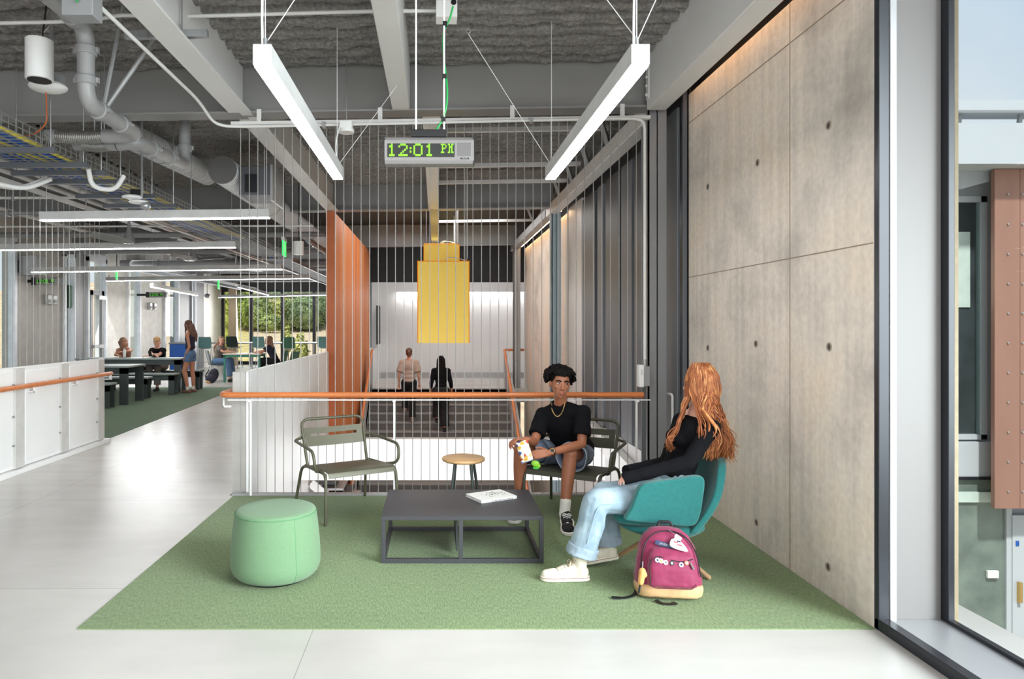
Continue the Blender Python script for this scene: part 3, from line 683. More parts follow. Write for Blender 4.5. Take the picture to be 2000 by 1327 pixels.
# left guard of white panels
gd = thing('guard_panel_wall', 'white metal panel guard with orange handrail at the left edge', 'guard', (-4.37, 7, 0))
for i in range(6):
    y1 = 8.96 - .87 * i; y0 = y1 - .855
    MB().box(-4.385, -4.36, y0, y1, .06, 1.10).build('back_panel', white, gd, smooth=0)
    MB().box(-4.365, -4.350, y0 + .02, y1 - .20, .10, 1.06).build('panel', offw, gd, bevel=.004)
    MB().box(-4.37, -4.335, y1 - .17, y1 - .01, .06, 1.10).build('post', mat('guard_post', (206, 204, 201), .4), gd, bevel=.003)
    for z in (.3, .6, .93):
        MB().cyl((-4.34, y1 - .185, z), (-4.352, y1 - .185, z), .011, n=8).build('screw', galv, gd)
MB().box(-4.39, -4.345, 3.7, 8.965, 1.10, 1.112).build('cap_strip', white, gd, smooth=0)
MB().box(-4.385, -4.30, 3.7, 9.05, .0, .05).build('base_kerb', white, gd, bevel=.004)
MB().tube([(-4.27, 3.6, .91), (-4.27, 8.9, .91), (-4.30, 9.06, .905)], .026, 12).build('handrail', railwood, gd)
for y in (5.55, 6.42, 7.29, 8.16, 8.98):
    MB().box(-4.34, -4.26, y - .02, y + .02, .83, .842).box(-4.28, -4.265, y - .02, y + .02, .83, .89).build('bracket', white, gd)
cl = thing('cable_screen', 'screen of thin steel cables rising above the white guard at the left edge', 'cable screen', (-4.40, 7, 0))
for i in range(38):
    y = 8.94 - i * .122; MB().tube([(-4.40, y, .0), (-4.40, y, 3.0)], .004, 6).build('cable', cablem, cl)
MB().box(-4.42, -4.38, 4.2, 9.0, 3.0, 3.05).build('top_channel', steel, cl)
for y in (4.8, 6.3, 8.6): MB().cyl((-4.4, y, 3.05), (-4.4, y, 3.97), .008, n=6).build('hanger_rod', galv, cl)
# ---------------------------------------------------------------- linear pendant lamps
def lightbar(p, q, label, group=None, w=.085, h=.10, wires=True, em=lampm):
    p, q = Vector(p), Vector(q); d = (q - p).normalized(); t = thing('linear_pendant_lamp', label, 'pendant lamp', tuple((p + q) / 2), group)
    U = Vector((0, 0, 1))
    MB().bar(p + U * (h / 2 + .004), q + U * (h / 2 + .004), w, h - .008).build('housing', mat('lamp_housing', (206, 206, 206), .5), t, smooth=0, bevel=.003)
    MB().bar(p + d * .006 + U * .002, q - d * .006 + U * .002, w - .012, .006).build('diffuser', em, t, smooth=0)
    for e, s_ in ((p, 1), (q, -1)):
        a = e + d * s_ * .06 + U * h; zt = 3.97 + slope(a.x) if 3.2 < a.y < 11.5 else 4.03
        MB().cyl(a, a + U * .05, .009, n=8).build('gripper', galv, t)
        MB().tube([a, Vector((a.x, a.y, zt))], .0025, 6).build('suspension_cable', white, t)
    return t
t = lightbar((-.782, 3.08, 2.72), (-.782, 5.50, 2.72), 'white linear pendant lamp hanging left of the digital clock')
a = Vector((-.782, 3.14, 2.85)); MB().tube([a + Vector((-.012, 0, -.03)), a + Vector((-.015, 0, .1)), a + Vector((-.004, .0, 1.1))], .006, 8).build('power_cord', white, t)
MB().tube([(-.77, 5.42, 2.82), (-.31, 5.55, 3.5)], .0022, 5).build('bracing_wire', white, t)
MB().tube([(-.77, 3.14, 2.86), (-.15, 3.3, 3.93)], .0022, 5).build('bracing_wire', white, t)
MB().tube(arc([(-.785, 5.46, 2.82), (-.80, 5.46, 3.0), (-.785, 5.6, 3.18)], .1), .006, 6).build('power_cord', white, t)
t = lightbar((.927, 3.08, 2.72), (.927, 5.50, 2.72), 'white linear pendant lamp hanging right of the digital clock')
a = Vector((.927, 3.14, 2.85)); MB().tube([a + Vector((-.014, 0, -.03)), a + Vector((-.014, 0, .06)), a + Vector((.0, .0, 1.1))], .006, 8).build('power_cord', white, t)
MB().tube([(.93, 3.14, 2.86), (.35, 3.5, 3.93)], .0022, 5).build('bracing_wire', white, t)
MB().tube([(.92, 5.42, 2.82), (.235, 4.85, 3.62)], .0022, 5).build('bracing_wire', white, t)
MB().tube([(.93, 3.14, 2.86), (1.4, 3.1, 3.9)], .0022, 5).build('bracing_wire', white, t)
MB().tube([(.235 + .016 * math.cos(k * PI / 6), 4.85, 3.64 + .016 * math.sin(k * PI / 6)) for k in range(12)], .003, 6, True).build('wire_ring', galv, t)
for x, n_ in ((-.782, 'left'), (.927, 'right')):
    lightbar((x, -1.4, 2.72), (x, 1.02, 2.72), 'extra white linear lamp added unseen above the viewer for light on the %s' % n_)  # unseen lamp pair added behind the camera to brighten the room
def lb2(px0, py0, px1, Y, z, label, s=.012):
    x0, x1 = (px0 - CX) / F * Y, (px1 - CX) / F * Y
    return lightbar((x0, Y, z), (x1, Y, z + s * (x1 - x0)), label)
lb2(80, 0, 527, 7.55, 2.70, 'long white linear lamp over the guard, nearest of the lounge lamps')
lb2(-60, 0, 460, 10.6, 2.70, 'second white linear lamp over the lounge, reaching the left picture edge')
lb2(62, 0, 550, 13.4, 2.58, 'third white linear lamp over the lounge, below the first ceiling fan')
lb2(208, 0, 606, 16.4, 2.60, 'fourth white linear lamp over the lounge, above the two people at the table')
lightbar((-6.9, 16.6, 2.47), (-6.95, 19.9, 2.4), 'short slanted white lamp in front of the far wall clock')
lightbar((-6.15, 21.3, 2.72), (-5.35, 21.9, 2.50), 'short slanted white lamp in front of the far windows')
lightbar((-8.0, 25.2, 2.55), (-3.3, 25.2, 2.66), 'long thin lamp across the top of the far windows')
# ---------------------------------------------------------------- hanging digital clock
DIG = {'1': ['00100', '01100', '00100', '00100', '00100', '00100', '01110'], '2': ['01110', '10001', '00001', '00010', '00100', '01000', '11111'],
       '0': ['01110', '10001', '10001', '10001', '10001', '10001', '01110'], ':': ['0', '0', '1', '0', '1', '0', '0'],
       'P': ['11110', '01001', '01001', '01110', '01000', '01000', '11100'], 'M': ['11011', '01010', '01110', '01010', '01010', '01010', '11011']}
def dotmatrix(mb, s, x, ztop_, pitch, pz, y, r, bold=False):
    """LED dots of a five by seven character matrix on a panel facing -Y"""
    for ch in s:
        rows = DIG[ch]
        for j, row in enumerate(rows):
            for i, c_ in enumerate(row):
                if c_ == '1': mb.box(x + i * pitch - r, x + i * pitch + r, y, y + .001, ztop_ - j * pz - r * 1.25, ztop_ - j * pz + r * 1.25)
                if c_ == '1' and bold: mb.box(x + i * pitch - r + pitch * .5, x + i * pitch + r + pitch * .35, y, y + .001, ztop_ - j * pz - r * 1.1, ztop_ - j * pz + r * 1.1)
        x += (len(rows[0]) + 1) * pitch
    return x
def clock(cx, Y, cz, label, w=.50, h=.152, rods=True, side=None):
    t = thing('digital_clock', label, 'clock', (cx, Y, cz)); x0, x1 = cx - w / 2, cx + w / 2; yf = Y
    b = MB(); b.prism([(yf, cz - h / 2 + .018), (yf + .012, cz - h / 2), (yf + .09, cz - h / 2), (yf + .09, cz + h / 2), (yf + .02, cz + h / 2), (yf, cz + h / 2 - .02)], w, basis((0, 1, 0), (0, 0, 1), (1, 0, 0), (x0, 0, 0)))
    b.build('case', alu, t, smooth=0, bevel=.004)
    for x in (x0 - .004, x1): MB().box(x, x + .004, yf, yf + .09, cz - h / 2, cz + h / 2).build('end_cap', dkmetal, t)
    MB().box(x0 + .018, x0 + .392 * w / .5, yf - .002, yf + .01, cz - .040 * h / .152, cz + .036 * h / .152).build('display', screen_m, t)
    k_ = h / .152; lm0 = ledg if rods else ledg_d; xx = x0 + .022
    for ch in '12:01': m = MB(); xx = dotmatrix(m, ch, xx, cz + .029 * k_, .0104, .0098 * k_, yf - .0035, .0045); m.build('colon' if ch == ':' else 'digit', lm0, t, smooth=0)
    xx = x0 + .318
    for ch in 'PM': m = MB(); xx = dotmatrix(m, ch, xx, cz + .030 * k_, .0065, .0074 * k_, yf - .0035, .0030); m.build('letter', lm0, t, smooth=0)
    g = MB()
    for i in range(13):
        for j in range(13): g.box(x0 + .408 + i * .0058, x0 + .4105 + i * .0058, yf - .0015, yf + .001, cz + .036 - j * .0058, cz + .0385 - j * .0058)
    g.build('speaker_grille', dkmetal, t, smooth=0)
    pl_ = MB().box(x0 + .424, x0 + .472, yf - .002, yf, cz - .052, cz - .044).build('maker_plate', dkmetal, t)
    sub(pl_, text('maker_lettering', 'VALCOM', .008, alu_lt, None, basis((1, 0, 0), (0, 0, 1), (0, -1, 0), (x0 + .448 - cx, yf - .003 - Y, -.048))))
    if rods:
        MB().box(cx - .10, cx + .10, yf + .01, yf + .08, cz + h / 2, cz + h / 2 + .042).build('mounting_block', black, t, bevel=.004)
        for dx in (-.074, .084):
            MB().cyl((cx + dx, yf + .04, cz + h / 2 + .03), (cx + dx, yf + .04, 3.98), .0055, n=8).build('hanging_rod', white, t)
    else:
        MB().box(x0 - .09, x0 - .004, yf + .0, yf + .09, cz - h / 2, cz + h / 2).box(-8.41, x0 - .08, yf + .03, yf + .06, cz - .03, cz + .03).build('wall_bracket', black, t)
    return t
clk = clock(-.034, 3.80, 2.525, 'silver digital clock reading 12:01 PM hanging in front of the cable screen')
pts = [P(885, 12, 3.86), P(878, 40, 3.86), P(866, 60, 3.86), P(865, 95, 3.86), P(869, 130, 3.85), P(874, 175, 3.84), P(873, 205, 3.84), P(866, 232, 3.84), P(857, 246, 3.84), P(852, 254, 3.84)]
gc = MB().tube(arc(pts, .04), .0055, 8).build('power_cable', greenc); tag(gc, 'bright green cable running down to the hanging digital clock', 'cable')
for px, py in ((869, 47), (868, 150), (866, 234)):
    v = P(px, py, 3.845); sub(gc, MB().box(v.x - .012, v.x + .012, v.y - .012, v.y + .014, v.z - .013, v.z + .013).build('cable_tie', black, smooth=0))
clock(-7.95, 14.0, 2.45, 'wall clock reading 12:01 under the grey metal cabinet on the left wall', rods=False)
clock(-7.80, 19.2, 2.40, 'wall clock near the far table on the white left wall, farther of the two', rods=False)
# ---------------------------------------------------------------- yellow lamps
def yellow(cx, Y, w, z0, z1, label):
    t = thing('yellow_pendant', label, 'pendant lamp', (cx, Y, z0)); h = w / 2
    b = MB().box(cx - h, cx + h, Y, Y + .012, z0, z1).box(cx - h, cx + h, Y + w - .012, Y + w, z0, z1).box(cx - h, cx - h + .012, Y, Y + w, z0, z1).box(cx + h - .012, cx + h, Y, Y + w, z0, z1).box(cx - h, cx + h, Y, Y + w, z1 - .012, z1)
    b.build('shade', yel, t, smooth=0)
    MB().box(cx - h * .8, cx + h * .8, Y + .1, Y + w - .1, z0 + .35, z0 + .4).build('diffuser', mat('yellow_lamp_glow', (255, 236, 170), .6, emit=(255, 222, 130), es=1.5), t)
    for dx in (-h + .05, h - .05):
        MB().tube([(cx + dx, Y + .03, z1), (cx + dx, Y + .03, 4.0)], .004, 6).build('suspension_cable', white, t)
        MB().cyl((cx + dx, Y + .03, z1), (cx + dx, Y + .03, z1 + .06), .008, n=6).build('gripper', galv, t)
    MB().tube(arc([(cx + .0, Y + .1, z1), (cx + .05, Y + .08, z1 + .06), (cx + .2, Y + .06, z1 + .05), (cx + h - .03, Y + .05, z1 - .0), (cx + h - .03, Y + .05, 3.98)], .06), .006, 6).build('power_cord', white, t)
yellow(.12, 10.0, .765, 1.285, 2.49, 'nearest square yellow pendant shade above the stair')
yellow(.115, 12.4, .655, 1.9, 3.02, 'second yellow pendant shade rising behind the nearest one')
yellow(.11, 15.2, .72, 2.3, 3.37, 'farthest and highest yellow pendant shade above the stair')
# ---------------------------------------------------------------- ducts, pipes and services
def duct(p, q, r, label, endcap=True):
    p, q = Vector(p), Vector(q); t = thing('round_duct', label, 'duct', tuple(p)); L_ = (q - p).length; d = (q - p).normalized(); n = int(L_ / .055)
    pts = []; rs = []
    for i in range(n):
        pts += [p + d * (i * .055), p + d * (i * .055 + .05), p + d * (i * .055 + .052)]; rs += [r, r, r + .006]
    MB().tube(pts, rs, 28).build('shell', duct_m, t, smooth=30)
    if endcap: MB().cyl(p - d * .012, p, r + .004, n=28).build('end_cap', mat('duct_cap', (104, 103, 102), .6), t)
    k = 0
    while k * 1.6 + .8 < L_:
        v = p + d * (k * 1.6 + .8); MB().tube([v + Vector((r * 1.03 * math.cos(a), 0, r * 1.03 * math.sin(a))) for a in [2 * PI * i / 24 for i in range(24)]], .008, 6, True).build('strap', galv, t)
        MB().cyl((v.x, v.y, v.z + r), (v.x, v.y, 3.98 + slope(v.x)), .006, n=6).build('hanger_rod', galv, t); k += 1
    return t
duct((-2.62, 8.4, 3.46), (-2.62, 16.5, 3.46), .17, 'long pale spiral duct with a dark end cap running toward the orange wall')
duct((-3.35, 7.4, 3.62), (-3.20, 9.6, 3.66), .14, 'short pale duct length above the capped spiral duct', False)
t = thing('air_terminal_box', 'dark grey air terminal box beside the spiral duct', 'duct box', (-2.3, 8.6, 3.2))
MB().box(-2.444, -2.05, 8.5, 9.1, 3.17, 3.52).build('box', carpet_d, t); MB().box(-2.05, -2.02, 8.48, 9.12, 3.10, 3.55).build('flange', alu_lt, t); MB().box(-2.36, -2.22, 8.46, 8.5, 3.2, 3.42).build('control_cover', dkmetal, t)
for x in (-2.4, -2.1): MB().cyl((x, 8.8, 3.52), (x, 8.8, 3.97), .006, n=6).build('hanger_rod', galv, t)
def coupling(t, p, d, r):
    d = Vector(d).normalized(); p = Vector(p)
    MB().cyl(p - d * .03, p + d * .03, r * 1.22, n=20).build('coupling', pipe_m, t, bevel=.006)
    s_ = d.cross(Vector((0, .3, 1))).normalized()
    for sg in (-1, 1): MB().cyl(p + s_ * sg * r * 1.35 - d * .0 - d * .018, p + s_ * sg * r * 1.35 + d * .018, .018, n=8).build('coupling_bolt', galv, t)
rr_ = .057
t = thing('grooved_pipe', 'thick grey grooved pipe dropping from the ceiling at upper left', 'pipe', (-2.43, 4.75, 3.6))
pp = arc([(-2.43, 2.6, 3.62), (-2.43, 4.75, 3.62), (-2.43, 4.75, 3.10), (-2.43, 5.42, 3.10)], .13, 7)
MB().tube(pp, rr_, 20).build('pipe', pipe_m, t)
coupling(t, (-2.43, 4.58, 3.62), (0, 1, 0), rr_); coupling(t, (-2.43, 4.75, 3.46), (0, 0, 1), rr_); coupling(t, (-2.43, 4.75, 3.25), (0, 0, 1), rr_); coupling(t, (-2.43, 4.93, 3.10), (0, 1, 0), rr_); coupling(t, (-2.43, 5.28, 3.10), (0, 1, 0), rr_)
MB().tube(arc([(-2.43, 5.40, 3.10), (-2.43, 5.56, 3.10), (-2.62, 5.56, 3.09)], .12, 6), rr_, 20).build('elbow', pipe_m, t)
for a, e in (((-2.3, 5.05, 3.95), (-2.42, 4.98, 3.15)), ((-1.95, 5.15, 3.95), (-2.42, 5.02, 3.15))): MB().tube([a, e], .016, 8).build('sway_brace', pipe_m, t)
MB().cyl((-2.53, 5.0, 3.1), (-2.53, 5.0, 3.98), .006, n=6).build('hanger_rod', galv, t)
braid = mat('braided_steel', (140, 138, 136), .4, .6, .25, 120)
def hose(x0, x1, Y, z, label):
    t = thing('braided_hose', label, 'hose', (x0, Y, z))
    pts = [Vector((x0 + (x1 - x0) * i / 60, Y, z - .012 * math.sin(PI * i / 60))) for i in range(61)]
    MB().tube(pts, [.050 + (.003 if i % 2 else 0) for i in range(61)], 16).build('braid', braid, t)
    for x in (x0, x1): MB().cyl((x - .04, Y, z), (x + .04, Y, z), .056, n=16).build('ferrule', pipe_m, t)
    MB().cyl((x0 + .25 * (x1 - x0), Y, z + .04), (x0 + .25 * (x1 - x0), Y, 3.95), .005, n=6).build('hanger_rod', galv, t)
hose(-2.66, -3.12, 5.56, 3.09, 'upper braided steel hose joined to the grooved pipe')
hose(-2.765, -3.05, 5.85, 3.10, 'lower braided steel hose below the first one')
t = thing('grooved_pipe', 'second grey grooved pipe length behind the braided hoses', 'pipe', (-2.55, 6, 3.1))
MB().tube(arc([(-2.72, 5.85, 3.10), (-2.55, 5.85, 3.12), (-2.55, 6.95, 3.18), (-2.55, 6.95, 3.60)], .10, 6), rr_, 20).build('pipe', pipe_m, t)
for y in (6.15, 6.55): coupling(t, (-2.55, y, 3.12 + .06 * (y - 5.85) / 1.1), (0, 1, .05), rr_)
coupling(t, (-2.55, 6.95, 3.35), (0, 0, 1), rr_); MB().cyl((-2.55, 6.95, 3.6), (-2.55, 6.95, 3.86), rr_ * .9, n=16).build('riser', pipe_m, t)
def conduit(pts, r, label, m=steel, rad=.12, clamps=(), n=10, hang=()):
    t = thing('conduit', label, 'conduit', tuple(pts[0])); MB().tube(arc(pts, rad, 6), r, n).build('tube', m, t)
    for c_ in clamps:
        c_ = Vector(c_); MB().box(c_.x - .015, c_.x + .015, c_.y - r - .012, c_.y + r + .012, c_.z - r - .01, c_.z + r + .012).build('clamp', galv, t)
        if hang: MB().cyl(c_, (c_.x, c_.y, 3.98 + slope(c_.x) if 3.2 < c_.y < 11.5 else 4.019), .005, n=6).build('hanger_rod', galv, t)
    return t
conduit([P(-260, 50, 4.9), P(110, 43, 4.9), P(190, 38, 4.9), P(235, 29, 4.9), P(285, 31, 4.9), P(330, 33, 4.9), P(720, 22, 4.9), P(868, 21, 4.9)], .0135, 'thin pale conduit crossing the ceiling to the box above the clock', clamps=(P(318, 32, 4.9), P(775, 22, 4.9)), hang=1)
t = thing('junction_box', 'white junction box at the ceiling above the green cable', 'junction box', tuple(P(872, 22, 4.9)))
v = P(872, 22, 4.85); MB().box(v.x - .075, v.x + .075, v.y - .05, v.y + .08, v.z - .06, v.z + .06).build('box', white, t, bevel=.005); MB().cyl((v.x + .05, v.y - .055, v.z + .04), (v.x + .05, v.y - .045, v.z + .04), .02, n=10).build('knockout', black, t); MB().cyl((v.x, v.y, v.z + .05), (v.x, v.y, 3.99), .007, n=6).build('hanger_rod', galv, t)
conduit([(-2.0, 2.0, 3.45), (-2.0, 5.75, 3.45), (-1.97, 6.12, 3.335), (-1.7, 6.14, 3.335), (1.72, 6.14, 3.41), (1.885, 6.14, 3.40), (1.885, 6.14, 1.22)], .0135, 'pale conduit crossing above the cable screen and dropping down the grey column', clamps=((-1.0, 6.14, 3.35), (.86, 6.14, 3.39), (-2.0, 4.0, 3.45)), rad=.16)
t = thing('junction_box', 'white switch box on the grey column at handrail height', 'junction box', (1.885, 6.17, 1.1))
MB().box(1.83, 1.875, 6.12, 6.2, .99, 1.19).build('box', white, t, bevel=.006); MB().box(1.875, 1.925, 6.11, 6.22, 1.0, 1.18).build('side_box', steel_dk, t, bevel=.006); MB().box(1.845, 1.86, 6.115, 6.121, 1.10, 1.15).build('switch', steel, t); MB().cyl((1.885, 6.14, 1.18), (1.885, 6.14, 1.24), .018, n=10).build('connector', galv, t)
t = thing('junction_box', 'small white smoke detector box on the conduit above the left front lamp', 'detector', (-.80, 6.1, 3.3))
MB().box(-.85, -.74, 6.06, 6.16, 3.30, 3.37).build('box', white, t, bevel=.005); MB().cyl((-.795, 6.11, 3.27), (-.795, 6.11, 3.30), .07, n=16).build('detector', white, t); MB().cyl((-.795, 6.11, 3.37), (-.795, 6.11, 3.98), .006, n=6).build('hanger_rod', galv, t)
t = thing('strut_channel', 'short steel strut channel clamped under the left overhead beam', 'strut', tuple(P(325, 68, 4.7)))
MB().bar(P(245, 69, 4.7), P(406, 66, 4.7), .045, .05).build('channel', galv, t, smooth=0)
for px in (291, 355): v = P(px, 66, 4.7); MB().tube([v + Vector((0, -.03, -.04)), v + Vector((0, -.03, .05))], .006, 6).build('clamp', galv, t); MB().cyl(v, (v.x, v.y, 3.99), .006, n=6).build('rod', galv, t)
t = thing('junction_box', 'grey ceiling box with a green cable at the upper left', 'junction box', tuple(P(150, 10, 3.9)))
v = P(150, 8, 3.9); MB().box(v.x - .09, v.x + .09, v.y, v.y + .12, v.z - .06, v.z + .09).build('box', steel_dk, t, bevel=.005); MB().tube(arc([P(150, 4, 3.88), P(152, -14, 3.88), P(150, -30, 3.88)], .03), .006, 6).build('cable', greenc, t); MB().cyl((v.x, v.y + .06, v.z), (v.x, v.y + .06, 3.98), .007, n=6).build('rod', galv, t)
# hanging speaker and wireless dome
v = P(77, 118, 5.0); t = thing('pendant_speaker', 'white cylindrical speaker hanging at the upper left', 'speaker', tuple(v))
MB().lathe([(.088, -.145), (.094, -.14), (.094, .145), (.088, .15), (.02, .152)], v, 28).build('body', white, t); MB().cyl(v + Vector((0, 0, -.150)), v + Vector((0, 0, -.143)), .08, n=24).build('grille', black, t)
MB().tube([v + Vector((.02, 0, .15)), v + Vector((.05, 0, .4)), Vector((v.x + .06, v.y, 3.96))], .006, 6).build('cord', black, t)
for dx in (-.25, .25): MB().tube([v + Vector((0, 0, .17)), Vector((v.x + dx, v.y, 3.94))], .0022, 5).build('wire', galv, t)
v = P(94, 170, 5.2); t = thing('access_point', 'flat white wireless dome below the hanging speaker', 'wireless dome', tuple(v))
MB().ell(v, (.14, .12, .042), None, 24, 10).build('dome', white, t); MB().box(v.x - .01, v.x + .11, v.y - .02, v.y + .05, v.z + .02, v.z + .09).build('bracket', steel_dk, t); MB().cyl(v + Vector((.03, 0, .05)), (v.x + .03, v.y, 3.86), .006, n=6).build('rod', galv, t)
MB().tube(arc([P(90, 178, 5.2), P(91, 210, 5.2), P(92, 240, 5.2), P(70, 262, 5.3), P(40, 268, 5.4)], .1), .005, 6).build('cable', orangec, t)
# ---------------------------------------------------------------- wire cable tray with coloured cables
TX0, TX1, TZ = -3.70, -3.10, 2.97
tr = thing('cable_tray', 'wire basket cable tray full of blue and yellow cables', 'cable tray', (-3.4, 5, TZ))
b = MB()
y = 3.6
while y < 14: b.bar((TX0, y, TZ), (TX1, y, TZ), .005, .005).bar((TX0, y, TZ), (TX0, y, TZ + .1), .005, .005).bar((TX1, y, TZ), (TX1, y, TZ + .1), .005, .005); y += .085
for i in range(8): x = TX0 + (TX1 - TX0) * i / 7; b.bar((x, 3.6, TZ + .004), (x, 14, TZ + .004), .005, .005)
for x in (TX0, TX1):
    for z in (.05, .1): b.bar((x, 3.6, TZ + z), (x, 14, TZ + z), .006, .006)
b.build('wire_mesh', galv, tr, smooth=0)
for i in range(14):
    x = TX0 + .06 + i * .036; m = [bluec, bluec, yellowc, bluec, yellowc][i % 5] if i < 12 else yellowc
    MB().tube([(x + .02 * math.sin(k * .9 + i), 3.6 + k * .55, TZ + .02 + .01 * math.sin(k + i * 2)) for k in range(15)], .013, 6).build('cable', m, tr)
for i, py in enumerate((293, 322, 338, 355, 383, 402, 418)):
    Y = F * 1.38 / (CY - py); t = thing('trapeze_hanger', None, None, (-3.4, Y, 2.93)); tag(t, 'grey trapeze hanger carrying the wire cable tray', 'hanger', 'trapeze hangers under the cable tray')
    MB().box(-3.84, -2.99, Y - .022, Y + .022, 2.905, 2.95).build('channel', carpet_d, t, smooth=0)
    for x in (-3.80, -3.03): MB().cyl((x, Y, 2.9), (x, Y, 3.98 + slope(x)), .006, n=6).build('rod', galv, t)
for i, x in enumerate((-3.74, -3.68, -2.98)):
    conduit([(x - .35, 5.9, 2.93), (x - .3, 6.0, 2.82), (x - .1, 6.3, 2.80), (x + .05, 6.45, 2.93)] if i < 2 else [(-3.1, 6.1, 2.95), (-3.12, 6.2, 2.80), (-2.98, 6.35, 2.80), (-2.92, 6.4, 2.95)], .022, ['looped grey flexible conduit left below the cable tray', 'second looped flexible conduit beside the left one below the tray', 'looped flexible conduit at the right below the cable tray'][i], steel, .12)
v = P(277, 385, 7.0); t = thing('fire_horn', 'white ceiling fire alarm horn with a clear strobe beside the tray', 'alarm', tuple(v))
MB().ell(v + Vector((-.10, 0, .0)), (.10, .09, .025)).build('base', white, t); MB().ell(v + Vector((-.03, 0, -.05)), (.10, .09, .022)).build('lower_base', white, t); MB().ell(v + Vector((.04, 0, -.09)), (.05, .05, .05)).build('strobe', galv, t)
MB().box(v.x - .12, v.x - .02, v.y, v.y + .06, v.z + .02, v.z + .08).build('bracket', dkmetal, t); MB().cyl((v.x, v.y, v.z), (v.x, v.y, 3.95), .012, n=6).build('rod', steel_dk, t)
# secondary services across the lounge ceiling
for k, (Y, z, x0, x1, r, m) in enumerate(((8.9, 3.20, -8, -4.0, .018, steel), (9.6, 3.12, -8.2, -4.5, .03, steel_dk), (11.2, 3.16, -8.2, -2.0, .016, steel), (12.4, 3.18, -8.2, -2.0, .05, steel_dk), (13.0, 3.05, -8.2, -3.9, .02, steel), (15.0, 3.16, -8.2, -2.0, .06, steel_dk), (15.6, 3.20, -7.8, -2.4, .02, steel), (17.8, 3.16, -8.2, -2.0, .08, steel_dk), (18.6, 3.14, -8.2, -2.2, .02, steel), (20.5, 3.18, -8.2, -2.0, .10, steel_dk), (22.5, 3.12, -8.2, -2.2, .05, steel), (24.5, 3.2, -8.2, -2.2, .12, steel_dk))):
    conduit([(x0, Y, z), (x1, Y, z + .01 * (x1 - x0) * .3)], r, ['pale conduit', 'dark pipe'][m is steel_dk] + ' crossing the lounge ceiling ' + ['over the white guard', 'just behind the guard cables', 'behind the first lounge lamp', 'behind the second lounge lamp', 'left of the cable tray', 'over the near bench', 'over the small table', 'over the large table', 'behind the large table', 'above the standing girl', 'near the far table', 'above the far windows'][k], m, hang=1, clamps=((x0 + 1, Y, z), (x1 - 1.5, Y, z)))
for k, (x, y0, y1, z, r) in enumerate(((-4.75, 6.6, 18.9, 3.34, .03), (-5.0, 6.6, 18.9, 3.34, .03), (-6.6, 8, 18.9, 3.32, .04), (-4.1, 9.2, 24, 3.06, .022), (-2.2, 11.8, 24, 3.02, .05))):
    conduit([(x, y0, z), (x, y1, z)], r, 'straight pipe running back under the lounge ceiling, ' + ['above the near table', 'beside it to the left', 'over the left wall side', 'right of the cable tray', 'against the orange wall'][k], steel if k != 4 else steel_dk, clamps=((x, y0 + .5, z), (x, y1 - 1, z)), hang=1)
def big_tray(y0, y1, x0, x1, z, label):
    t = thing('cable_ladder', label, 'cable tray', (x0, y0, z)); b = MB()
    for x in (x0, x1): b.bar((x, y0, z), (x, y1, z), .02, .08)
    y = y0
    while y < y1: b.bar((x0, y, z), (x1, y, z), .02, .02); y += .25
    b.build('ladder', galv, t, smooth=0)
    for j in range(3): MB().tube([(x0 + .1 + j * .08, y0, z + .03), (x0 + .12 + j * .1, y1, z + .03)], .02, 6).build('cable', [black, bluec, black][j], t)
    for y in (y0 + .4, y1 - 1.2): MB().cyl((x0, y, z), (x0, y, 4.019), .006, n=6).build('rod', galv, t); MB().cyl((x1, y, z), (x1, y, 4.019), .006, n=6).build('rod', galv, t)
big_tray(14.2, 25, -3.6, -3.0, 2.92, 'far cable ladder continuing from the wire tray')
big_tray(17, 26, -7.4, -6.8, 2.92, 'far cable ladder near the left wall')
t = thing('rectangular_duct', 'dark rectangular duct over the far end of the lounge', 'duct', (-5, 19, 3.1)); MB().box(-8.2, -2.3, 19.0, 19.8, 3.12, 3.36).build('shell', steel_dk, t, smooth=0); MB().box(-5.6, -5.0, 18.98, 19.82, 3.11, 3.37).build('flange', galv, t)
for x in (-7, -3): MB().cyl((x, 19.4, 3.3), (x, 19.4, 4.019), .008, n=6).build('rod', galv, t)
for k, (px, py, Y, rad) in enumerate(((252, 470, 10.4, .70), (378, 504, 14.0, .62), (462, 527, 17.2, .68))):
    v = P(px, py, Y); t = thing('ceiling_fan', 'grey three-blade ceiling fan, ' + ['nearest, above the second lounge lamp', 'middle one, above the third lounge lamp', 'farthest, above the fourth lounge lamp'][k], 'fan', tuple(v))
    MB().lathe([(.02, .30), (.03, .16), (.085, .03), (.10, -.02), (.06, -.05)], v, 20).build('motor', alu_lt, t); MB().cyl(v + Vector((0, 0, .25)), (v.x, v.y, 3.9 if v.y < 11.5 else 4.019), .016, n=8).build('rod', alu_lt, t)
    for j in range(3):
        a = .15 + j * 2 * PI / 3; d = Vector((math.cos(a), math.sin(a), 0)); s_ = Vector((-d.y, d.x, 0))
        vs = []; fs = []
        for i in range(9):
            u = i / 8; w_ = .05 + .05 * math.sin(PI * min(1, u * 1.15)); c_ = v + d * (.08 + (rad - .08) * u) + Vector((0, 0, -.03 + .04 * u))
            for q in (-1, 1):
                for h_ in (0, .012): vs.append(c_ + s_ * w_ * q + Vector((0, 0, .03 * q + h_)))
        for i in range(8):
            a_, b_ = i * 4, i * 4 + 4; fs += [(a_, a_ + 2, b_ + 2, b_), (a_ + 1, b_ + 1, b_ + 3, a_ + 3), (a_, b_, b_ + 1, a_ + 1), (a_ + 2, a_ + 3, b_ + 3, b_ + 2)]
        fs += [(0, 1, 3, 2), (32, 34, 35, 33)]
        MB().add(vs, fs).build('blade', alu_lt, t)
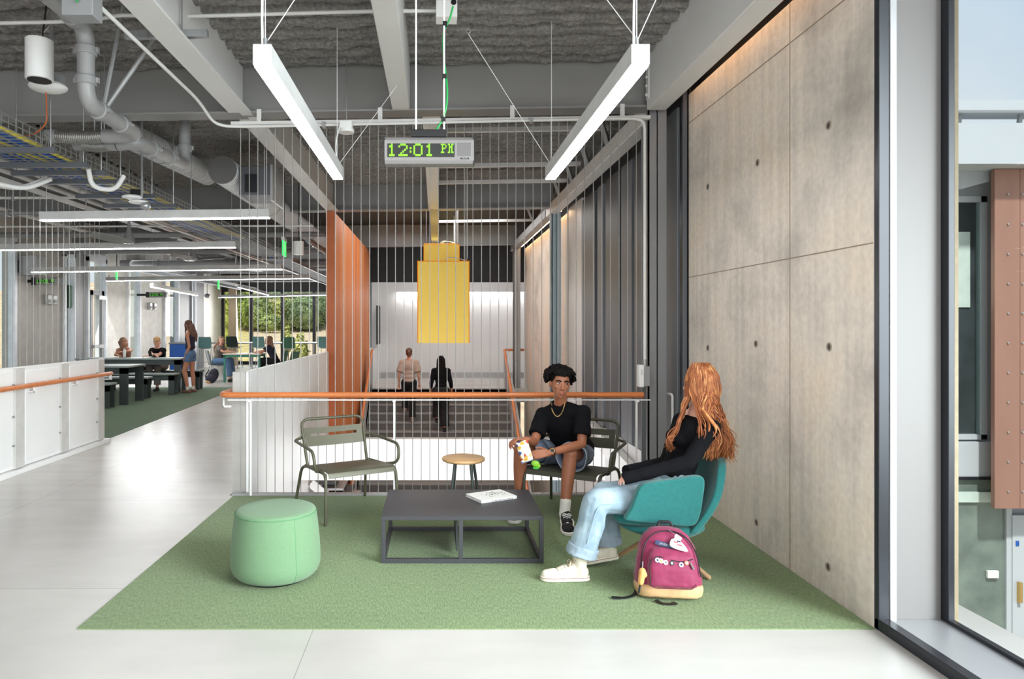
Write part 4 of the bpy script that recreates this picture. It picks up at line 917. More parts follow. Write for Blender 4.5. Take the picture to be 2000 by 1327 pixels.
def exit_sign(px, py, Y, label, edge=91, w=.36, h=.22):
    v = P(px, py, Y); t = thing('exit_sign', label, 'sign', tuple(v))
    if edge:
        M = Matrix.Rotation(math.radians(edge), 4, 'Z')
    else: M = Matrix.Identity(4)
    M.translation = v
    MB().box(-w / 2, w / 2, -.012, .012, -h / 2, h / 2, M).build('face', exitg, t, smooth=0); MB().box(-w / 2, w / 2, -.025, .025, h / 2, h / 2 + .05, M).build('housing', alu_lt, t, smooth=0)
    text('lettering', 'EXIT', .17, white, t, M @ basis((1, 0, 0), (0, 0, 1), (0, -1, 0), (0, -.0135, 0)))
    MB().cyl(v + Vector((0, 0, h / 2)), (v.x, v.y, 4.03 if v.y > 11.5 else 3.95), .010, n=6).build('stem', dkmetal, t)
exit_sign(555, 486, 10.5, 'glowing green exit sign seen edge-on left of the orange wall', 96)
exit_sign(427, 557, 18.3, 'small green exit sign seen edge-on above the far windows', 103)
exit_sign(228, 537, 15.5, 'green exit sign seen edge-on in front of the white left wall', 110, .3, .2)
t = thing('wall_sign', 'narrow dark green upright sign on the grey mullion', 'sign', (XL, 15.5, 2.2)); MB().box(XL + .0, XL + .03, 15.62, 15.72, 1.95, 2.45).build('panel', mat('sign_green', (28, 96, 60), .5), t); MB().box(XL - .02, XL + .001, 15.6, 15.74, 1.93, 2.47).build('backing', dkmetal, t)
t = thing('wall_cabinet', 'grey metal cabinet high on the left wall above the first wall clock', 'cabinet', (XL, 13.9, 2.6)); MB().box(XL, XL + .42, 13.7, 14.0, 2.55, 2.95).build('body', alu_lt, t, bevel=.01); MB().box(XL - .0, XL + .05, 13.66, 13.7, 2.6, 2.85).build('hinge', dkmetal, t)
for k, (px, Y) in enumerate(((86, 14.65), (97, 14.85), (285, 19.9), (293, 20.2))):
    t = thing('wall_sconce', 'small grey wall speaker, ' + ['left one under the nearer wall clock', 'right one under the nearer wall clock', 'left one under the farther wall clock', 'right one under the farther wall clock'][k], 'wall fitting', (XL, Y, 2.1)); MB().box(XL, XL + .09, Y, Y + .16, 2.0, 2.2).build('body', alu_lt, t, bevel=.01); MB().box(XL + .09, XL + .1, Y + .03, Y + .13, 2.03, 2.1).build('grille', steel_dk, t)
t = thing('pendant_speaker', 'white cylindrical speaker hanging beside the green exit sign near the orange wall', 'speaker', tuple(P(583, 485, 11.3))); v = P(583, 485, 11.3); MB().cyl(v + Vector((0, 0, -.11)), v + Vector((0, 0, .11)), .085, n=20).build('body', white, t); MB().cyl(v + Vector((0, 0, .11)), (v.x, v.y, 3.97), .006, n=6).build('cord', black, t)
t = thing('camera_dome', 'small white dome camera hanging before the far windows', 'camera', tuple(P(405, 578, 24))); v = P(405, 578, 24); MB().ell(v, (.10, .10, .08)).build('dome', alu_lt, t); MB().cyl(v, (v.x, v.y, 3.97), .02, n=6).build('stem', white, t)
# ---------------------------------------------------------------- furniture of the seating group
def loft(mb, rings, n=28, M=None):
    """rings: (cx, cy, cz, hx, hy, power): superellipse sections stacked along z"""
    vs = []; fs = []
    for (cx, cy, cz, hx, hy, p) in rings:
        for j in range(n):
            a = 2 * PI * j / n; c, s = math.cos(a), math.sin(a)
            v = Vector((cx + hx * math.copysign(abs(c) ** (2 / p), c), cy + hy * math.copysign(abs(s) ** (2 / p), s), cz)); vs.append(M @ v if M else v)
    k = len(rings)
    for i in range(k - 1):
        for j in range(n): fs.append((i * n + j, i * n + (j + 1) % n, (i + 1) * n + (j + 1) % n, (i + 1) * n + j))
    fs.append(tuple(range(n - 1, -1, -1))); fs.append(tuple((k - 1) * n + j for j in range(n)))
    return mb.add(vs, fs)
# green pouf
pc = (-.98, 4.2, .006); t = thing('pouf', 'round green knitted pouf on the left front of the carpet', 'pouf', pc)
prof = [(.20, .012), (.232, .022), (.256, .045), (.270, .08), (.272, .12), (.266, .22), (.256, .32), (.247, .385), (.243, .400)]
MB().lathe(prof + [(.2425, .402), (.237, .413), (.222, .420), (.15, .4235), (.05, .4245)], pc, 64).build('cover', poufm, t, smooth=50)
MB().lathe([(.18, 0), (.2, .003), (.205, .014), (.19, .02)], pc, 48).build('base', black, t)
MB().tube([Vector(pc) + Vector((.2445 * math.cos(a), .2445 * math.sin(a), .401)) for a in [2 * PI * i / 64 for i in range(64)]], .0028, 6, True).build('seam', mat('pouf_seam', (92, 144, 104), .9), t)
a = -.9; MB().tube([Vector(pc) + Vector((r * math.cos(a), r * math.sin(a), z)) for r, z in prof[1:]], .0016, 5).build('seam', mat('pouf_seam', (92, 144, 104)), t)
# coffee table
x0, x1, y0, y1, h = -.350, .702, 4.415, 5.14, .310; w_ = .028
t = thing('coffee_table', 'low square graphite coffee table with open tube frame in the middle of the carpet', 'table', ((x0 + x1) / 2, (y0 + y1) / 2, .006))
MB().box(x0, x1, y0, y1, h - .026, h).build('top', tablem, t, smooth=0, bevel=.002)
for x in (x0, x1 - w_):
    for y in (y0, y1 - w_): MB().box(x, x + w_, y, y + w_, .006, h - .026).build('leg', tablem, t, smooth=0, bevel=.002)
for y in (y0, y1 - w_): MB().box(x0 + w_, x1 - w_, y, y + w_, .006, .034).build('bottom_rail', tablem, t, smooth=0, bevel=.002)
for x in (x0, x1 - w_): MB().box(x, x + w_, y0 + w_, y1 - w_, .006, .034).build('bottom_rail', tablem, t, smooth=0, bevel=.002)
MB().box(.152, .180, y0, y0 + w_, .034, h - .026).build('leg', tablem, t, smooth=0, bevel=.002)
MB().box(.140, .150, y0 + .16, y1 - .03, .034, h - .026).build('divider_panel', tablem, t, smooth=0)
# book on the table
bk = thing('book', 'white paperback book with black drawing lying on the coffee table', 'book', (.40, 4.90, .31))
M = Matrix.Translation((.40, 4.90, .311)) @ Matrix.Rotation(math.radians(28), 4, 'Z')
MB().box(-.145, .145, -.105, .105, .0015, .017, M).build('pages', paper, bk, smooth=0)
MB().box(-.148, .148, -.108, .108, .017, .0195, M).build('front_cover', paper, bk, smooth=0); MB().box(-.148, .148, -.108, .108, 0, .0015, M).build('back_cover', paper, bk, smooth=0)
MB().box(-.148, .148, -.1105, -.108, 0, .0195, M).build('spine', paper, bk, smooth=0)
ink = mat('ink_sketch', (46, 46, 50), .6, 0, .3, 30); m = MB(); Rb = random.Random(3)
for i in range(70):
    px, py = Rb.gauss(.02, .045), Rb.gauss(.01, .03); a = Rb.uniform(0, PI); l_ = Rb.uniform(.006, .022)
    m.bar(M @ Vector((px, py, .0198)), M @ Vector((px + l_ * math.cos(a), py + l_ * math.sin(a), .0198)), Rb.uniform(.001, .004), .0004)
m.build('cover_drawing', ink, bk, smooth=0)
m = MB()
for i in range(16): m.bar(M @ Vector((-.06 + i * .011, -.1107, .006)), M @ Vector((-.06 + i * .011 + .006, -.1107, .006)), .0006, .006)
m.build('spine_lettering', ink, bk, smooth=0)
# stool
sc_ = (.235, 5.68, 0); t = thing('stool', 'small round oak stool with dark metal legs in front of the cables', 'stool', (sc_[0], sc_[1], .006))
MB().lathe([(.165, .418), (.176, .424), (.18, .434), (.176, .445), (.168, .449)], sc_, 48).build('seat', oak, t, smooth=30)
for a in (.55, 2.2, 3.9, 5.3):
    d = Vector((math.cos(a), math.sin(a), 0)); MB().tube([Vector(sc_) + d * .10 + Vector((0, 0, .418)), Vector(sc_) + d * .165 + Vector((0, 0, .006))], .0125, 10).build('leg', mat('grey_green_metal', (70, 78, 76), .45, .2), t)
# olive lounge chairs
def metal_chair(label, loc, rot, m):
    t = thing('metal_armchair', label, 'armchair')
    MB().tube(arc([(-.27, .20, .365), (-.285, .335, .735), (.285, .335, .735), (.27, .20, .365)], .075, 8), .0125, 12).build('back_frame', m, t)
    for s_ in (-1, 1):
        MB().tube(arc([(s_ * .285, .21, .365), (s_ * .300, -.30, .388), (s_ * .315, -.335, .0)], .07, 8), .0125, 12).build('front_leg', m, t)
        MB().tube(arc([(s_ * .28, .16, .367), (s_ * .295, .275, .345), (s_ * .325, .36, .0)], .06, 8), .0125, 12).build('rear_leg', m, t)
        MB().tube(arc([(s_ * .281, .305, .585), (s_ * .36, .27, .572), (s_ * .372, -.22, .555), (s_ * .362, -.235, .405), (s_ * .300, -.13, .382)], .07, 8), .0125, 12).build('armrest', m, t)
    prof_ = [(-.325, .362), (-.312, .392), (-.28, .402), (-.15, .395), (.02, .380), (.20, .366)]
    vs = []; fs = []; k = len(prof_)
    for x in (-.285, .285):
        for y, z in prof_: vs.append((x, y, z))
        for y, z in prof_: vs.append((x, y, z - .006))
    for i in range(k - 1):
        a, b_ = i, 2 * k + i
        fs += [(a, a + 1, b_ + 1, b_), (k + a, k + b_ - 0, k + b_ + 1, k + a + 1), (a, k + a, k + a + 1, a + 1), (b_, b_ + 1, k + b_ + 1, k + b_)]
    fs += [(0, 2 * k, 3 * k, k), (k - 1, 2 * k - 1, 4 * k - 1, 3 * k - 1)]
    MB().add(vs, fs).build('seat', m, t, smooth=30)
    ang = math.atan2(.135, .37); M = Matrix.Translation((0, .335, .735)) @ Matrix.Rotation(-ang, 4, 'X')
    b = MB(); pw = .262
    for (xa, xb, za, zb_) in ((-pw, pw, -.125, -.075), (-pw, pw, -.235, -.150), (-pw, -pw + .05, -.150, -.125), (pw - .05, pw, -.150, -.125)):
        n = 8
        for i in range(n):
            u0, u1 = xa + (xb - xa) * i / n, xa + (xb - xa) * (i + 1) / n; f_ = lambda u: .018 * (1 - (u / pw) ** 2)
            vs = [M @ Vector(v) for v in ((u0, f_(u0) - .003, za), (u1, f_(u1) - .003, za), (u1, f_(u1) - .003, zb_), (u0, f_(u0) - .003, zb_), (u0, f_(u0) + .003, za), (u1, f_(u1) + .003, za), (u1, f_(u1) + .003, zb_), (u0, f_(u0) + .003, zb_))]
            b.add(vs, [(0, 1, 2, 3), (4, 7, 6, 5), (0, 4, 5, 1), (3, 2, 6, 7), (0, 3, 7, 4), (1, 5, 6, 2)])
    b.build('backrest', m, t, smooth=30)
    t.location = loc; t.rotation_euler = (0, 0, rot); return t
metal_chair('empty olive green metal armchair with slotted back at the left of the table', (-.735, 5.68, .006), math.radians(30), oli)
metal_chair('dark olive metal armchair under the seated young man', (1.13, 5.58, .006), math.radians(-30), olid)
# teal shell chair
def spoly(pts, n=6):
    """smooth closed outline through points (Catmull-Rom)"""
    out = []; k = len(pts)
    for i in range(k):
        p0, p1, p2, p3 = [Vector(pts[(i + j - 1) % k] + (0,)) for j in range(4)]
        for s_ in range(n):
            u = s_ / n; out.append(.5 * ((2 * p1) + (p2 - p0) * u + (2 * p0 - 5 * p1 + 4 * p2 - p3) * u * u + (3 * p1 - p0 - 3 * p2 + p3) * u ** 3))
    return [(v.x, v.y) for v in out]
tcx, tcy = 1.45, 4.36
tch = thing('shell_chair', 'teal upholstered shell chair with wooden legs under the red-haired girl', 'armchair', (tcx, tcy, .006))
def pxz(px, py, Y): v = P(px, py, Y); return (v.x, v.z)
YN = 4.08
arm = spoly([pxz(*p, YN) for p in ((1219, 1012), (1229, 990), (1236, 966), (1244, 946), (1262, 938), (1310, 931), (1352, 925), (1366, 934), (1366, 975), (1362, 1010), (1350, 1026), (1310, 1025), (1262, 1020), (1232, 1016))])
def panel(name, poly, y0, y1, lean=0):
    b = MB(); b.prism(poly, y1 - y0, basis((1, 0, 0), (0, 0, 1), (0, 1, 0), (0, y0, 0)))
    for v in b.v: v.y += lean * (v.z - .3)
    return b.build(name, tealf, tch, smooth=60, bevel=.016, seg=3)
panel('arm_panel', arm, YN - .01, YN + .05, -.22)
arm2 = spoly([(1.30, .285), (1.33, .34), (1.37, .45), (1.44, .535), (1.58, .55), (1.62, .53), (1.62, .36), (1.58, .27), (1.44, .26)])
panel('arm_panel', arm2, YN + .50, YN + .56, .22)
b = MB(); loft(b, [(tcx - .01, tcy, .245, .13, .20, 3), (tcx - .02, tcy, .262, .20, .25, 3), (tcx - .045, tcy, .30, .27, .27, 4), (tcx - .05, tcy, .335, .28, .275, 4)], 36); b.build('seat_shell', tealf, tch, smooth=60, sub=1)
b = MB(); loft(b, [(tcx - .10, tcy, .325, .23, .225, 5), (tcx - .12, tcy, .345, .245, .245, 5), (tcx - .12, tcy, .388, .245, .245, 5), (tcx - .11, tcy, .405, .22, .225, 5)], 36); b.build('seat_cushion', tealf, tch, smooth=60, sub=1)
# back: curved panel leaning outward
b = MB(); vs = []; fs = []; NU, NV = 14, 10
for side in (0, 1):
    for j in range(NV + 1):
        v = j / NV; z = .295 + .435 * v
        for i in range(NU + 1):
            u = i / NU * 2 - 1; hw = .27 + .03 * math.sin(v * PI) - .05 * v * v
            topz = z - (.05 * abs(u) ** 3 * v)
            xx = 1.575 + .195 * v + .03 * math.sin(v * PI) - .06 * u * u + (.055 if side else 0)
            vs.append((xx, tcy + u * hw, topz))
n1 = (NU + 1) * (NV + 1)
for j in range(NV):
    for i in range(NU):
        a = j * (NU + 1) + i; c_ = a + NU + 1; fs += [(a, a + 1, c_ + 1, c_), (n1 + a, n1 + c_, n1 + c_ + 1, n1 + a + 1)]
for i in range(NU):
    fs.append((i, n1 + i, n1 + i + 1, i + 1)); a = NV * (NU + 1) + i; fs.append((a, a + 1, n1 + a + 1, n1 + a))
for j in range(NV):
    a = j * (NU + 1); c_ = a + NU + 1; fs.append((a, c_, n1 + c_, n1 + a)); a += NU; c_ += NU; fs.append((a, n1 + a, n1 + c_, c_))
MB().add(vs, fs).build('backrest', tealf, tch, smooth=60, bevel=.014, seg=3)
MB().cyl((tcx - .04, tcy, .205), (tcx - .04, tcy, .25), .05, .055, 20).build('hub', white, tch)
for q in ((1.225, 4.53), (1.655, 4.13), (1.25, 4.16), (1.68, 4.55)):
    a = Vector((tcx - .04, tcy, .215)); e = Vector((q[0], q[1], .022)); MB().cap(a + (e - a) * .1, e, .017, .015, 12).build('leg', legwood, tch)
# backpack
bp_ = thing('backpack', 'maroon backpack with tan base standing against the teal chair', 'backpack', (1.33, 3.90, .006))
MBk = Matrix.Translation((1.33, 3.90, .006)) @ Matrix.Rotation(math.radians(-6), 4, 'Z') @ Matrix.Rotation(math.radians(-9), 4, 'X')
b = MB(); loft(b, [(0, 0, .012, .150, .075, 3), (0, 0, .03, .178, .10, 3.4), (0, 0, .10, .184, .108, 3), (.0, 0, .20, .170, .10, 2.8), (.0, 0, .28, .152, .088, 2.6), (-.004, 0, .335, .125, .070, 2.4), (-.006, .0, .368, .085, .045, 2.2), (-.006, 0, .382, .03, .015, 2)], 36, MBk)
me = blob(b, .007, 'body', 3, .004, 16, 2); body = mobj('body', me, maroon, bp_)
if '_w' in body: pass
b = MB(); loft(b, [(0, -.085, .062, .118, .03, 4), (0, -.105, .075, .132, .045, 4), (0, -.108, .16, .130, .046, 3.4), (.0, -.100, .235, .118, .040, 3), (.0, -.088, .268, .098, .026, 2.6), (0, -.08, .278, .06, .012, 2)], 32, MBk)
mobj('front_pocket', blob(b, .006, 'front_pocket', 3, .0035, 18, 5), maroon, bp_)
b = MB(); loft(b, [(0, 0, .0, .165, .09, 3), (0, 0, .010, .180, .112, 3.2), (0, -.002, .045, .189, .121, 3.2), (0, -.004, .066, .187, .118, 3.2), (0, -.004, .072, .182, .112, 3.2)], 40, MBk)
mobj('suede_base', blob(b, .007, 'suede_base', 3, .004, 14, 9), tanle, bp_)
def onbp(pts, dy=0): return [MBk @ Vector(p) for p in pts]
def ontop(x, z, off=.0): # point on front pocket face
    return MBk @ Vector((x, -.150 - off + .9 * max(0, abs(x) - .1) ** 1.5 * 3 + max(0, z - .16) * .22, z))
MB().tube(arc([ontop(-.122, .075, -.002), ontop(-.122, .20, -.004), ontop(-.085, .236, .0), ontop(-.02, .218, .003), ontop(.05, .205, .003), ontop(.112, .222, .0)], .03), .0035, 6).build('zipper', black, bp_)
MB().tube(arc([ontop(-.122, .075, -.002), ontop(-.1, .066, .0), ontop(.1, .066, .0), ontop(.122, .09, -.0)], .03), .003, 6).build('pocket_piping', mat('maroon_piping', (104, 20, 54), .7), bp_)
MB().tube(arc(onbp([(-.166, -.075, .12), (-.150, -.076, .25), (-.115, -.070, .325), (-.05, -.062, .362), (.04, -.060, .362), (.105, -.068, .325), (.148, -.074, .25), (.166, -.08, .12)]), .04), .0038, 6).build('zipper', black, bp_)
MB().tube(arc(onbp([(-.04, .02, .372), (-.035, .02, .402), (.035, .02, .402), (.04, .02, .372)]), .02), .009, 8).build('grab_handle', black, bp_)
Mp = MBk @ Matrix.Translation((-.02, -.098, .288)) @ Matrix.Rotation(math.radians(-24), 4, 'X') @ Matrix.Rotation(math.radians(15), 4, 'Y')
pt = MB().box(-.062, .062, -.004, .002, -.013, .013, Mp).build('label_patch', navyp, bp_, smooth=0)
def inlocal(M, root): return Matrix.Translation(-Vector(root['_w'])) @ M
sub(pt, text('patch_lettering', 'JANSPORT', .017, alu_lt, None, inlocal(Mp, bp_) @ basis((1, 0, 0), (0, 0, 1), (0, -1, 0), (0, -.0045, 0))))
for i, (x, z, c_) in enumerate(((-.082, .214, paper), (-.062, .210, paper), (-.038, .203, paper), (-.005, .200, black), (.045, .194, paper), (.075, .204, mat('coral_pin', (214, 110, 84), .4)))):
    p = ontop(x, z, .006); n_ = (MBk.to_3x3() @ Vector((0, -1, .22))).normalized()
    d_ = MB().cyl(p - n_ * .003, p + n_ * .003, .0125, n=14).build('badge', c_, bp_); 
    sub(d_, MB().cyl(p - Vector(bp_['_w']) + n_ * .003, p - Vector(bp_['_w']) + n_ * .004, .006, n=10).build('badge_motif', [navyp, lime, greyf, paper, navyp, paper][i], None))
MB().bar(ontop(.096, .205, .008), ontop(.112, .172, .008), .012, .004).build('zip_pull', galv, bp_)
ch = thing('key_charm', 'white and red printed charm hanging from the backpack top', 'charm', tuple(MBk @ Vector((.045, -.11, .30))))
Mc = MBk @ Matrix.Translation((.035, -.112, .305)) @ Matrix.Rotation(math.radians(-24), 4, 'X') @ Matrix.Rotation(math.radians(12), 4, 'Y')
b = MB(); b.prism(spoly([(-.03, -.03), (.055, -.038), (.045, -.012), (.018, .012), (.022, .03), (.004, .042), (-.012, .045), (-.018, .02), (-.034, .008)], 4), .007, Mc @ basis((1, 0, 0), (0, 0, 1), (0, -1, 0))); cb = b.build('tag', paper, ch, smooth=30)
for dx, dz, rr2, m_ in ((-.008, .0, .012, mat('charm_red', (206, 78, 84), .5)), (.008, .008, .010, navyp), (.014, -.012, .013, mat('charm_red', (206, 78, 84)))):
    MB().box(dx - rr2, dx + rr2, -.0085, -.0070, dz - .004, dz + .004, Mc).build('print', m_, ch, smooth=0)
MB().tube([Mc @ Vector((-.004, -.004, .04)), MBk @ Vector((-.0, -.06, .37))], .002, 5).build('loop', galv, ch)
ch = thing('key_charm', 'orange charm with lanyard hanging at the left side of the backpack', 'charm', tuple(MBk @ Vector((-.17, -.11, .13))))
p0 = MBk @ Vector((-.158, -.125, .20)); p1 = p0 + Vector((-.006, -.012, -.05)); p2 = p1 + Vector((-.01, -.004, -.06))
b = MB(); b.cap(p1, p2, .020, .017); b.cap(p1, p1 + Vector((.012, 0, -.02)), .016)
mobj('charm_body', blob(b, .004, 'charm_body', 3), mat('orange_charm', (214, 160, 96), .6), ch); MB().tube([p0, p1], .003, 6).build('clip', galv, ch); MB().bar(p2, p2 + Vector((-.012, -.002, -.06)), .014, .004).build('strap', mat('charm_strap', (40, 46, 56), .7), ch)
for pts, l_ in (([(-.16, .05, .02), (-.20, -.03, .006), (-.27, -.06, .004), (-.335, -.055, .006)], 'left'), ([(-.1, -.10, .01), (-.08, -.135, .004), (-.03, -.145, .004), (.0, -.13, .006)], 'front')):
    pp_ = arc([Vector((1.33 + p[0], 3.90 + p[1], .008 + p[2])) for p in pts], .06); b = MB()
    for i in range(len(pp_) - 1): b.bar(pp_[i], pp_[i + 1], .022 if i < len(pp_) - 3 else .03, .004)
    b.build('strap', black, bp_, smooth=0)
for s_ in (-1, 1):
    pp_ = arc(onbp([(s_ * .07, .09, .34), (s_ * .09, .15, .25), (s_ * .11, .14, .1), (s_ * .14, .09, .03)]), .06); b = MB()
    for i in range(len(pp_) - 1): b.bar(pp_[i], pp_[i + 1], .05, .01)
    b.build('shoulder_strap', maroon, bp_, smooth=0)
# ---------------------------------------------------------------- people
V = Vector
def head_shapes(b, M, s, fem=False):
    """head in local axes: x side, y forward, z up; origin between the ears; about 0.23 m high at s = 1"""
    R3 = M.to_3x3()
    def e(c, r, rot=None): b.ell(M @ (V(c) * s), tuple(v * s for v in r), R3 @ rot if rot else R3, 20, 14)
    def k(a, c, r0, r1): b.cap(M @ (V(a) * s), M @ (V(c) * s), r0 * s, r1 * s)
    e((0, -.014, .042), (.074, .093, .078))
    loft(b, [(0, .000, .085, .048, .060, 2.2), (0, .008, .062, .066, .074, 2.2), (0, .012, .020, .068, .076, 2.2), (0, .014, -.020, .0655, .075, 2.2), (0, .018, -.050, .058, .069, 2.2), (0, .025, -.075, .0475, .060, 2.15), (0, .038, -.096, .034, .044, 2.1), (0, .052, -.110, .018, .024, 2)], 28, M @ Matrix.Scale(s, 4))
    e((0, .074, -.096), (.016, .012, .013))
    for sx_ in (-1, 1):
        e((sx_ * .040, .058, -.020), (.020, .021, .022))
        k((sx_ * .014, .0800, .028), (sx_ * .042, .068, .028), .0080, .0075)
        e((sx_ * .0095, .0915, -.035), (.0085, .009, .0075)); e((sx_ * .075, -.006, -.010), (.009, .020, .031), Matrix.Rotation(sx_ * -.25, 3, 'Z'))
    k((0, .084, .020), (0, .102, -.027), .0072, .0100); k((0, .084, -.062), (0, .085, -.074), .012, .012)
def face_parts(t, M, s, brow_m, iris_dx=0.0, smile=.006, brow_w=.0052, lip=lipm):
    R3 = M.to_3x3()
    for sx_, nm in ((-1, 'eye'), (1, 'eye')):
        c = M @ (V((sx_ * .031, .0720, .008)) * s)
        ey = MB().ell(c, (.0142 * s, .0115 * s, .0064 * s), R3, 16, 10).build(nm, eye_w, t)
        c2 = M @ (V((sx_ * .031 + iris_dx, .0828 - abs(iris_dx) * .12, .008)) * s); sub(ey, MB().ell(c2 - V(t['_w']), (.0066 * s, .0022 * s, .0064 * s), R3, 12, 8).build('iris', eye_k, None))
        lid = [M @ (V((sx_ * .031 + dx * .0160, .0850 - abs(dx) * .008, .0155 - .0065 * dx * dx)) * s) for dx in (-1, -.5, 0, .5, 1)]
        sub(ey, MB().tube([p - V(t['_w']) for p in lid], .0019 * s, 6).build('eyelid', brow_m, None))
        pts = [M @ (V((sx_ * (.012 + .042 * u), .0895 - .019 * u * u, .0262 + .0065 * math.sin(PI * min(1, u * 1.05)) - .002 * u)) * s) for u in (0, .25, .5, .75, 1)]
        MB().tube(pts, [brow_w * s * q for q in (.8, 1, 1, .85, .45)], 8).build('eyebrow', brow_m, t)
    pts = [M @ (V((x, .0945 - 14 * x * x, -.0660 + smile * (x / .026) ** 2)) * s) for x in (-.026, -.018, -.008, 0, .008, .018, .026)]
    MB().tube(pts, [q * s for q in (.0014, .0028, .0036, .0034, .0036, .0028, .0014)], 8).build('lip', lip, t)
    pts = [M @ (V((x, .0935 - 14 * x * x, -.0735 + smile * (x / .024) ** 2)) * s) for x in (-.022, -.012, 0, .012, .022)]
    MB().tube(pts, [q * s for q in (.0014, .0036, .0046, .0036, .0014)], 8).build('lip', lip, t)
def hand_shapes(b, w, d, n, thumb, curl=(.35, .5, .35), s=1.0, spread=.02):
    """w wrist, d towards the fingertips, n the way the palm faces, thumb: +1/-1 side along d x n"""
    w = V(w); d = V(d).normalized(); n = V(n); n = (n - d * n.dot(d)).normalized(); l = d.cross(n) * thumb
    b.cap(w - d * .02 * s, w + d * .015 * s, .021 * s, .021 * s)
    for i in range(4):
        o = (.026 - .0175 * i) * s; b.cap(w + d * .012 * s + l * o * .55, w + d * (.083 - .004 * abs(i - 1.2)) * s + l * o, .0125 * s, .0100 * s)
    for i, q in enumerate((.92, 1.0, .95, .76)):
        o = (.026 - .0175 * i) * s; p = w + d * (.083 - .004 * abs(i - 1.2)) * s + l * o; a = 0.0; dd = d + l * spread * (1.5 - i)
        for j, (sl, r0, r1) in enumerate(((.043, .0096, .0086), (.027, .0086, .0078), (.022, .0076, .0062))):
            a += curl[j] * (1 + .12 * i); v = (dd * math.cos(a) + n * math.sin(a)).normalized(); e = p + v * sl * q * s; b.cap(p, e, r0 * s, r1 * s); p = e
    p = w + d * .022 * s + l * .022 * s; v = (d * .62 + l * .62 + n * .40).normalized(); e = p + v * .046 * s; b.cap(p, e, .0135 * s, .0105 * s)
    v = (d * .85 + l * .25 + n * .45).normalized(); b.cap(e, e + v * .034 * s, .0102 * s, .0078 * s)
def body_shapes(b, J, s=1.0, fem=False, legs=True, hands=True):
    lat = (J['shR'] - J['shL']).normalized(); up = (J['neck'] - J['hip']).normalized(); fw = up.cross(lat).normalized()
    if fw.dot(J['fwd']) < 0: fw = -fw
    lat = fw.cross(up).normalized(); R3 = basis(lat, fw, up).to_3x3(); J['R3'] = R3; J['up'] = up; J['fw'] = fw
    hl = (J['hipR'] - J['hipL']).normalized()
    mid = J['hip'].lerp(J['neck'], .42); ch_ = J['hip'].lerp(J['neck'], .70)
    w = .9 if fem else 1.0
    for c, r in ((J['hip'], (.155, .105, .11)), (mid, (.128 * w, .09, .13)), (ch_, (.158 * w, .105, .15))): b.ell(c, tuple(v * s for v in r), R3, 20, 12)
    b.cap(J['shL'], J['shR'], .050 * s, .050 * s); b.cap(J['neck'] + up * .03 * s, J['shL'], .042 * s, .040 * s); b.cap(J['neck'] + up * .03 * s, J['shR'], .042 * s, .040 * s)
    b.cap(J['neck'] - up * .04 * s, J['headc'] - up * .02 * s - J['hfwd'] * .012 * s, .054 * s * w, .050 * s * w)
    for q in 'LR':
        b.ell(J['sh' + q], .052 * s, None, 14, 10); b.cap(J['sh' + q], J['el' + q], .045 * s * w, .036 * s * w); b.cap(J['el' + q], J['el' + q].lerp(J['wr' + q], .35), .036 * s * w, .037 * s * w); b.cap(J['el' + q].lerp(J['wr' + q], .35), J['wr' + q], .037 * s * w, .024 * s * w)
        if hands: hand_shapes(b, J['wr' + q], J.get('hd' + q, J['wr' + q] - J['el' + q]), J.get('hn' + q, V((0, 0, -1))), J.get('ht' + q, 1), J.get('hc' + q, (.35, .5, .35)), s * (.92 if fem else 1))
        if legs:
            b.cap(J['hip' + q], J['kn' + q], .082 * s, .054 * s); b.ell(J['kn' + q], .055 * s, None, 14, 10)
            k_, a_ = J['kn' + q], J['an' + q]; ax = (a_ - k_).normalized(); f_ = V(J.get('toe' + q, J['fwd'])).normalized()
            b.cap(k_, k_.lerp(a_, .32) - f_ * .012 * s, .052 * s, .055 * s); b.cap(k_.lerp(a_, .32) - f_ * .012 * s, a_, .055 * s, .036 * s)
            if J.get('feet', True): b.cap(a_, a_ + ax * .05 * s, .036 * s, .036 * s)
            if J.get('feet', True): b.cap(a_ + ax * .055 * s - f_ * .03 * s, a_ + ax * .065 * s + f_ * .12 * s, .036 * s, .030 * s)
def flat(b, a, c, r0, r1, n=18, mid=None):
    if mid is None: b.tube([a, c], [r0, r1], n)
    else: b.tube([a, V(a).lerp(V(c), .5), c], [r0, mid, r1], n)
def torso_cloth(b, J, s, pad, fem, low=.0, bust=False):
    R3 = J['R3']; up = J['up']; mid = J['hip'].lerp(J['neck'], .42); ch_ = J['hip'].lerp(J['neck'], .70); w = .9 if fem else 1.0
    b.ell(J['hip'].lerp(J['neck'], low), ((.150 * s + pad) * w, .105 * s + pad, .085 * s), R3, 20, 12)
    b.ell(mid, (.128 * w * s + pad, .09 * s + pad, .14 * s), R3, 20, 12); b.ell(ch_, (.158 * w * s + pad, .105 * s + pad, .15 * s + pad * .5), R3, 20, 12)
    if low < .2: b.ell(J['hip'].lerp(J['neck'], .20), ((.138 * s + pad) * w, .098 * s + pad, .10 * s), R3, 20, 12)
    if bust:
        b.ell(J['hip'].lerp(J['neck'], .655) + J['fw'] * .068 * s, (.118 * s, .072 * s, .066 * s), R3, 20, 12)
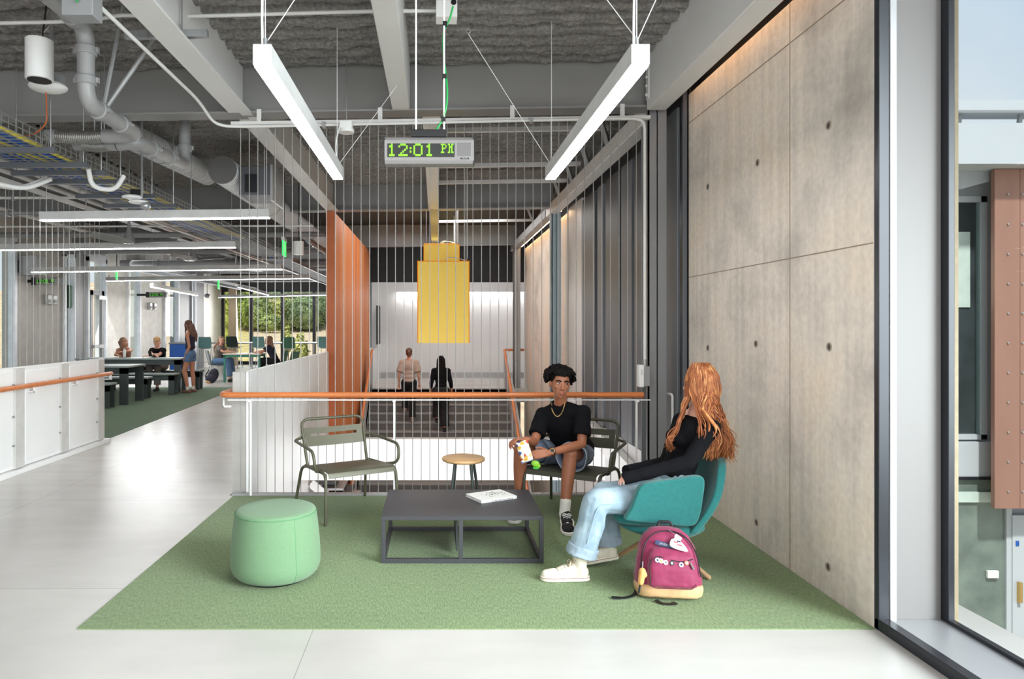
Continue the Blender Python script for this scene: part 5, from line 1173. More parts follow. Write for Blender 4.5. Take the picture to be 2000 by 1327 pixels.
def person(name, label, J, s=1.0, vox=.006, fem=False, skin=skin_l, top=blackf, sleeve=.5, crop=0.0, bottom=denim, leg=1.0, loose=.012, shoe_m=black, hair=None, hair_m=hair_br, base=None, face=True, socks=None, bust=False, pad=.014):
    base = base or (J['hip'].x, J['hip'].y, 0); t = thing(name, label, 'person', base)
    hf = V(J['hfwd']).normalized(); hu = V(J.get('hup', (0, 0, 1))); hx = hf.cross(hu).normalized(); hu = hx.cross(hf); M = basis(hx, hf, hu, J['headc'])
    b = MB(); body_shapes(b, J, s, fem); head_shapes(b, M, s, fem)
    mobj('body', blob(b, vox, 'body', 3), skin, t)
    if face: face_parts(t, M, s, hair_m if hair != 'afro' else hair_k)
    # upper garment
    b = MB(); torso_cloth(b, J, s, pad, fem, .02 + crop, bust); w = .9 if fem else 1
    if sleeve > 0:
        b.cap(J['shL'], J['shR'], .050 * s + pad, .050 * s + pad)
        for q in 'LR':
            b.cap(J['neck'].lerp(J['sh' + q], .35) + J['up'] * .004, J['sh' + q], .040 * s + pad * .6, .044 * s + pad); b.ell(J['sh' + q], .052 * s + pad, None, 14, 10)
            if sleeve <= 1: flat(b, J['sh' + q], J['sh' + q].lerp(J['el' + q], sleeve), .049 * s * w + pad, .045 * s * w + pad * 1.7)
            else:
                b.cap(J['sh' + q], J['el' + q], .046 * s * w + pad, .040 * s * w + pad * .8); flat(b, J['el' + q], J['el' + q].lerp(J['wr' + q], sleeve - 1), .040 * s * w + pad * .7, .030 * s * w + pad * .7)
    mobj('top', blob(b, vox, 'top', 3, .004 if vox < .01 else 0, 12, 3), top, t)
    # lower garment
    b = MB(); R3 = J['R3']; b.ell(J['hip'] - J['up'] * .01, (.158 * s + loose, .108 * s + loose, .115 * s), R3, 20, 12)
    for q in 'LR':
        if leg <= 1: b.ell(J['hip' + q], .085 * s + loose, None); flat(b, J['hip' + q], J['hip' + q].lerp(J['kn' + q], leg), .086 * s + loose, .066 * s + loose * 1.6)
        else: b.cap(J['hip' + q], J['kn' + q], .084 * s + loose, .060 * s + loose); flat(b, J['kn' + q], J['kn' + q].lerp(J['an' + q], leg - 1), .058 * s + loose, .046 * s + loose * 1.6)
    mobj('trousers' if leg > 1 else 'shorts', blob(b, vox, 'lower', 3, .004 if vox < .01 else 0, 11, 6), bottom, t)
    # shoes
    for q in 'LR':
        if shoe_m is None: break
        ax = (J['an' + q] - J['kn' + q]).normalized(); f_ = V(J.get('toe' + q, J['fwd'])).normalized(); a_ = J['an' + q]
        b = MB(); b.cap(a_ + ax * .03 * s, a_ + ax * .055 * s, .043 * s, .045 * s); b.cap(a_ + ax * .065 * s - f_ * .035 * s, a_ + ax * .07 * s + f_ * .13 * s, .045 * s, .038 * s)
        mobj('shoe', blob(b, max(vox, .008), 'shoe', 2), shoe_m, t)
        if socks: b = MB(); b.cap(a_ - ax * .06 * s, a_ + ax * .03 * s, .041 * s, .042 * s); mobj('sock', blob(b, max(vox, .006), 'sock', 2), socks, t)
    if hair:
        b = MB(); R3h = M.to_3x3(); h = lambda *c: M @ (V(c) * s)
        b.ell(h(0, -.022, .052), tuple(v * s for v in (.083, .098, .080)), R3h); b.ell(h(0, -.06, .0), tuple(v * s for v in (.072, .05, .075)), R3h)
        if hair == 'long':
            dn = V((0, 0, -1)); bk = -J['fw']
            for x in (-.06, -.02, .02, .06):
                p = h(x, -.075, .0); q1 = J['neck'] + bk * .09 * s + (R3h @ V((x * 1.3, 0, 0))) * s + dn * .06 * s; q2 = q1 + dn * .17 * s + bk * .01
                b.cap(p, q1, .040 * s, .036 * s); b.cap(q1, q2, .036 * s, .014 * s)
            for x in (-.078, .078):
                b.cap(h(x, .01, .04), h(x, .015, -.07), .022 * s, .024 * s); b.cap(h(x, .015, -.07), J['neck'] + J['fw'] * .05 + (R3h @ V((x * 1.3, 0, 0))) * s + dn * .12 * s, .024 * s, .012 * s)
        if hair == 'bun': b.ell(h(0, -.115, .02), .035 * s); b.cap(h(0, -.12, .02), h(0, -.12, -.09), .028 * s, .014 * s)
        if hair == 'short':
            Rh = random.Random(5)
            for i in range(26): a = Rh.uniform(0, 2 * PI); b.ell(h(.055 * math.cos(a) * Rh.uniform(.2, 1), .06 * math.sin(a) * Rh.uniform(.2, 1) + .0, .118 - .02 * Rh.random()), .020 * s, None, 8, 6)
            b.cap(h(-.05, .06, .085), h(.05, .06, .085), .022 * s, .020 * s)
        mobj('hair', blob(b, vox, 'hair', 2, .004, 30, 2), hair_m, t)
    return t, M
def shoe(t, heel, toe, s=1.0, up_m=canvas, sole_m=rubber, cap_m=rubber, high=True, tilt=0.0, lace_m=paper, stripe=None, w=1.0):
    """laced shoe from heel point to toe point on the floor (world coordinates)"""
    heel, toe = V(heel), V(toe); d = toe - heel; L_ = d.length; y = d.normalized(); x = y.cross(V((0, 0, 1))).normalized(); z = x.cross(y); M = basis(x, y, z, heel)
    k = L_ / .285; h = lambda *c: M @ (V(c) * k)
    out = spoly([(-.026, .012), (-.036, .06), (-.037, .12), (-.044, .19), (-.040, .245), (-.020, .280), (.012, .283), (.036, .25), (.043, .19), (.036, .12), (.035, .06), (.025, .012), (0, .0)], 5)
    sole = MB().prism([(p[0] * k * w, p[1] * k) for p in out], .026 * k, M).build('shoe', sole_m, t, smooth=50, bevel=.005)
    Wt = -V(t['_w'])
    b = MB(); R3 = M.to_3x3(); e = lambda c, r: b.ell(h(*c), tuple(v * k for v in r), R3, 18, 12)
    e((0, .055, .045), (.034 * w, .05, .040)); e((0, .13, .045), (.036 * w, .07, .042)); e((-.0, .205, .035), (.039 * w, .065, .030)); b.cap(h(0, .055, .055), h(0, .058, .095 if high else .07), .036 * k * w, .037 * k * w); b.cap(h(0, .06, .075), h(0, .17, .045), .034 * k, .026 * k)
    if high: flat(b, h(0, .058, .08), h(0, .055, .135), .040 * k, .041 * k)
    for v in b.v: v += Wt
    sub(sole, mobj('upper', blob(b, .005, 'upper', 3, .0015, 40), up_m, None))
    b = MB(); b.ell(h(0, .244, .033) + Wt, (.034 * k * w, .036 * k, .026 * k), R3, 18, 12); sub(sole, b.build('toe_cap', cap_m, None))
    b = MB()
    for i in range(6):
        yy = .105 + i * .020; zz = .101 - i * .0082 - (0 if high else .004)
        b.tube([h(-.026, yy, zz - .010) + Wt, h(0, yy + .004, zz + .002) + Wt, h(.026, yy, zz - .010) + Wt], (.0034 if high else .0046) * k, 6)
    if high:
        for i in range(3): b.tube([h(-.030, .088 - i * .004, .105 + i * .013) + Wt, h(0, .104 - i * .003, .108 + i * .013) + Wt, h(.030, .088 - i * .004, .105 + i * .013) + Wt], .003 * k, 6)
    for q in (-1, 1): b.tube(arc([h(0, .105, .100) + Wt, h(q * .022, .115, .112) + Wt, h(q * .036, .125, .092) + Wt, h(q * .01, .11, .098) + Wt], .01), .003 * k, 6)
    sub(sole, b.build('lace', lace_m, None))
    ln = [h(p[0] * 1.01 * w, p[1] * 1.003, .020) + Wt for p in out]
    sub(sole, MB().tube(ln, .0016 * k, 5, True).build('sole_stripe', stripe or mat('shoe_red_line', (128, 60, 52), .6), None))
    return sole, M, k
# ------------------------------------------------ young man in the dark olive chair
J = dict(feet=False, hip=V((1.13, 5.70, .49)), neck=P(1094, 797, 5.52), headc=P(1093, 749, 5.43), hfwd=V((.08, -1, -.07)), fwd=V((-.45, -.9, 0)),
         shL=P(1060, 811, 5.60), shR=P(1139, 806, 5.42), elL=P(1043, 864, 5.44), elR=P(1136, 868, 5.32), wrL=P(1026, 859, 5.24), wrR=P(1073, 885, 5.14),
         hipL=V((1.01, 5.74, .48)), hipR=V((1.22, 5.66, .48)), knL=P(1016, 878, 5.48), knR=P(1114, 888, 5.30), anL=V((.68, 5.53, .105)), anR=V((.99, 5.22, .125)),
         toeL=V((-.3, -1, 0)), toeR=V((-.12, -1, -.15)), hdL=V((-.95, -.25, .05)), hnL=V((.2, -.1, -1)), htL=-1, hcL=(.55, .7, .5), hdR=V((-1, -.12, -.08)), hnR=V((-.1, .8, -.5)), htR=-1, hcR=(.25, .35, .3))
man = thing('person', 'seated young man with black curly hair, black T-shirt and denim shorts holding a snack bag', 'person', (1.1, 5.6, 0))
hf = J['hfwd'].normalized(); hx = hf.cross(V((0, 0, 1))).normalized(); hu = hx.cross(hf)
# slight tilt of the head to the viewer's left
Rt = Matrix.Rotation(math.radians(-5), 3, hf); hx = Rt @ hx; hu = Rt @ hu
MH = basis(hx, hf, hu, J['headc']); SH = 1.0
b = MB(); body_shapes(b, J, 1.0); head_shapes(b, MH, SH)
mobj('body', blob(b, .0045, 'body', 3), skin_b, man)
face_parts(man, MH, SH, hair_k, iris_dx=-.0052 if hx.x < 0 else .0052, smile=.0075, brow_w=.0062)
# curls
Rh = random.Random(11); b = MB(); b.ell(MH @ V((0, -.024, .055)), (.098, .100, .080), MH.to_3x3())
n_ = 0
while n_ < 620:
    a, zc = Rh.uniform(0, 2 * PI), Rh.uniform(-.55, 1); r = math.sqrt(1 - zc * zc); d = V((r * math.cos(a), r * math.sin(a), zc))
    c = V((0, -.018, .046)) + V((d.x * .118, d.y * .118, d.z * .094))
    if c.y > .035 and c.z < .078: continue
    if c.y > -.01 and c.z < .020: continue
    if c.z < -.03: continue
    b.ell(MH @ (c * Rh.uniform(.93, 1.07)), Rh.uniform(.006, .0125), None, 8, 6); n_ += 1
for x in (-.05, -.035, -.02, -.005, .01, .025, .04, .052):
    b.cap(MH @ V((x, .075, .105)), MH @ V((x + Rh.uniform(-.008, .008), .094 - 6 * x * x, .076 + Rh.uniform(-.008, .010))), .014, .008)
mobj('hair', blob(b, .0038, 'hair', 1, .0035, 90, 4), hair_k, man)
# T-shirt
b = MB(); torso_cloth(b, J, 1.0, .026, False, .06); b.cap(J['shL'], J['shR'], .064, .064); b.ell(J['hip'] + V((.03, .02, .025)), (.18, .15, .11), J['R3'])
for q in 'LR':
    b.cap((J['neck'] + J['up'] * .026).lerp(J['sh' + q], .20), J['sh' + q] - V((0, 0, .004)), .049, .054); b.ell(J['sh' + q] - V((0, 0, .008)), .059, None); flat(b, J['sh' + q], J['sh' + q].lerp(J['el' + q], .74), .062, .068)
b.ell(J['neck'] + J['up'] * .004, (.084, .078, .050), J['R3'])
mobj('t_shirt', blob(b, .006, 't_shirt', 4, .007, 10, 3), blackf, man)
# neckline ring and necklace
up_ = J['up']; nb_ = J['neck'] + J['fw'] * .004
def ringpts(c, rx, ry, drop, n=36, tz=0): return [c + (J['R3'] @ V((rx * math.cos(a), ry * math.sin(a), tz - drop * max(0, math.sin(a)) ** 1.3))) for a in [2 * PI * i / n for i in range(n)]]
MB().tube(ringpts(nb_, .062, .062, .012, tz=.044), .0075, 8, True).build('collar', blackf, man)
from mathutils.bvhtree import BVHTree
bv_ = [BVHTree.FromPolygons([o_.matrix_basis @ v.co + V(man['_w']) for v in o_.data.vertices], [tuple(q.vertices) for q in o_.data.polygons]) for o_ in man.children if o_.name.split('.')[0] in ('t_shirt', 'body')]
nk = []
for i in range(33):
    a = PI * i / 32; x = .058 * math.cos(a); z = .070 - .088 * math.sin(a) ** 1.3; o_ = J['neck'] + J['R3'] @ V((x, .35, z)); best = None
    for t_ in bv_:
        hit = t_.ray_cast(o_, -J['fw'])
        if hit[0] is not None and (best is None or (hit[0] - o_).length < (best - o_).length): best = hit[0]
    if best is not None: nk.append(best + J['fw'] * .003)
nk = [nk[0]] + [(nk[k - 1] + nk[k] + nk[k + 1]) / 3 for k in range(1, len(nk) - 1)] + [nk[-1]]
MB().tube(nk, .0040, 6).build('necklace', gold, man)
# shorts
b = MB(); b.ell(J['hip'] - V((0, 0, .01)), (.185, .135, .10), J['R3'])
for q, (fr, r1) in zip('LR', ((.55, .098), (.55, .098))):
    b.ell(J['hip' + q], .10, None); flat(b, J['hip' + q], J['hip' + q].lerp(J['kn' + q], fr) - V((0, 0, .006)), .102, r1, mid=.100)
mobj('shorts', blob(b, .006, 'shorts', 3, .007, 11, 8), denim_m, man)
for q, fr, r1, dz in (('L', .84, .112, .012), ('R', .93, .120, .020)):
    a0 = J['hip' + q].lerp(J['kn' + q], .45); c = J['hip' + q].lerp(J['kn' + q], fr) - V((0, 0, dz)); d = (c - a0).normalized(); u = d.cross(V((0, 0, 1))).normalized(); v = u.cross(d); n = 40
    vs = []
    for t_, rr4 in ((0, .100), (.5, .106), (1, r1)):
        cc = a0.lerp(c, t_); vs += [cc + (u * math.cos(2 * PI * i / n) + v * math.sin(2 * PI * i / n) * (1.0 if math.sin(2 * PI * i / n) < 0 else .92)) * (rr4 + .004 * t_ * math.sin(5 * 2 * PI * i / n + 1)) for i in range(n)]
    o_ = MB().add(vs, [(k * n + i, k * n + (i + 1) % n, (k + 1) * n + (i + 1) % n, (k + 1) * n + i) for k in range(2) for i in range(n)]).build('shorts_leg', denim_m, man)
    md = o_.modifiers.new('cloth', 'SOLIDIFY'); md.thickness = .004
    MB().tube(vs[2 * n:], .0040, 6, True).build('frayed_hem', denim_in, man)
# socks and shoes
for q in 'LR':
    a_ = J['an' + q]; ax = (a_ - J['kn' + q]).normalized(); b = MB(); b.cap(a_ - ax * .075, a_ + ax * .03, .043, .041); mobj('sock', blob(b, .005, 'sock', 2, .002, 60), whitef, man)
skate = mat('black_suede', (26, 26, 30), .85, 0, .15, 40, .2, 300)
for a_, tv in ((V((.69, 5.55, .010)), V((-.09, -.27, 0))), (V((1.005, 5.26, .03)), V((-.03, -.265, -.022)))):
    so_, Ms, k_ = shoe(man, a_, a_ + tv * 1.06, up_m=skate, sole_m=whitef, cap_m=skate, high=False, stripe=mat('shoe_white_line', (220, 216, 210), .6), w=1.2)
    Wt = -V(man['_w'])
    for q in (-1, 1):
        pts = [Ms @ (V((q * x * k_, y_ * k_, z_ * k_))) + Wt for x, y_, z_ in ((.042, .06, .045), (.047, .10, .050), (.047, .14, .058), (.044, .18, .046), (.044, .205, .040))]
        sub(so_, MB().tube(pts, .005, 6).build('side_stripe', whitef, None))
# watch
w_ = J['wrR']; d = (w_ - J['elR']).normalized(); u = d.cross(V((0, 0, 1))).normalized(); v = u.cross(d); c = w_ - d * .03
wt = MB().tube([c + (u * math.cos(a) + v * math.sin(a)) * .0315 for a in [2 * PI * i / 28 for i in range(28)]], .0075, 8, True).build('wristwatch', mat('watch_strap', (60, 44, 36), .5), man)
nw_ = V((-.15, -.85, .5)).normalized(); fc = c + nw_ * .030; Wt = -V(man['_w'])
sub(wt, MB().cyl(fc - nw_ * .006 + Wt, fc + nw_ * .004 + Wt, .019, n=20).build('watch_case', gold, None)); sub(wt, MB().cyl(fc + nw_ * .003 + Wt, fc + nw_ * .0050 + Wt, .015, n=20).build('watch_dial', mat('watch_dial', (40, 36, 40), .3), None))
for q in (-1, 1): MB().ell(MH @ V((q * .080, .004, -.040)), .0045, None, 8, 6).build('ear_stud', alu_lt, man)
# snack bag
def snack_mat():
    m, t_, b_, nd = nodes_of('printed_snack_foil', .35, .5); lk = t_.links.new
    tc_ = nd('ShaderNodeTexCoord'); vo = nd('ShaderNodeTexVoronoi'); vo.inputs['Scale'].default_value = 38; lk(tc_.outputs['Object'], vo.inputs['Vector'])
    r = ramp(nd, [(0, (236, 226, 206)), (.30, (236, 226, 206)), (.42, (216, 172, 66)), (.55, (236, 228, 214)), (.68, (64, 84, 160)), (.78, (236, 226, 206)), (.9, (190, 76, 60))]); r.color_ramp.interpolation = 'CONSTANT'
    sp = nd('ShaderNodeSeparateColor'); lk(vo.outputs['Color'], sp.inputs[0]); lk(sp.outputs[0], r.inputs[0]); lk(r.outputs[0], b_.inputs['Base Color']); return m
bg_t = thing('snack_bag', 'open cream, blue and yellow printed snack bag in the young man\'s hands', 'snack bag', tuple(P(1024, 882, 5.13)))
c0, cx_, cy_ = P(1007, 866, 5.15), P(1030, 859, 5.15) - P(1007, 866, 5.15), P(1019, 906, 5.10) - P(1007, 866, 5.15); nz_ = cx_.cross(cy_).normalized(); vs = []; fs = []
NU, NV = 10, 14
for sd in (-1, 1):
    for j in range(NV + 1):
        for i in range(NU + 1):
            u, v = i / NU, j / NV; bl = .020 * (math.sin(PI * u) ** .7) * (math.sin(PI * min(1, v * 1.02 + .0)) ** .6 if v > .15 else .5 + v * 2) + .0012
            vs.append(c0 + cx_ * u + cy_ * v + nz_ * sd * (bl + .003 * noise.noise(V((u * 7, v * 9, sd)))))
n1 = (NU + 1) * (NV + 1)
for j in range(NV):
    for i in range(NU):
        a = j * (NU + 1) + i; c_ = a + NU + 1; fs += [(a, a + 1, c_ + 1, c_), (n1 + a, n1 + c_, n1 + c_ + 1, n1 + a + 1)]
for j in range(NV):
    a = j * (NU + 1); c_ = a + NU + 1; fs.append((a, c_, n1 + c_, n1 + a)); a += NU; c_ += NU; fs.append((a, n1 + a, n1 + c_, c_))
for i in range(NU): a = NV * (NU + 1) + i; fs.append((a, a + 1, n1 + a + 1, n1 + a))
MB().add(vs, fs).build('pouch', snack_mat(), bg_t, smooth=70)
MB().bar(c0 + cy_ * .95, c0 + cx_ + cy_ * .95, .006, .014, tuple(cy_)).build('sealed_edge', bluec, bg_t)
v = P(1046, 906, 5.20); lm = thing('lime_pouch', 'small lime green pouch hanging between the young man\'s hand and his shorts', 'pouch', tuple(v))
b = MB(); b.ell(v, (.035, .014, .026), Matrix.Rotation(.4, 3, 'Y')); b.ell(v + V((.02, 0, -.018)), (.02, .01, .016)); mobj('body', blob(b, .004, 'body', 2), lime, lm); MB().tube([v + V((-.02, -.012, -.028)), v + V((0, -.016, -.034)), v + V((.022, -.012, -.03))], .008, 8).build('trim', mat('bright_green', (60, 190, 50), .4), lm)
# ------------------------------------------------ red-haired girl in the teal chair
J = dict(feet=False, hip=V((1.50, 4.36, .475)), neck=V((1.665, 4.345, .985)), headc=V((1.690, 4.36, 1.165)), hfwd=V((-.70, .71, -.02)), fwd=V((-1, .12, 0)),
         shL=V((1.70, 4.20, .915)), shR=V((1.62, 4.50, .915)), elL=P(1345, 903, 4.10), elR=P(1300, 905, 4.50), wrL=P(1250, 928, 4.13), wrR=P(1246, 916, 4.38),
         hipL=V((1.47, 4.27, .475)), hipR=V((1.47, 4.45, .475)), knL=P(1163, 980, 4.14), knR=P(1178, 966, 4.44), anL=V((.880, 4.13, .150)), anR=V((1.12, 4.42, .125)),
         toeL=V((-1, .0, 0)), toeR=V((-1, -.1, 0)), hdL=V((-1, .1, -.12)), hnL=V((0, 0, -1)), htL=-1, hcL=(.3, .4, .3), hdR=V((-1, -.2, -.1)), hnR=V((0, 0, -1)), htR=1)
girl = thing('person', 'seated girl with long wavy red hair, black top and light jeans seen from behind', 'person', (1.45, 4.3, 0))
hf = J['hfwd'].normalized(); hx = hf.cross(V((0, 0, 1))).normalized(); hu = hx.cross(hf); MH = basis(hx, hf, hu, J['headc'])
b = MB(); body_shapes(b, J, .95, True); head_shapes(b, MH, 1.0, True)
mobj('body', blob(b, .0045, 'body', 3), skin_l, girl); face_parts(girl, MH, 1.0, hair_br)
b = MB(); torso_cloth(b, J, .95, .010, True, .25, True)
b.cap(J['shL'], J['shR'], .052, .052)
for q in 'LR':
    b.ell(J['sh' + q], .056, None); b.cap(J['sh' + q], J['el' + q], .053, .045); b.cap(J['el' + q], J['el' + q].lerp(J['wr' + q], .5), .045, .040); flat(b, J['el' + q].lerp(J['wr' + q], .5), J['wr' + q] + (J['wr' + q] - J['el' + q]).normalized() * .105, .040, .038)
mobj('long_sleeved_top', blob(b, .006, 'top', 4, .004, 14, 3), blackf, girl)
# jeans
b = MB(); b.ell(J['hip'] + V((-.01, 0, .0)), (.165, .125, .12), J['R3']); b.ell(J['hip'].lerp(J['neck'], .22), (.140, .112, .085), J['R3'])
for q in 'LR':
    k_, a_ = J['kn' + q], J['an' + q]; b.ell(J['hip' + q], .098, None); b.cap(J['hip' + q], k_, .098, .080); b.cap(k_, k_.lerp(a_, .55) + V((.012, 0, 0)), .080, .082); flat(b, k_.lerp(a_, .45) + V((.008, 0, 0)), k_.lerp(a_, .93), .078, .086, mid=.083)
mobj('jeans', blob(b, .006, 'jeans', 3, .009, 9, 12), denim, girl)
for q in 'LR':
    k_, a_ = J['kn' + q], J['an' + q]; d = (a_ - k_).normalized(); b = MB(); flat(b, k_.lerp(a_, .80), k_.lerp(a_, .985), .092, .094); mobj('rolled_cuff', blob(b, .006, 'cuff', 1, .006, 14, 5), denim_in, girl)
    u = V((0, -1, 0)) if q == 'L' else V((0, -1, 0)); fd = V((-1, 0, 0))
    pts = [J['hip' + q].lerp(k_, f_) + V((0, -.100 + .02 * f_, 0)) for f_ in (.35, .6, .85, 1.0)] + [k_.lerp(a_, f_) + V((-.01, -.088, 0)) for f_ in (.2, .45, .7)]
    MB().tube(arc(pts, .06), .0028, 5).build('side_seam', mat('denim_seam', (140, 164, 184), .9), girl)
    MB().tube([V((J['hip'].x + .05, 4.36 - .115, .575)), V((J['hip'].x + .09, 4.36 - .11, .585))], .008, 6).build('belt_loop', denim, girl) if q == 'L' else None
for hp, tv in ((V((.935, 4.13, .008)), V((-.30, -.005, 0))), (V((1.185, 4.41, .045)), V((-.285, -.03, -.034)))):
    so_, Ms, k_ = shoe(girl, hp, hp + tv, up_m=canvas, sole_m=rubber, cap_m=rubber, high=True, lace_m=mat('beige_lace', (196, 180, 158), .8)); Wt = -V(girl['_w'])
    Mst = Ms @ Matrix.Translation((0, 0, 0)); sd = 1 if (Ms.to_3x3() @ V((1, 0, 0))).y < 0 else -1
    cc = Ms @ V((sd * .0425 * k_, .052 * k_, .098 * k_)) + Wt; nx = (Ms.to_3x3() @ V((sd, 0, 0))).normalized(); sy = (Ms.to_3x3() @ V((0, 1, 0))).normalized(); sz = V((0, 0, 1))
    if hp.y < 4.2: continue
    pd = sub(so_, MB().cyl(cc - nx * .006, cc + nx * .0015, .019, n=20).build('ankle_patch', paper, None))
    star = [((.012 if i % 2 == 0 else .005) * math.sin(i * PI / 5), (.012 if i % 2 == 0 else .005) * math.cos(i * PI / 5)) for i in range(10)]
    sub(so_, MB().prism(star, .0012, basis(sy, sz, nx, cc + nx * .0016)).build('star', mat('navy_star', (36, 44, 70), .6), None))
    sub(so_, MB().cyl(cc + nx * .0008 , cc + nx * .0018, .0205, n=20).build('patch_ring', mat('navy_ring', (90, 96, 112), .6), None)) if False else None
# hair: a soft core and many wavy locks
Rg = random.Random(21); b = MB(); R3 = MH.to_3x3(); hh = lambda *c: MH @ V(c)
b.ell(hh(0, -.018, .046), (.084, .100, .088), R3); b.ell(hh(0, -.06, -.02), (.068, .045, .09), R3)
bk = V((1, .0, 0)); tail = V((1.765, 4.33, .80))
for yy in (-.10, -.05, 0, .05, .10): b.cap(hh(yy * .5, -.05, 0.0), V((1.745, 4.37 + yy * .8, .98)), .040, .036); b.cap(V((1.745, 4.37 + yy * .8, .98)), V((1.785, 4.36 + yy * .8, .80)), .036, .016)
core = blob(b, .007, 'hair', 2, .006, 18, 3)
b = MB()
CL = [(Rg.uniform(0, 6.28), Rg.uniform(26, 40)) for _ in range(30)]
def lock(p0, pts, r, amp, ph, freq):
    e_ = pts[-1]; ph0, freq = CL[int((e_.x * 37 + e_.y * 53) % 30)]; ph = ph0 + .25 * math.sin(ph)
    path = arc([p0] + pts, .12, 7); n = len(path); out = []; rs = []; acc = 0
    for i, p in enumerate(path):
        u = i / (n - 1); acc += (p - path[i - 1]).length if i else 0; am = amp * min(1, u * 1.4) * (1 + .7 * max(0, u - .75) / .25)
        out.append(p + V((math.sin(acc * freq + ph) * am, math.cos(acc * freq * .9 + ph * 1.7) * am * .8, 0))); rs.append(r * (.8 + .2 * math.sin(acc * 40 + ph)) * (1 - .62 * max(0, u - .55) / .45))
    b.tube(out, rs, 6)
for i in range(760):
    a = Rg.uniform(-2.75, 2.75); el = Rg.uniform(.0, .9); d = V((math.sin(a) * math.cos(el), -math.cos(a) * math.cos(el), math.sin(el)))   # a = 0 is the back of the head
    p = V((d.x * .090, d.y * .104 - .016, d.z * .096 + .046)); top_ = V((p.x * .55, p.y * .5 + .0, .140))
    pw = hh(*p); tw = hh(*top_); side = d.x; back = max(0, -d.y)
    sideY = (R3 @ V((d.x, 0, 0)))
    low = hh(p.x * 1.10, p.y * 1.05, -.06)
    if d.y > .35 and abs(d.x) > .2:   # locks falling in front of the shoulders
        if d.y > .82: continue
        tgt = J['neck'] + (R3 @ V((d.x * .14, .055, 0))) + V((-.03, -.01, -.07)); end = tgt + V((Rg.uniform(-.07, -.01), Rg.uniform(-.03, .02), Rg.uniform(-.17, -.08)))
    else:
        tgt = V((1.745 + Rg.uniform(-.03, .05), J['neck'].y + sideY.y * .125 + Rg.uniform(-.03, .03), 1.0)); end = V((1.79 + Rg.uniform(-.09, .075), tgt.y + Rg.uniform(-.05, .04), Rg.uniform(.70, .80)))
    lock(tw, [pw, low, tgt, tgt.lerp(end, .5) + V((Rg.uniform(-.01, .02), Rg.uniform(-.02, .02), 0)), end], Rg.uniform(.0030, .0066), Rg.uniform(.008, .014), Rg.uniform(0, 6.28), Rg.uniform(38, 60))
for i in range(420):   # near-side curtain of locks
    a = Rg.uniform(.15, 1.9); s_ = 1 if (R3 @ V((1, 0, 0))).y < 0 else -1; d = V((math.sin(a) * s_, -math.cos(a), Rg.uniform(.0, .5))).normalized()
    p = hh(d.x * .094, d.y * .106 - .016, d.z * .096 + .046); tw = hh(d.x * .05, d.y * .05, .141); u = Rg.random()
    tgt = V((1.64 + .16 * u, 4.235 + .06 * u + Rg.uniform(-.02, .02), 1.0 + Rg.uniform(-.04, .03))); end = V((1.66 + .20 * u + Rg.uniform(-.03, .03), 4.21 + .06 * u + Rg.uniform(-.02, .03), .70 + Rg.uniform(-.02, .10) + .04 * (1 - u)))
    lock(tw, [p, hh(d.x * .105, d.y * .115 - .01, -.05), tgt, tgt.lerp(end, .5) + V((Rg.uniform(-.02, .03), 0, 0)), end], Rg.uniform(.0026, .0060), Rg.uniform(.009, .015), Rg.uniform(0, 6.28), Rg.uniform(45, 75))
for i in range(14):   # loose locks over the near shoulder
    p = hh(.07, .02, .06) if R3.col[0].y < 0 else hh(-.07, .02, .06); x0_ = Rg.uniform(1.60, 1.74); e0 = V((x0_, 4.135 + Rg.uniform(-.01, .02), .93)); e1 = V((x0_ - Rg.uniform(.0, .08), 4.125, Rg.uniform(.74, .83)))
    lock(p, [p + V((0, -.01, -.12)), e0, e0.lerp(e1, .5) + V((.015, 0, 0)), e1], Rg.uniform(.004, .007), .010, Rg.uniform(0, 6), 50)
lm_ = b.mesh('locks'); bm = bmesh.new(); bm.from_mesh(core); bm.from_mesh(lm_); me = bpy.data.meshes.new('hair'); bm.to_mesh(me); bm.free()
mobj('hair', me, hair_g, girl)
# ------------------------------------------------ people farther away
def sit(x, y, z, f, sh=1.0, lean=.05, arms=None, headf=None, feet=.42, spread=.10):
    """a seated pose: hip at (x, y, z), facing the unit vector f"""
    f = V(f).normalized(); r = V((f.y, -f.x, 0)); hip = V((x, y, z)); neck = hip + V((0, 0, .50 * sh)) + f * lean; hc = neck + V((0, 0, .165 * sh)) + f * .03
    J = dict(hip=hip, neck=neck, headc=hc, hfwd=V(headf or f).normalized(), fwd=f, shL=neck - r * .165 * sh + V((0, 0, -.05)), shR=neck + r * .165 * sh + V((0, 0, -.05)),
             hipL=hip - r * .09, hipR=hip + r * .09, knL=hip + f * .43 * sh - r * spread + V((0, 0, .03)), knR=hip + f * .43 * sh + r * spread + V((0, 0, .03)), anL=hip + f * feet - r * spread * 1.1, anR=hip + f * feet + r * spread * 1.1)
    for q in 'LR': J['an' + q].z = .10; J['toe' + q] = f
    for q, sgn in (('L', -1), ('R', 1)):
        tgt = (arms or {}).get(q, hip + f * .40 + r * sgn * .10 + V((0, 0, .14))); J['wr' + q] = V(tgt) + V((0, 0, .025)); m = (J['sh' + q] + J['wr' + q]) / 2; J['el' + q] = m + r * sgn * .07 + V((0, 0, -.11)); J['ht' + q] = 1
        if arms: J['el' + q].z = max(J['el' + q].z, J['wr' + q].z + .005)
    return J
Jt = sit(-7.42, 16.35, .565, (.1, -1, 0), .86, lean=.08, headf=(.9, -.45, 0), arms=dict(L=V((-7.30, 15.92, .90)), R=V((-7.40, 15.95, .81))))
p_, M_ = person('person', 'girl with long fair hair at the far dining table looking to her left', Jt, .97, .011, True, skin_m, rustf, .0, 0, denim_b, 1.9, .014, black, 'long', hair_db)
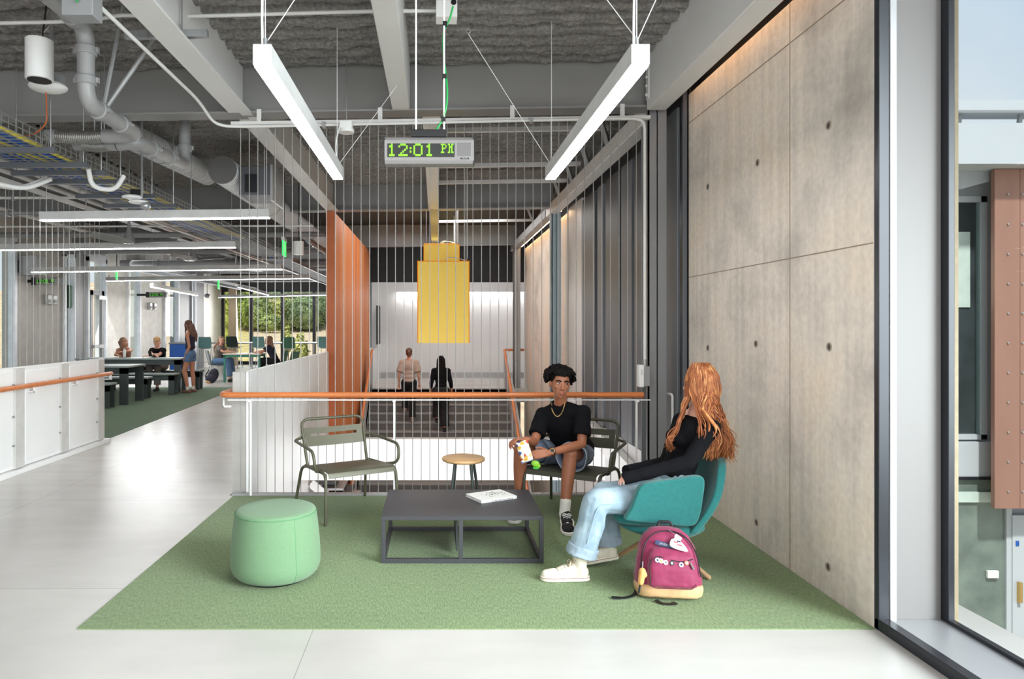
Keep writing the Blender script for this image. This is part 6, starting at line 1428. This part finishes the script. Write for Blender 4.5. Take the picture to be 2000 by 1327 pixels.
bt = thing('water_bottle', 'white bottle held by the fair-haired girl at the far table', 'bottle', (-7.24, 15.90, .80)); MB().lathe([(.03, 0), (.034, .01), (.034, .15), (.02, .18), (.016, .2)], (-7.24, 15.90, .80), 14).build('bottle_body', white, bt); MB().cyl((-7.24, 15.90, 1.0), (-7.24, 15.90, 1.03), .017, n=12).build('cap', alu, bt)
Jt = sit(-6.58, 16.36, .565, (-.05, -1, 0), .86, lean=.16, headf=(.15, -.8, -.55), arms=dict(L=V((-6.66, 15.88, .82)), R=V((-6.52, 15.88, .83))))
p_, M_ = person('person', 'blond boy in a black T-shirt at the far dining table looking at his phone', Jt, 1.0, .011, False, skin_l, blackf, .6, 0, greyf, 1.9, .02, black, 'short', hair_bl)
ph = thing('phone', 'dark phone held over the far dining table by the blond boy', 'phone', (-6.60, 15.80, .86)); Mq = Matrix.Translation((-6.60, 15.80, .88)) @ Matrix.Rotation(.5, 4, 'X'); MB().box(-.036, .036, -.004, .004, -.07, .07, Mq).build('phone_body', black, ph, bevel=.003); MB().box(-.032, .032, .004, .0048, -.064, .064, Mq).build('screen', screen_m, ph)
# standing girl
b0 = V((-5.60, 15.55, 0)); f = V((-.95, .1, 0)).normalized(); r = V((f.y, -f.x, 0))
Jt = dict(hip=b0 + V((.02, 0, .90)), neck=b0 + V((.02, 0, 1.38)), headc=b0 + V((-.03, 0, 1.54)), hfwd=V((-.9, .3, -.15)), fwd=f, shL=b0 + V((.0, -.15, 1.33)), shR=b0 + V((0, .15, 1.33)), elL=b0 + V((.06, -.17, 1.06)), elR=b0 + V((.03, .18, 1.06)), wrL=b0 + V((-.04, -.15, .84)), wrR=b0 + V((-.10, .16, .86)),
          hipL=b0 + V((.02, -.085, .88)), hipR=b0 + V((.02, .085, .88)), knL=b0 + V((-.09, -.08, .49)), knR=b0 + V((.03, .09, .49)), anL=b0 + V((-.01, -.09, .10)), anR=b0 + V((.06, .10, .10)), toeL=f, toeR=f)
person('person', 'standing girl in a dark crop top and denim shorts with long brown hair', Jt, .96, .011, True, skin_m, navyf, .0, .30, denim_b, .42, .02, mat('brown_leather_shoe', (120, 86, 72), .6), 'long', hair_br, socks=whitef)
# two people at the far study table
Jt = sit(-5.99, 18.72, .55, (1, -.12, 0), .86, lean=.10, headf=(.35, -.95, 0), arms=dict(L=V((-5.55, 18.75, .78)), R=V((-5.58, 18.55, .80))))
person('person', 'girl in a grey top and blue jeans left of the far teal-legged table', Jt, .95, .012, True, skin_l, greyf, .6, 0, denim_b, 1.9, .02, black, 'long', hair_db)
Jt = sit(-4.38, 18.7, .55, (-1, .05, 0), .86, lean=.16, headf=(-.9, -.2, .05), arms=dict(L=V((-4.84, 18.55, .78)), R=V((-4.84, 18.8, .80))))
person('person', 'student in a dark T-shirt leaning on the right end of the far teal-legged table', Jt, 1.0, .012, False, skin_m, navyf, .6, 0, dblack, 1.9, .02, black, 'long', hair_db)
# two people walking up the stair, seen from behind
def climb(x, n, label, **kw):
    y = 16.66 - GO * n + .02; z0 = -RIS * n; b0 = V((x, y, z0)); f = V((0, 1, 0))
    Jt = dict(hip=b0 + V((0, .06, .92)), neck=b0 + V((0, .13, 1.40)), headc=b0 + V((0, .16, 1.565)), hfwd=f, fwd=f, shL=b0 + V((-.155, .12, 1.345)), shR=b0 + V((.155, .12, 1.345)), elL=b0 + V((-.22, .05, 1.08)), elR=b0 + V((.22, .06, 1.08)), wrL=b0 + V((-.23, .14, .86)), wrR=b0 + V((.24, .12, .86)),
              hipL=b0 + V((-.085, .06, .90)), hipR=b0 + V((.085, .06, .90)), knL=b0 + V((-.09, .22, .58)), knR=b0 + V((.08, .06, .48)), anL=b0 + V((-.09, .14, .285)), anR=b0 + V((.08, -.03, .10)), toeL=f, toeR=f)
    return person('person', label, Jt, .98, .012, True, face=False, **kw)
climb(-.60, 4, 'walker with tied-up hair and a beige blouse climbing the grey stair on the left', skin=skin_l, top=mat('beige_blouse', (170, 150, 138), .9, 0, .08, 20), sleeve=.8, bottom=dblack, leg=1.95, loose=.02, shoe_m=greyf, hair='bun', hair_m=hair_br, pad=.03)
climb(.13, 5, 'walker with long dark hair and black clothes climbing the grey stair', skin=skin_m, top=blackf, sleeve=1.5, bottom=dblack, leg=1.95, loose=.04, shoe_m=black, hair='long', hair_m=hair_k, pad=.02)
# ---------------------------------------------------------------- lounge furniture
def board_table(x0, x1, y0, y1, h, label, name='dining_table', m=slatem, leg=.12, cat='table', topm=None):
    t = thing(name, label, cat, ((x0 + x1) / 2, (y0 + y1) / 2, 0))
    MB().box(x0, x1, y0, y1, h - .035, h).build('top', topm or tabtop, t, smooth=0, bevel=.004)
    for y in (y0 + .03, y1 - .07): MB().box(x0 + .02, x1 - .02, y, y + .04, h - .15, h - .035).build('apron', m, t, smooth=0)
    for x in (x0 + .02, x1 - .02 - leg):
        for y in (y0 + .03, y1 - .03 - .05):
            MB().box(x, x + leg, y, y + .04, .006, h - .035).build('leg', m, t, smooth=0)
            
    return t
board_table(-8.2, -5.78, 15.5, 16.05, .79, 'long slate grey board table with three people around it', leg=.14)
board_table(-8.2, -5.72, 14.95, 15.28, .48, 'slate grey bench in front of the long board table', 'bench', leg=.12, cat='bench')
board_table(-8.2, -5.60, 16.2, 16.55, .46, 'slate grey bench behind the long board table', 'bench', leg=.12, cat='bench', topm=slatem)
board_table(-7.6, -5.92, 13.15, 13.95, .755, 'nearer slate grey board table beside the white guard', m=mat('dark_slate_board', (62, 70, 70), .5, 0, .05, 8), leg=.16)
board_table(-7.6, -6.0, 12.55, 12.88, .47, 'nearer slate grey bench beside the white guard', 'bench', leg=.12, cat='bench', m=mat('dark_slate_board', (62, 70, 70)))
board_table(-7.6, -6.0, 14.2, 14.5, .46, 'slate grey bench between the two board tables', 'bench', leg=.12, cat='bench', m=mat('dark_slate_board', (62, 70, 70)))
v = V((-6.05, 16.35, .47)); t = thing('pencil_case', 'small black bag lying on the rear bench of the long board table', 'bag', tuple(v)); MB().ell(v + V((-.95, -.0, .06)), (.2, .1, .07)).build('bag_body', black, t); MB().tube([v + V((-1.1, -.09, .06)), v + V((-.95, -.11, .09)), v + V((-.8, -.09, .06))], .008, 6).build('strap', navyf, t)
t = thing('study_table', 'white study table with teal legs before the far windows', 'table', (-5.2, 18.7, 0)); MB().box(-5.72, -4.70, 18.35, 19.0, .745, .775).build('top', mat('birch_top', (232, 222, 206), .4), t, smooth=0, bevel=.004)
for x in (-5.70, -4.76):
    for y in (18.38, 18.92): MB().box(x, x + .045, y, y + .045, 0, .745).build('leg', tealm, t, smooth=0)
for y in (18.38, 18.93): MB().box(-5.68, -4.74, y, y + .03, .68, .745).build('apron', tealm, t, smooth=0)
def shell_seat(label, x, y, rot, m, bar=False, metal=black):
    t = thing('bar_stool' if bar else 'side_chair', label, 'chair'); h = .74 if bar else .45
    b = MB(); NU_, NV_ = 8, 8; vs = []; fs = []
    for sd in (0, 1):
        for j in range(NV_ + 1):
            v_ = j / NV_
            for i in range(NU_ + 1):
                u = i / NU_ * 2 - 1; hw = .215 * (1 - .25 * max(0, v_ - .7) ** 1.5 - .4 * max(0, v_ - .85))
                if v_ < .5: yy, zz = -.2 + .40 * v_ / .5, h + .03 * u * u
                else: yy, zz = .20 + .09 * (v_ - .5) / .5 - .03 * u * u, h + .02 + .38 * (v_ - .5) / .5
                vs.append((u * hw, yy + (.012 if sd and v_ >= .5 else 0), zz - (.012 if sd and v_ < .5 else 0)))
    n1_ = (NU_ + 1) * (NV_ + 1)
    for j in range(NV_):
        for i in range(NU_): a = j * (NU_ + 1) + i; c_ = a + NU_ + 1; fs += [(a, a + 1, c_ + 1, c_), (n1_ + a, n1_ + c_, n1_ + c_ + 1, n1_ + a + 1)]
    for i in range(NU_): fs.append((i, n1_ + i, n1_ + i + 1, i + 1)); a = NV_ * (NU_ + 1) + i; fs.append((a, a + 1, n1_ + a + 1, n1_ + a))
    for j in range(NV_): a = j * (NU_ + 1); c_ = a + NU_ + 1; fs.append((a, c_, n1_ + c_, n1_ + a)); a += NU_; c_ += NU_; fs.append((a, n1_ + a, n1_ + c_, c_))
    b.add(vs, fs).build('seat', m, t, smooth=60)
    for s_ in (-1, 1):
        MB().tube(arc([(s_ * .16, -.16, h - .01), (s_ * .22, -.22, .012), (s_ * .22, .24, .012), (s_ * .17, .16, h - .0)], .05), .011, 8).build('leg', metal, t)
    MB().bar((-.17, -.1, h - .02), (.17, -.1, h - .02), .02, .02).build('crossbar', metal, t)
    if bar: MB().tube([(-.2, -.2, .25), (.2, -.2, .25)], .011, 8).build('foot_rail', metal, t)
    t.location = (x, y, 0); t.rotation_euler = (0, 0, rot); return t
shell_seat('teal side chair under the girl left of the far study table', -6.0, 18.76, math.radians(97), mat('dark_teal_plastic', (66, 84, 80), .5), metal=alu_lt)
shell_seat('green side chair under the student right of the far study table', -4.33, 18.72, math.radians(-92), greenp)
shell_seat('second green side chair right behind the student at the far table', -3.95, 18.2, math.radians(-110), greenp)
for k, (px, y_, m, l_) in enumerate(((402, 23.6, tealp, 'teal bar stool left of the far study table'), (458, 24.6, mat('dark_green_plastic', (38, 54, 46), .5), 'dark green bar stool behind the girl at the far table'), (508, 24.2, tealp, 'blue teal bar stool behind the middle of the far table'), (565, 23.4, greenp, 'green bar stool at the counter right of the student'), (634, 24.2, tealp, 'teal bar stool half hidden by the orange wall'))):
    shell_seat(l_, (px - CX) / F * y_, y_, math.radians(180 + [10, -8, 0, 6, -5][k]), m, True, alu_lt)
t = thing('counter', 'long pale counter along the far windows', 'counter', (-6, 25.2, 0)); MB().box(-8.2, -4.3, 24.9, 25.4, .86, .91).build('top', alu_lt, t, smooth=0)
for x in (-8.0, -6.8, -5.6, -4.5): MB().box(x, x + .05, 25.1, 25.15, 0, .86).build('leg', alu_lt, t, smooth=0)
bp = thing('backpack', 'dark navy backpack on the floor by the far study table', 'backpack', (-5.95, 18.2, 0)); b = MB(); b.ell((-5.92, 18.2, .2), (.14, .12, .2), Matrix.Rotation(.35, 3, 'Y')); b.ell((-5.95, 18.1, .12), (.15, .09, .12)); mobj('body', blob(b, .012, 'body', 2), mat('navy_nylon', (42, 42, 56), .8), bp); MB().tube(arc([(-6.0, 18.12, .36), (-6.1, 18.1, .2), (-6.05, 18.1, .05)], .06), .016, 6).build('strap', black, bp); MB().ell((-6.0, 18.08, .05), (.1, .06, .05)).build('suede_base', tanle, bp)
t = thing('notebook', 'white notebook on the far study table', 'notebook', (-5.0, 18.6, .776)); MB().box(-5.1, -4.9, 18.5, 18.7, .776, .786).build('pages', paper, t); MB().box(-5.1, -4.9, 18.5, 18.7, .786, .788).build('cover', paper, t)
t = thing('recycling_bin', 'blue recycling bin behind the standing girl', 'bin', (-8.0, 21.6, 0)); MB().box(-8.3, -7.75, 21.3, 21.9, 0, .95).build('body', bluec, t, bevel=.02); MB().box(-8.32, -7.73, 21.28, 21.92, .95, 1.0).build('lid', steel_dk, t, bevel=.01)
# ---------------------------------------------------------------- outside: neighbouring building at the right
ZG = -3.9
def P2(px, py, Y): return P(px, py, Y)
fx = lambda px, Y=11.0: (px - CX) / F * Y
fz = lambda py, Y=11.0: CH - (py - CY) / F * Y
struct('ground_outside', MB().box(-40, 60, -20, 90, ZG - .3, ZG - .02), mat('outside_ground', (176, 168, 152), .9, 0, .12, 1.2), smooth=0)
nb = thing('neighbour_building', 'white and copper clad building across the court seen through the right window', 'building', (9, 11, ZG))
MB().box(fx(1780), fx(2200), 11.25, 18, ZG, fz(322)).build('wall', stuccow, nb, smooth=0)
MB().box(fx(1780, 10.4), fx(2300, 10.4), 10.4, 11.4, fz(320, 10.4), fz(240, 10.4)).build('fascia', stuccow, nb, smooth=0)
b = MB(); b.prism([(fx(1780), fz(372)), (fx(1868), fz(372)), (fx(1995), fz(338)), (fx(2200), fz(330)), (fx(2200), fz(318)), (fx(1780), fz(318))], .5, basis((1, 0, 0), (0, 0, 1), (0, 1, 0), (0, 10.9, 0))); b.build('soffit', mat('soffit_grey', (180, 184, 188), .6), nb, smooth=0)
MB().box(fx(1780, 10.6), fx(2300, 10.6), 10.6, 10.9, fz(216, 10.6), fz(195, 10.6)).build('roof_canopy', stuccow, nb, smooth=0); MB().box(fx(1780, 10.6), fx(2300, 10.6), 10.58, 10.92, fz(221, 10.6), fz(216, 10.6)).build('canopy_edge', steel_dk, nb, smooth=0)
for px in (1872, 1990): MB().bar((fx(px, 10.7), 10.7, fz(240, 10.6)), (fx(px + 3, 10.7), 10.7, fz(219, 10.6)), .05, .05).build('canopy_bracket', steel_dk, nb)
fr = MB(); Yw = 11.2
for (a, c_) in ((1780, 1788), (1930, 1942)): fr.box(fx(a), fx(c_), Yw - .06, Yw + .05, fz(862), fz(380))
fr.box(fx(1780), fx(1942), Yw - .06, Yw + .05, fz(392), fz(380)).box(fx(1780), fx(1942), Yw - .06, Yw + .05, fz(862), fz(852))
wf = fr.build('window', stuccow, nb, smooth=0)
dkg = mat('dark_glazing', (64, 72, 74), .08, 0, .25, 2, spec=.8)
def nbsub(par, mb, name, m):
    for v_ in mb.v: v_ -= V(nb['_w'])
    return sub(par, mb.build(name, m, None, smooth=0))
nbsub(wf, MB().box(fx(1788), fx(1930), Yw, Yw + .03, fz(852), fz(392)), 'pane', dkg)
nbsub(wf, MB().box(fx(1800), fx(1912), Yw - .02, Yw, fz(600), fz(450)), 'blind', mat('pale_green_blind', (206, 222, 214), .6))
nbsub(wf, MB().box(fx(1926), fx(1931), Yw - .03, Yw, fz(852), fz(392)), 'reveal', mat('teal_reveal', (128, 150, 150), .3))
MB().box(fx(1780), fx(1960), 11.1, 11.24, fz(935), fz(866)).build('spandrel', stuccow, nb, smooth=0); MB().box(fx(1780), fx(1960), 11.08, 11.24, fz(940), fz(934)).build('drip_edge', dkmetal, nb, smooth=0)
cp = MB()
x = fx(1943, 10.72)
while x < fx(2150): cp.box(x, x + .395, 10.72, 10.80, fz(985), fz(338)); x += .40
cpo = cp.build('copper_panel', copper, nb, smooth=0, bevel=.006)
for i in range(11):
    for px in (1968, 1996): nbsub(cpo, MB().cyl((fx(px, 10.72), 10.70, fz(380 + i * 58, 10.72)), (fx(px, 10.72), 10.722, fz(380 + i * 58, 10.72)), .014, n=8), 'rivet', alu_lt)
sf = MB()
for px in (1780, 1976, 2060): sf.box(fx(px), fx(px) + .09, 11.1, 11.2, ZG, fz(940))
sf.box(fx(1780), fx(2150), 11.1, 11.2, ZG, ZG + .12); sfo = sf.build('storefront_frame', stuccow, nb, smooth=0)
nbsub(sfo, MB().box(fx(1780), fx(1976), 11.14, 11.16, ZG + .1, fz(940)), 'pane', mat('storefront_glazing', (120, 134, 126), .1, 0, .35, 1.6, spec=.8))
nbsub(sfo, MB().box(fx(1780), fx(1976), 11.10, 11.14, fz(985), fz(965)), 'transom', mat('pale_green_blind', (206, 222, 214)))
do_ = MB().box(fx(1986), fx(2060), 11.08, 11.16, ZG + .05, fz(1010)).build('entrance_door', stuccow, nb, smooth=0)
nbsub(do_, MB().box(fx(1994), fx(2000), 11.02, 11.08, fz(1180), fz(1140)), 'handle', gold); nbsub(do_, MB().box(fx(1992), fx(1998), 11.07, 11.08, fz(1070), fz(1060)), 'sticker', bluec)
MB().box(fx(1938), fx(1960), 11.09, 11.13, fz(1134), fz(1120)).build('door_notice', paper, nb, smooth=0)
# hillside and trees behind the far windows
HP = [(30, -3.7), (36, -2.2), (42, -.3), (70, .9), (95, 6.6), (110, 8.5)]
def hz(x, y):
    for (a, za), (c, zc) in zip(HP, HP[1:]):
        if y <= c: return za + (zc - za) * (y - a) / (c - a)
    return HP[-1][1]
hill = MB(); vs = []; fs = []; nx_, ny_ = 40, 16
for j in range(ny_ + 1):
    for i in range(nx_ + 1):
        x = -60 + 80 * i / nx_; y = 30 + 78 * j / ny_; vs.append((x, y, hz(x, y) + .25 * noise.noise(V((x * .2, y * .2, 0)))))
for j in range(ny_):
    for i in range(nx_): a = j * (nx_ + 1) + i; fs.append((a, a + 1, a + nx_ + 2, a + nx_ + 1))
struct('hill', MB().add(vs, fs), mat('dry_grass_hill', (196, 170, 140), .95, 0, .18, 1.5, .3, 6, c2=(206, 184, 152)), smooth=60)
leafm = [mat('oak_leaves_%s' % 'abc'[i], c_, .8, 0, .35, 1.3, c2=c2_) for i, (c_, c2_) in enumerate((((96, 116, 66), (150, 162, 98)), ((84, 106, 74), (132, 148, 104)), ((142, 150, 74), (188, 186, 112))))]
def foliage(c, r, n, Rl, size):
    b = MB()
    for i in range(n):
        a, zc = Rl.uniform(0, 2 * PI), Rl.uniform(-.75, 1); q = math.sqrt(1 - zc * zc); rr3 = Rl.uniform(.72, 1.02); d = V((q * math.cos(a), q * math.sin(a), zc))
        lump = 1 + .28 * noise.noise(d * 2.6 + V(c)) ; p = V(c) + V((d.x * r[0], d.y * r[1], d.z * r[2])) * rr3 * lump
        u = V((Rl.gauss(0, 1), Rl.gauss(0, 1), Rl.gauss(0, 1))).normalized(); w_ = u.cross(d).normalized() if u.cross(d).length > .05 else V((1, 0, 0)); s_ = size * Rl.uniform(.6, 1.3)
        b.add([p - u * s_, p + w_ * s_ * .5, p + u * s_, p - w_ * s_ * .5], [(0, 1, 2, 3)])
    b.ell(c, tuple(v_ * .80 for v_ in r), None, 14, 10); return b
TR = [(452, 600, 72, 2.0, 2.0, 1, 'greyish green oak at the left edge of the far windows'), (500, 611, 70, 2.1, 2.1, 0, 'large green oak behind the girl at the far table'), (527, 633, 66, 1.2, .9, 0, 'low green bush under the oaks'), (552, 616, 71, 1.9, 1.9, 2, 'yellow green tree between two oaks'), (597, 612, 70, 2.4, 2.2, 1, 'big round oak left of the orange wall'), (640, 606, 74, 2.3, 2.2, 1, 'dark green oak partly behind the orange wall'), (540, 584, 90, 3.4, 2.0, 1, 'tall oak on the crest of the hill'), (592, 580, 92, 3.6, 2.0, 0, 'wide oak on the hill crest at the right'), (474, 582, 92, 3.4, 1.9, 2, 'pale tree on the hill crest at the left'), (640, 580, 93, 3.0, 1.9, 1, 'oak on the hill crest above the orange wall edge'), (732, 602, 60, 2.2, 2.4, 0, 'tree seen in the narrow window right of the orange wall'), (443, 640, 33, .5, 1.9, 2, 'bright shrub outside the corner window pane'), (586, 690, 31, .4, .9, 2, 'small bright sapling beyond the counter'), (560, 668, 34, .3, .8, 2, 'thin yellow sapling behind the student')]
for k, (px, py, Y, rx, rz, mi, l_) in enumerate(TR):
    c_ = P(px, py, Y); t = thing('oak_tree' if rx > 1.6 else 'shrub', l_, 'tree' if rx > 1.6 else 'bush', (c_.x, c_.y, hz(c_.x, c_.y))); Rl = random.Random(40 + k)
    foliage(c_, (rx, rx, rz), 2600 if rx > 1 else 500, Rl, .15 if rx > 1 else .10).build('crown', leafm[mi], t, smooth=0)
    MB().tube([(c_.x, c_.y, hz(c_.x, c_.y) - .3), (c_.x + .1, c_.y, c_.z)], [.2 if rx > 1.6 else .05, .1 if rx > 1.6 else .02], 8).build('trunk', bark, t)
struct('wall_retaining', MB().box((462 - CX) / F * 42, (500 - CX) / F * 42, 78, 78.3, 0, fz(612, 78)), mat('brown_retaining_wall', (110, 84, 78), .9, 0, .2, 3), smooth=0)
for o in bpy.data.objects:
    if '_w' in o: del o['_w']
bpy.data.batch_remove(SPENT); bpy.data.scenes.remove(SIDE)
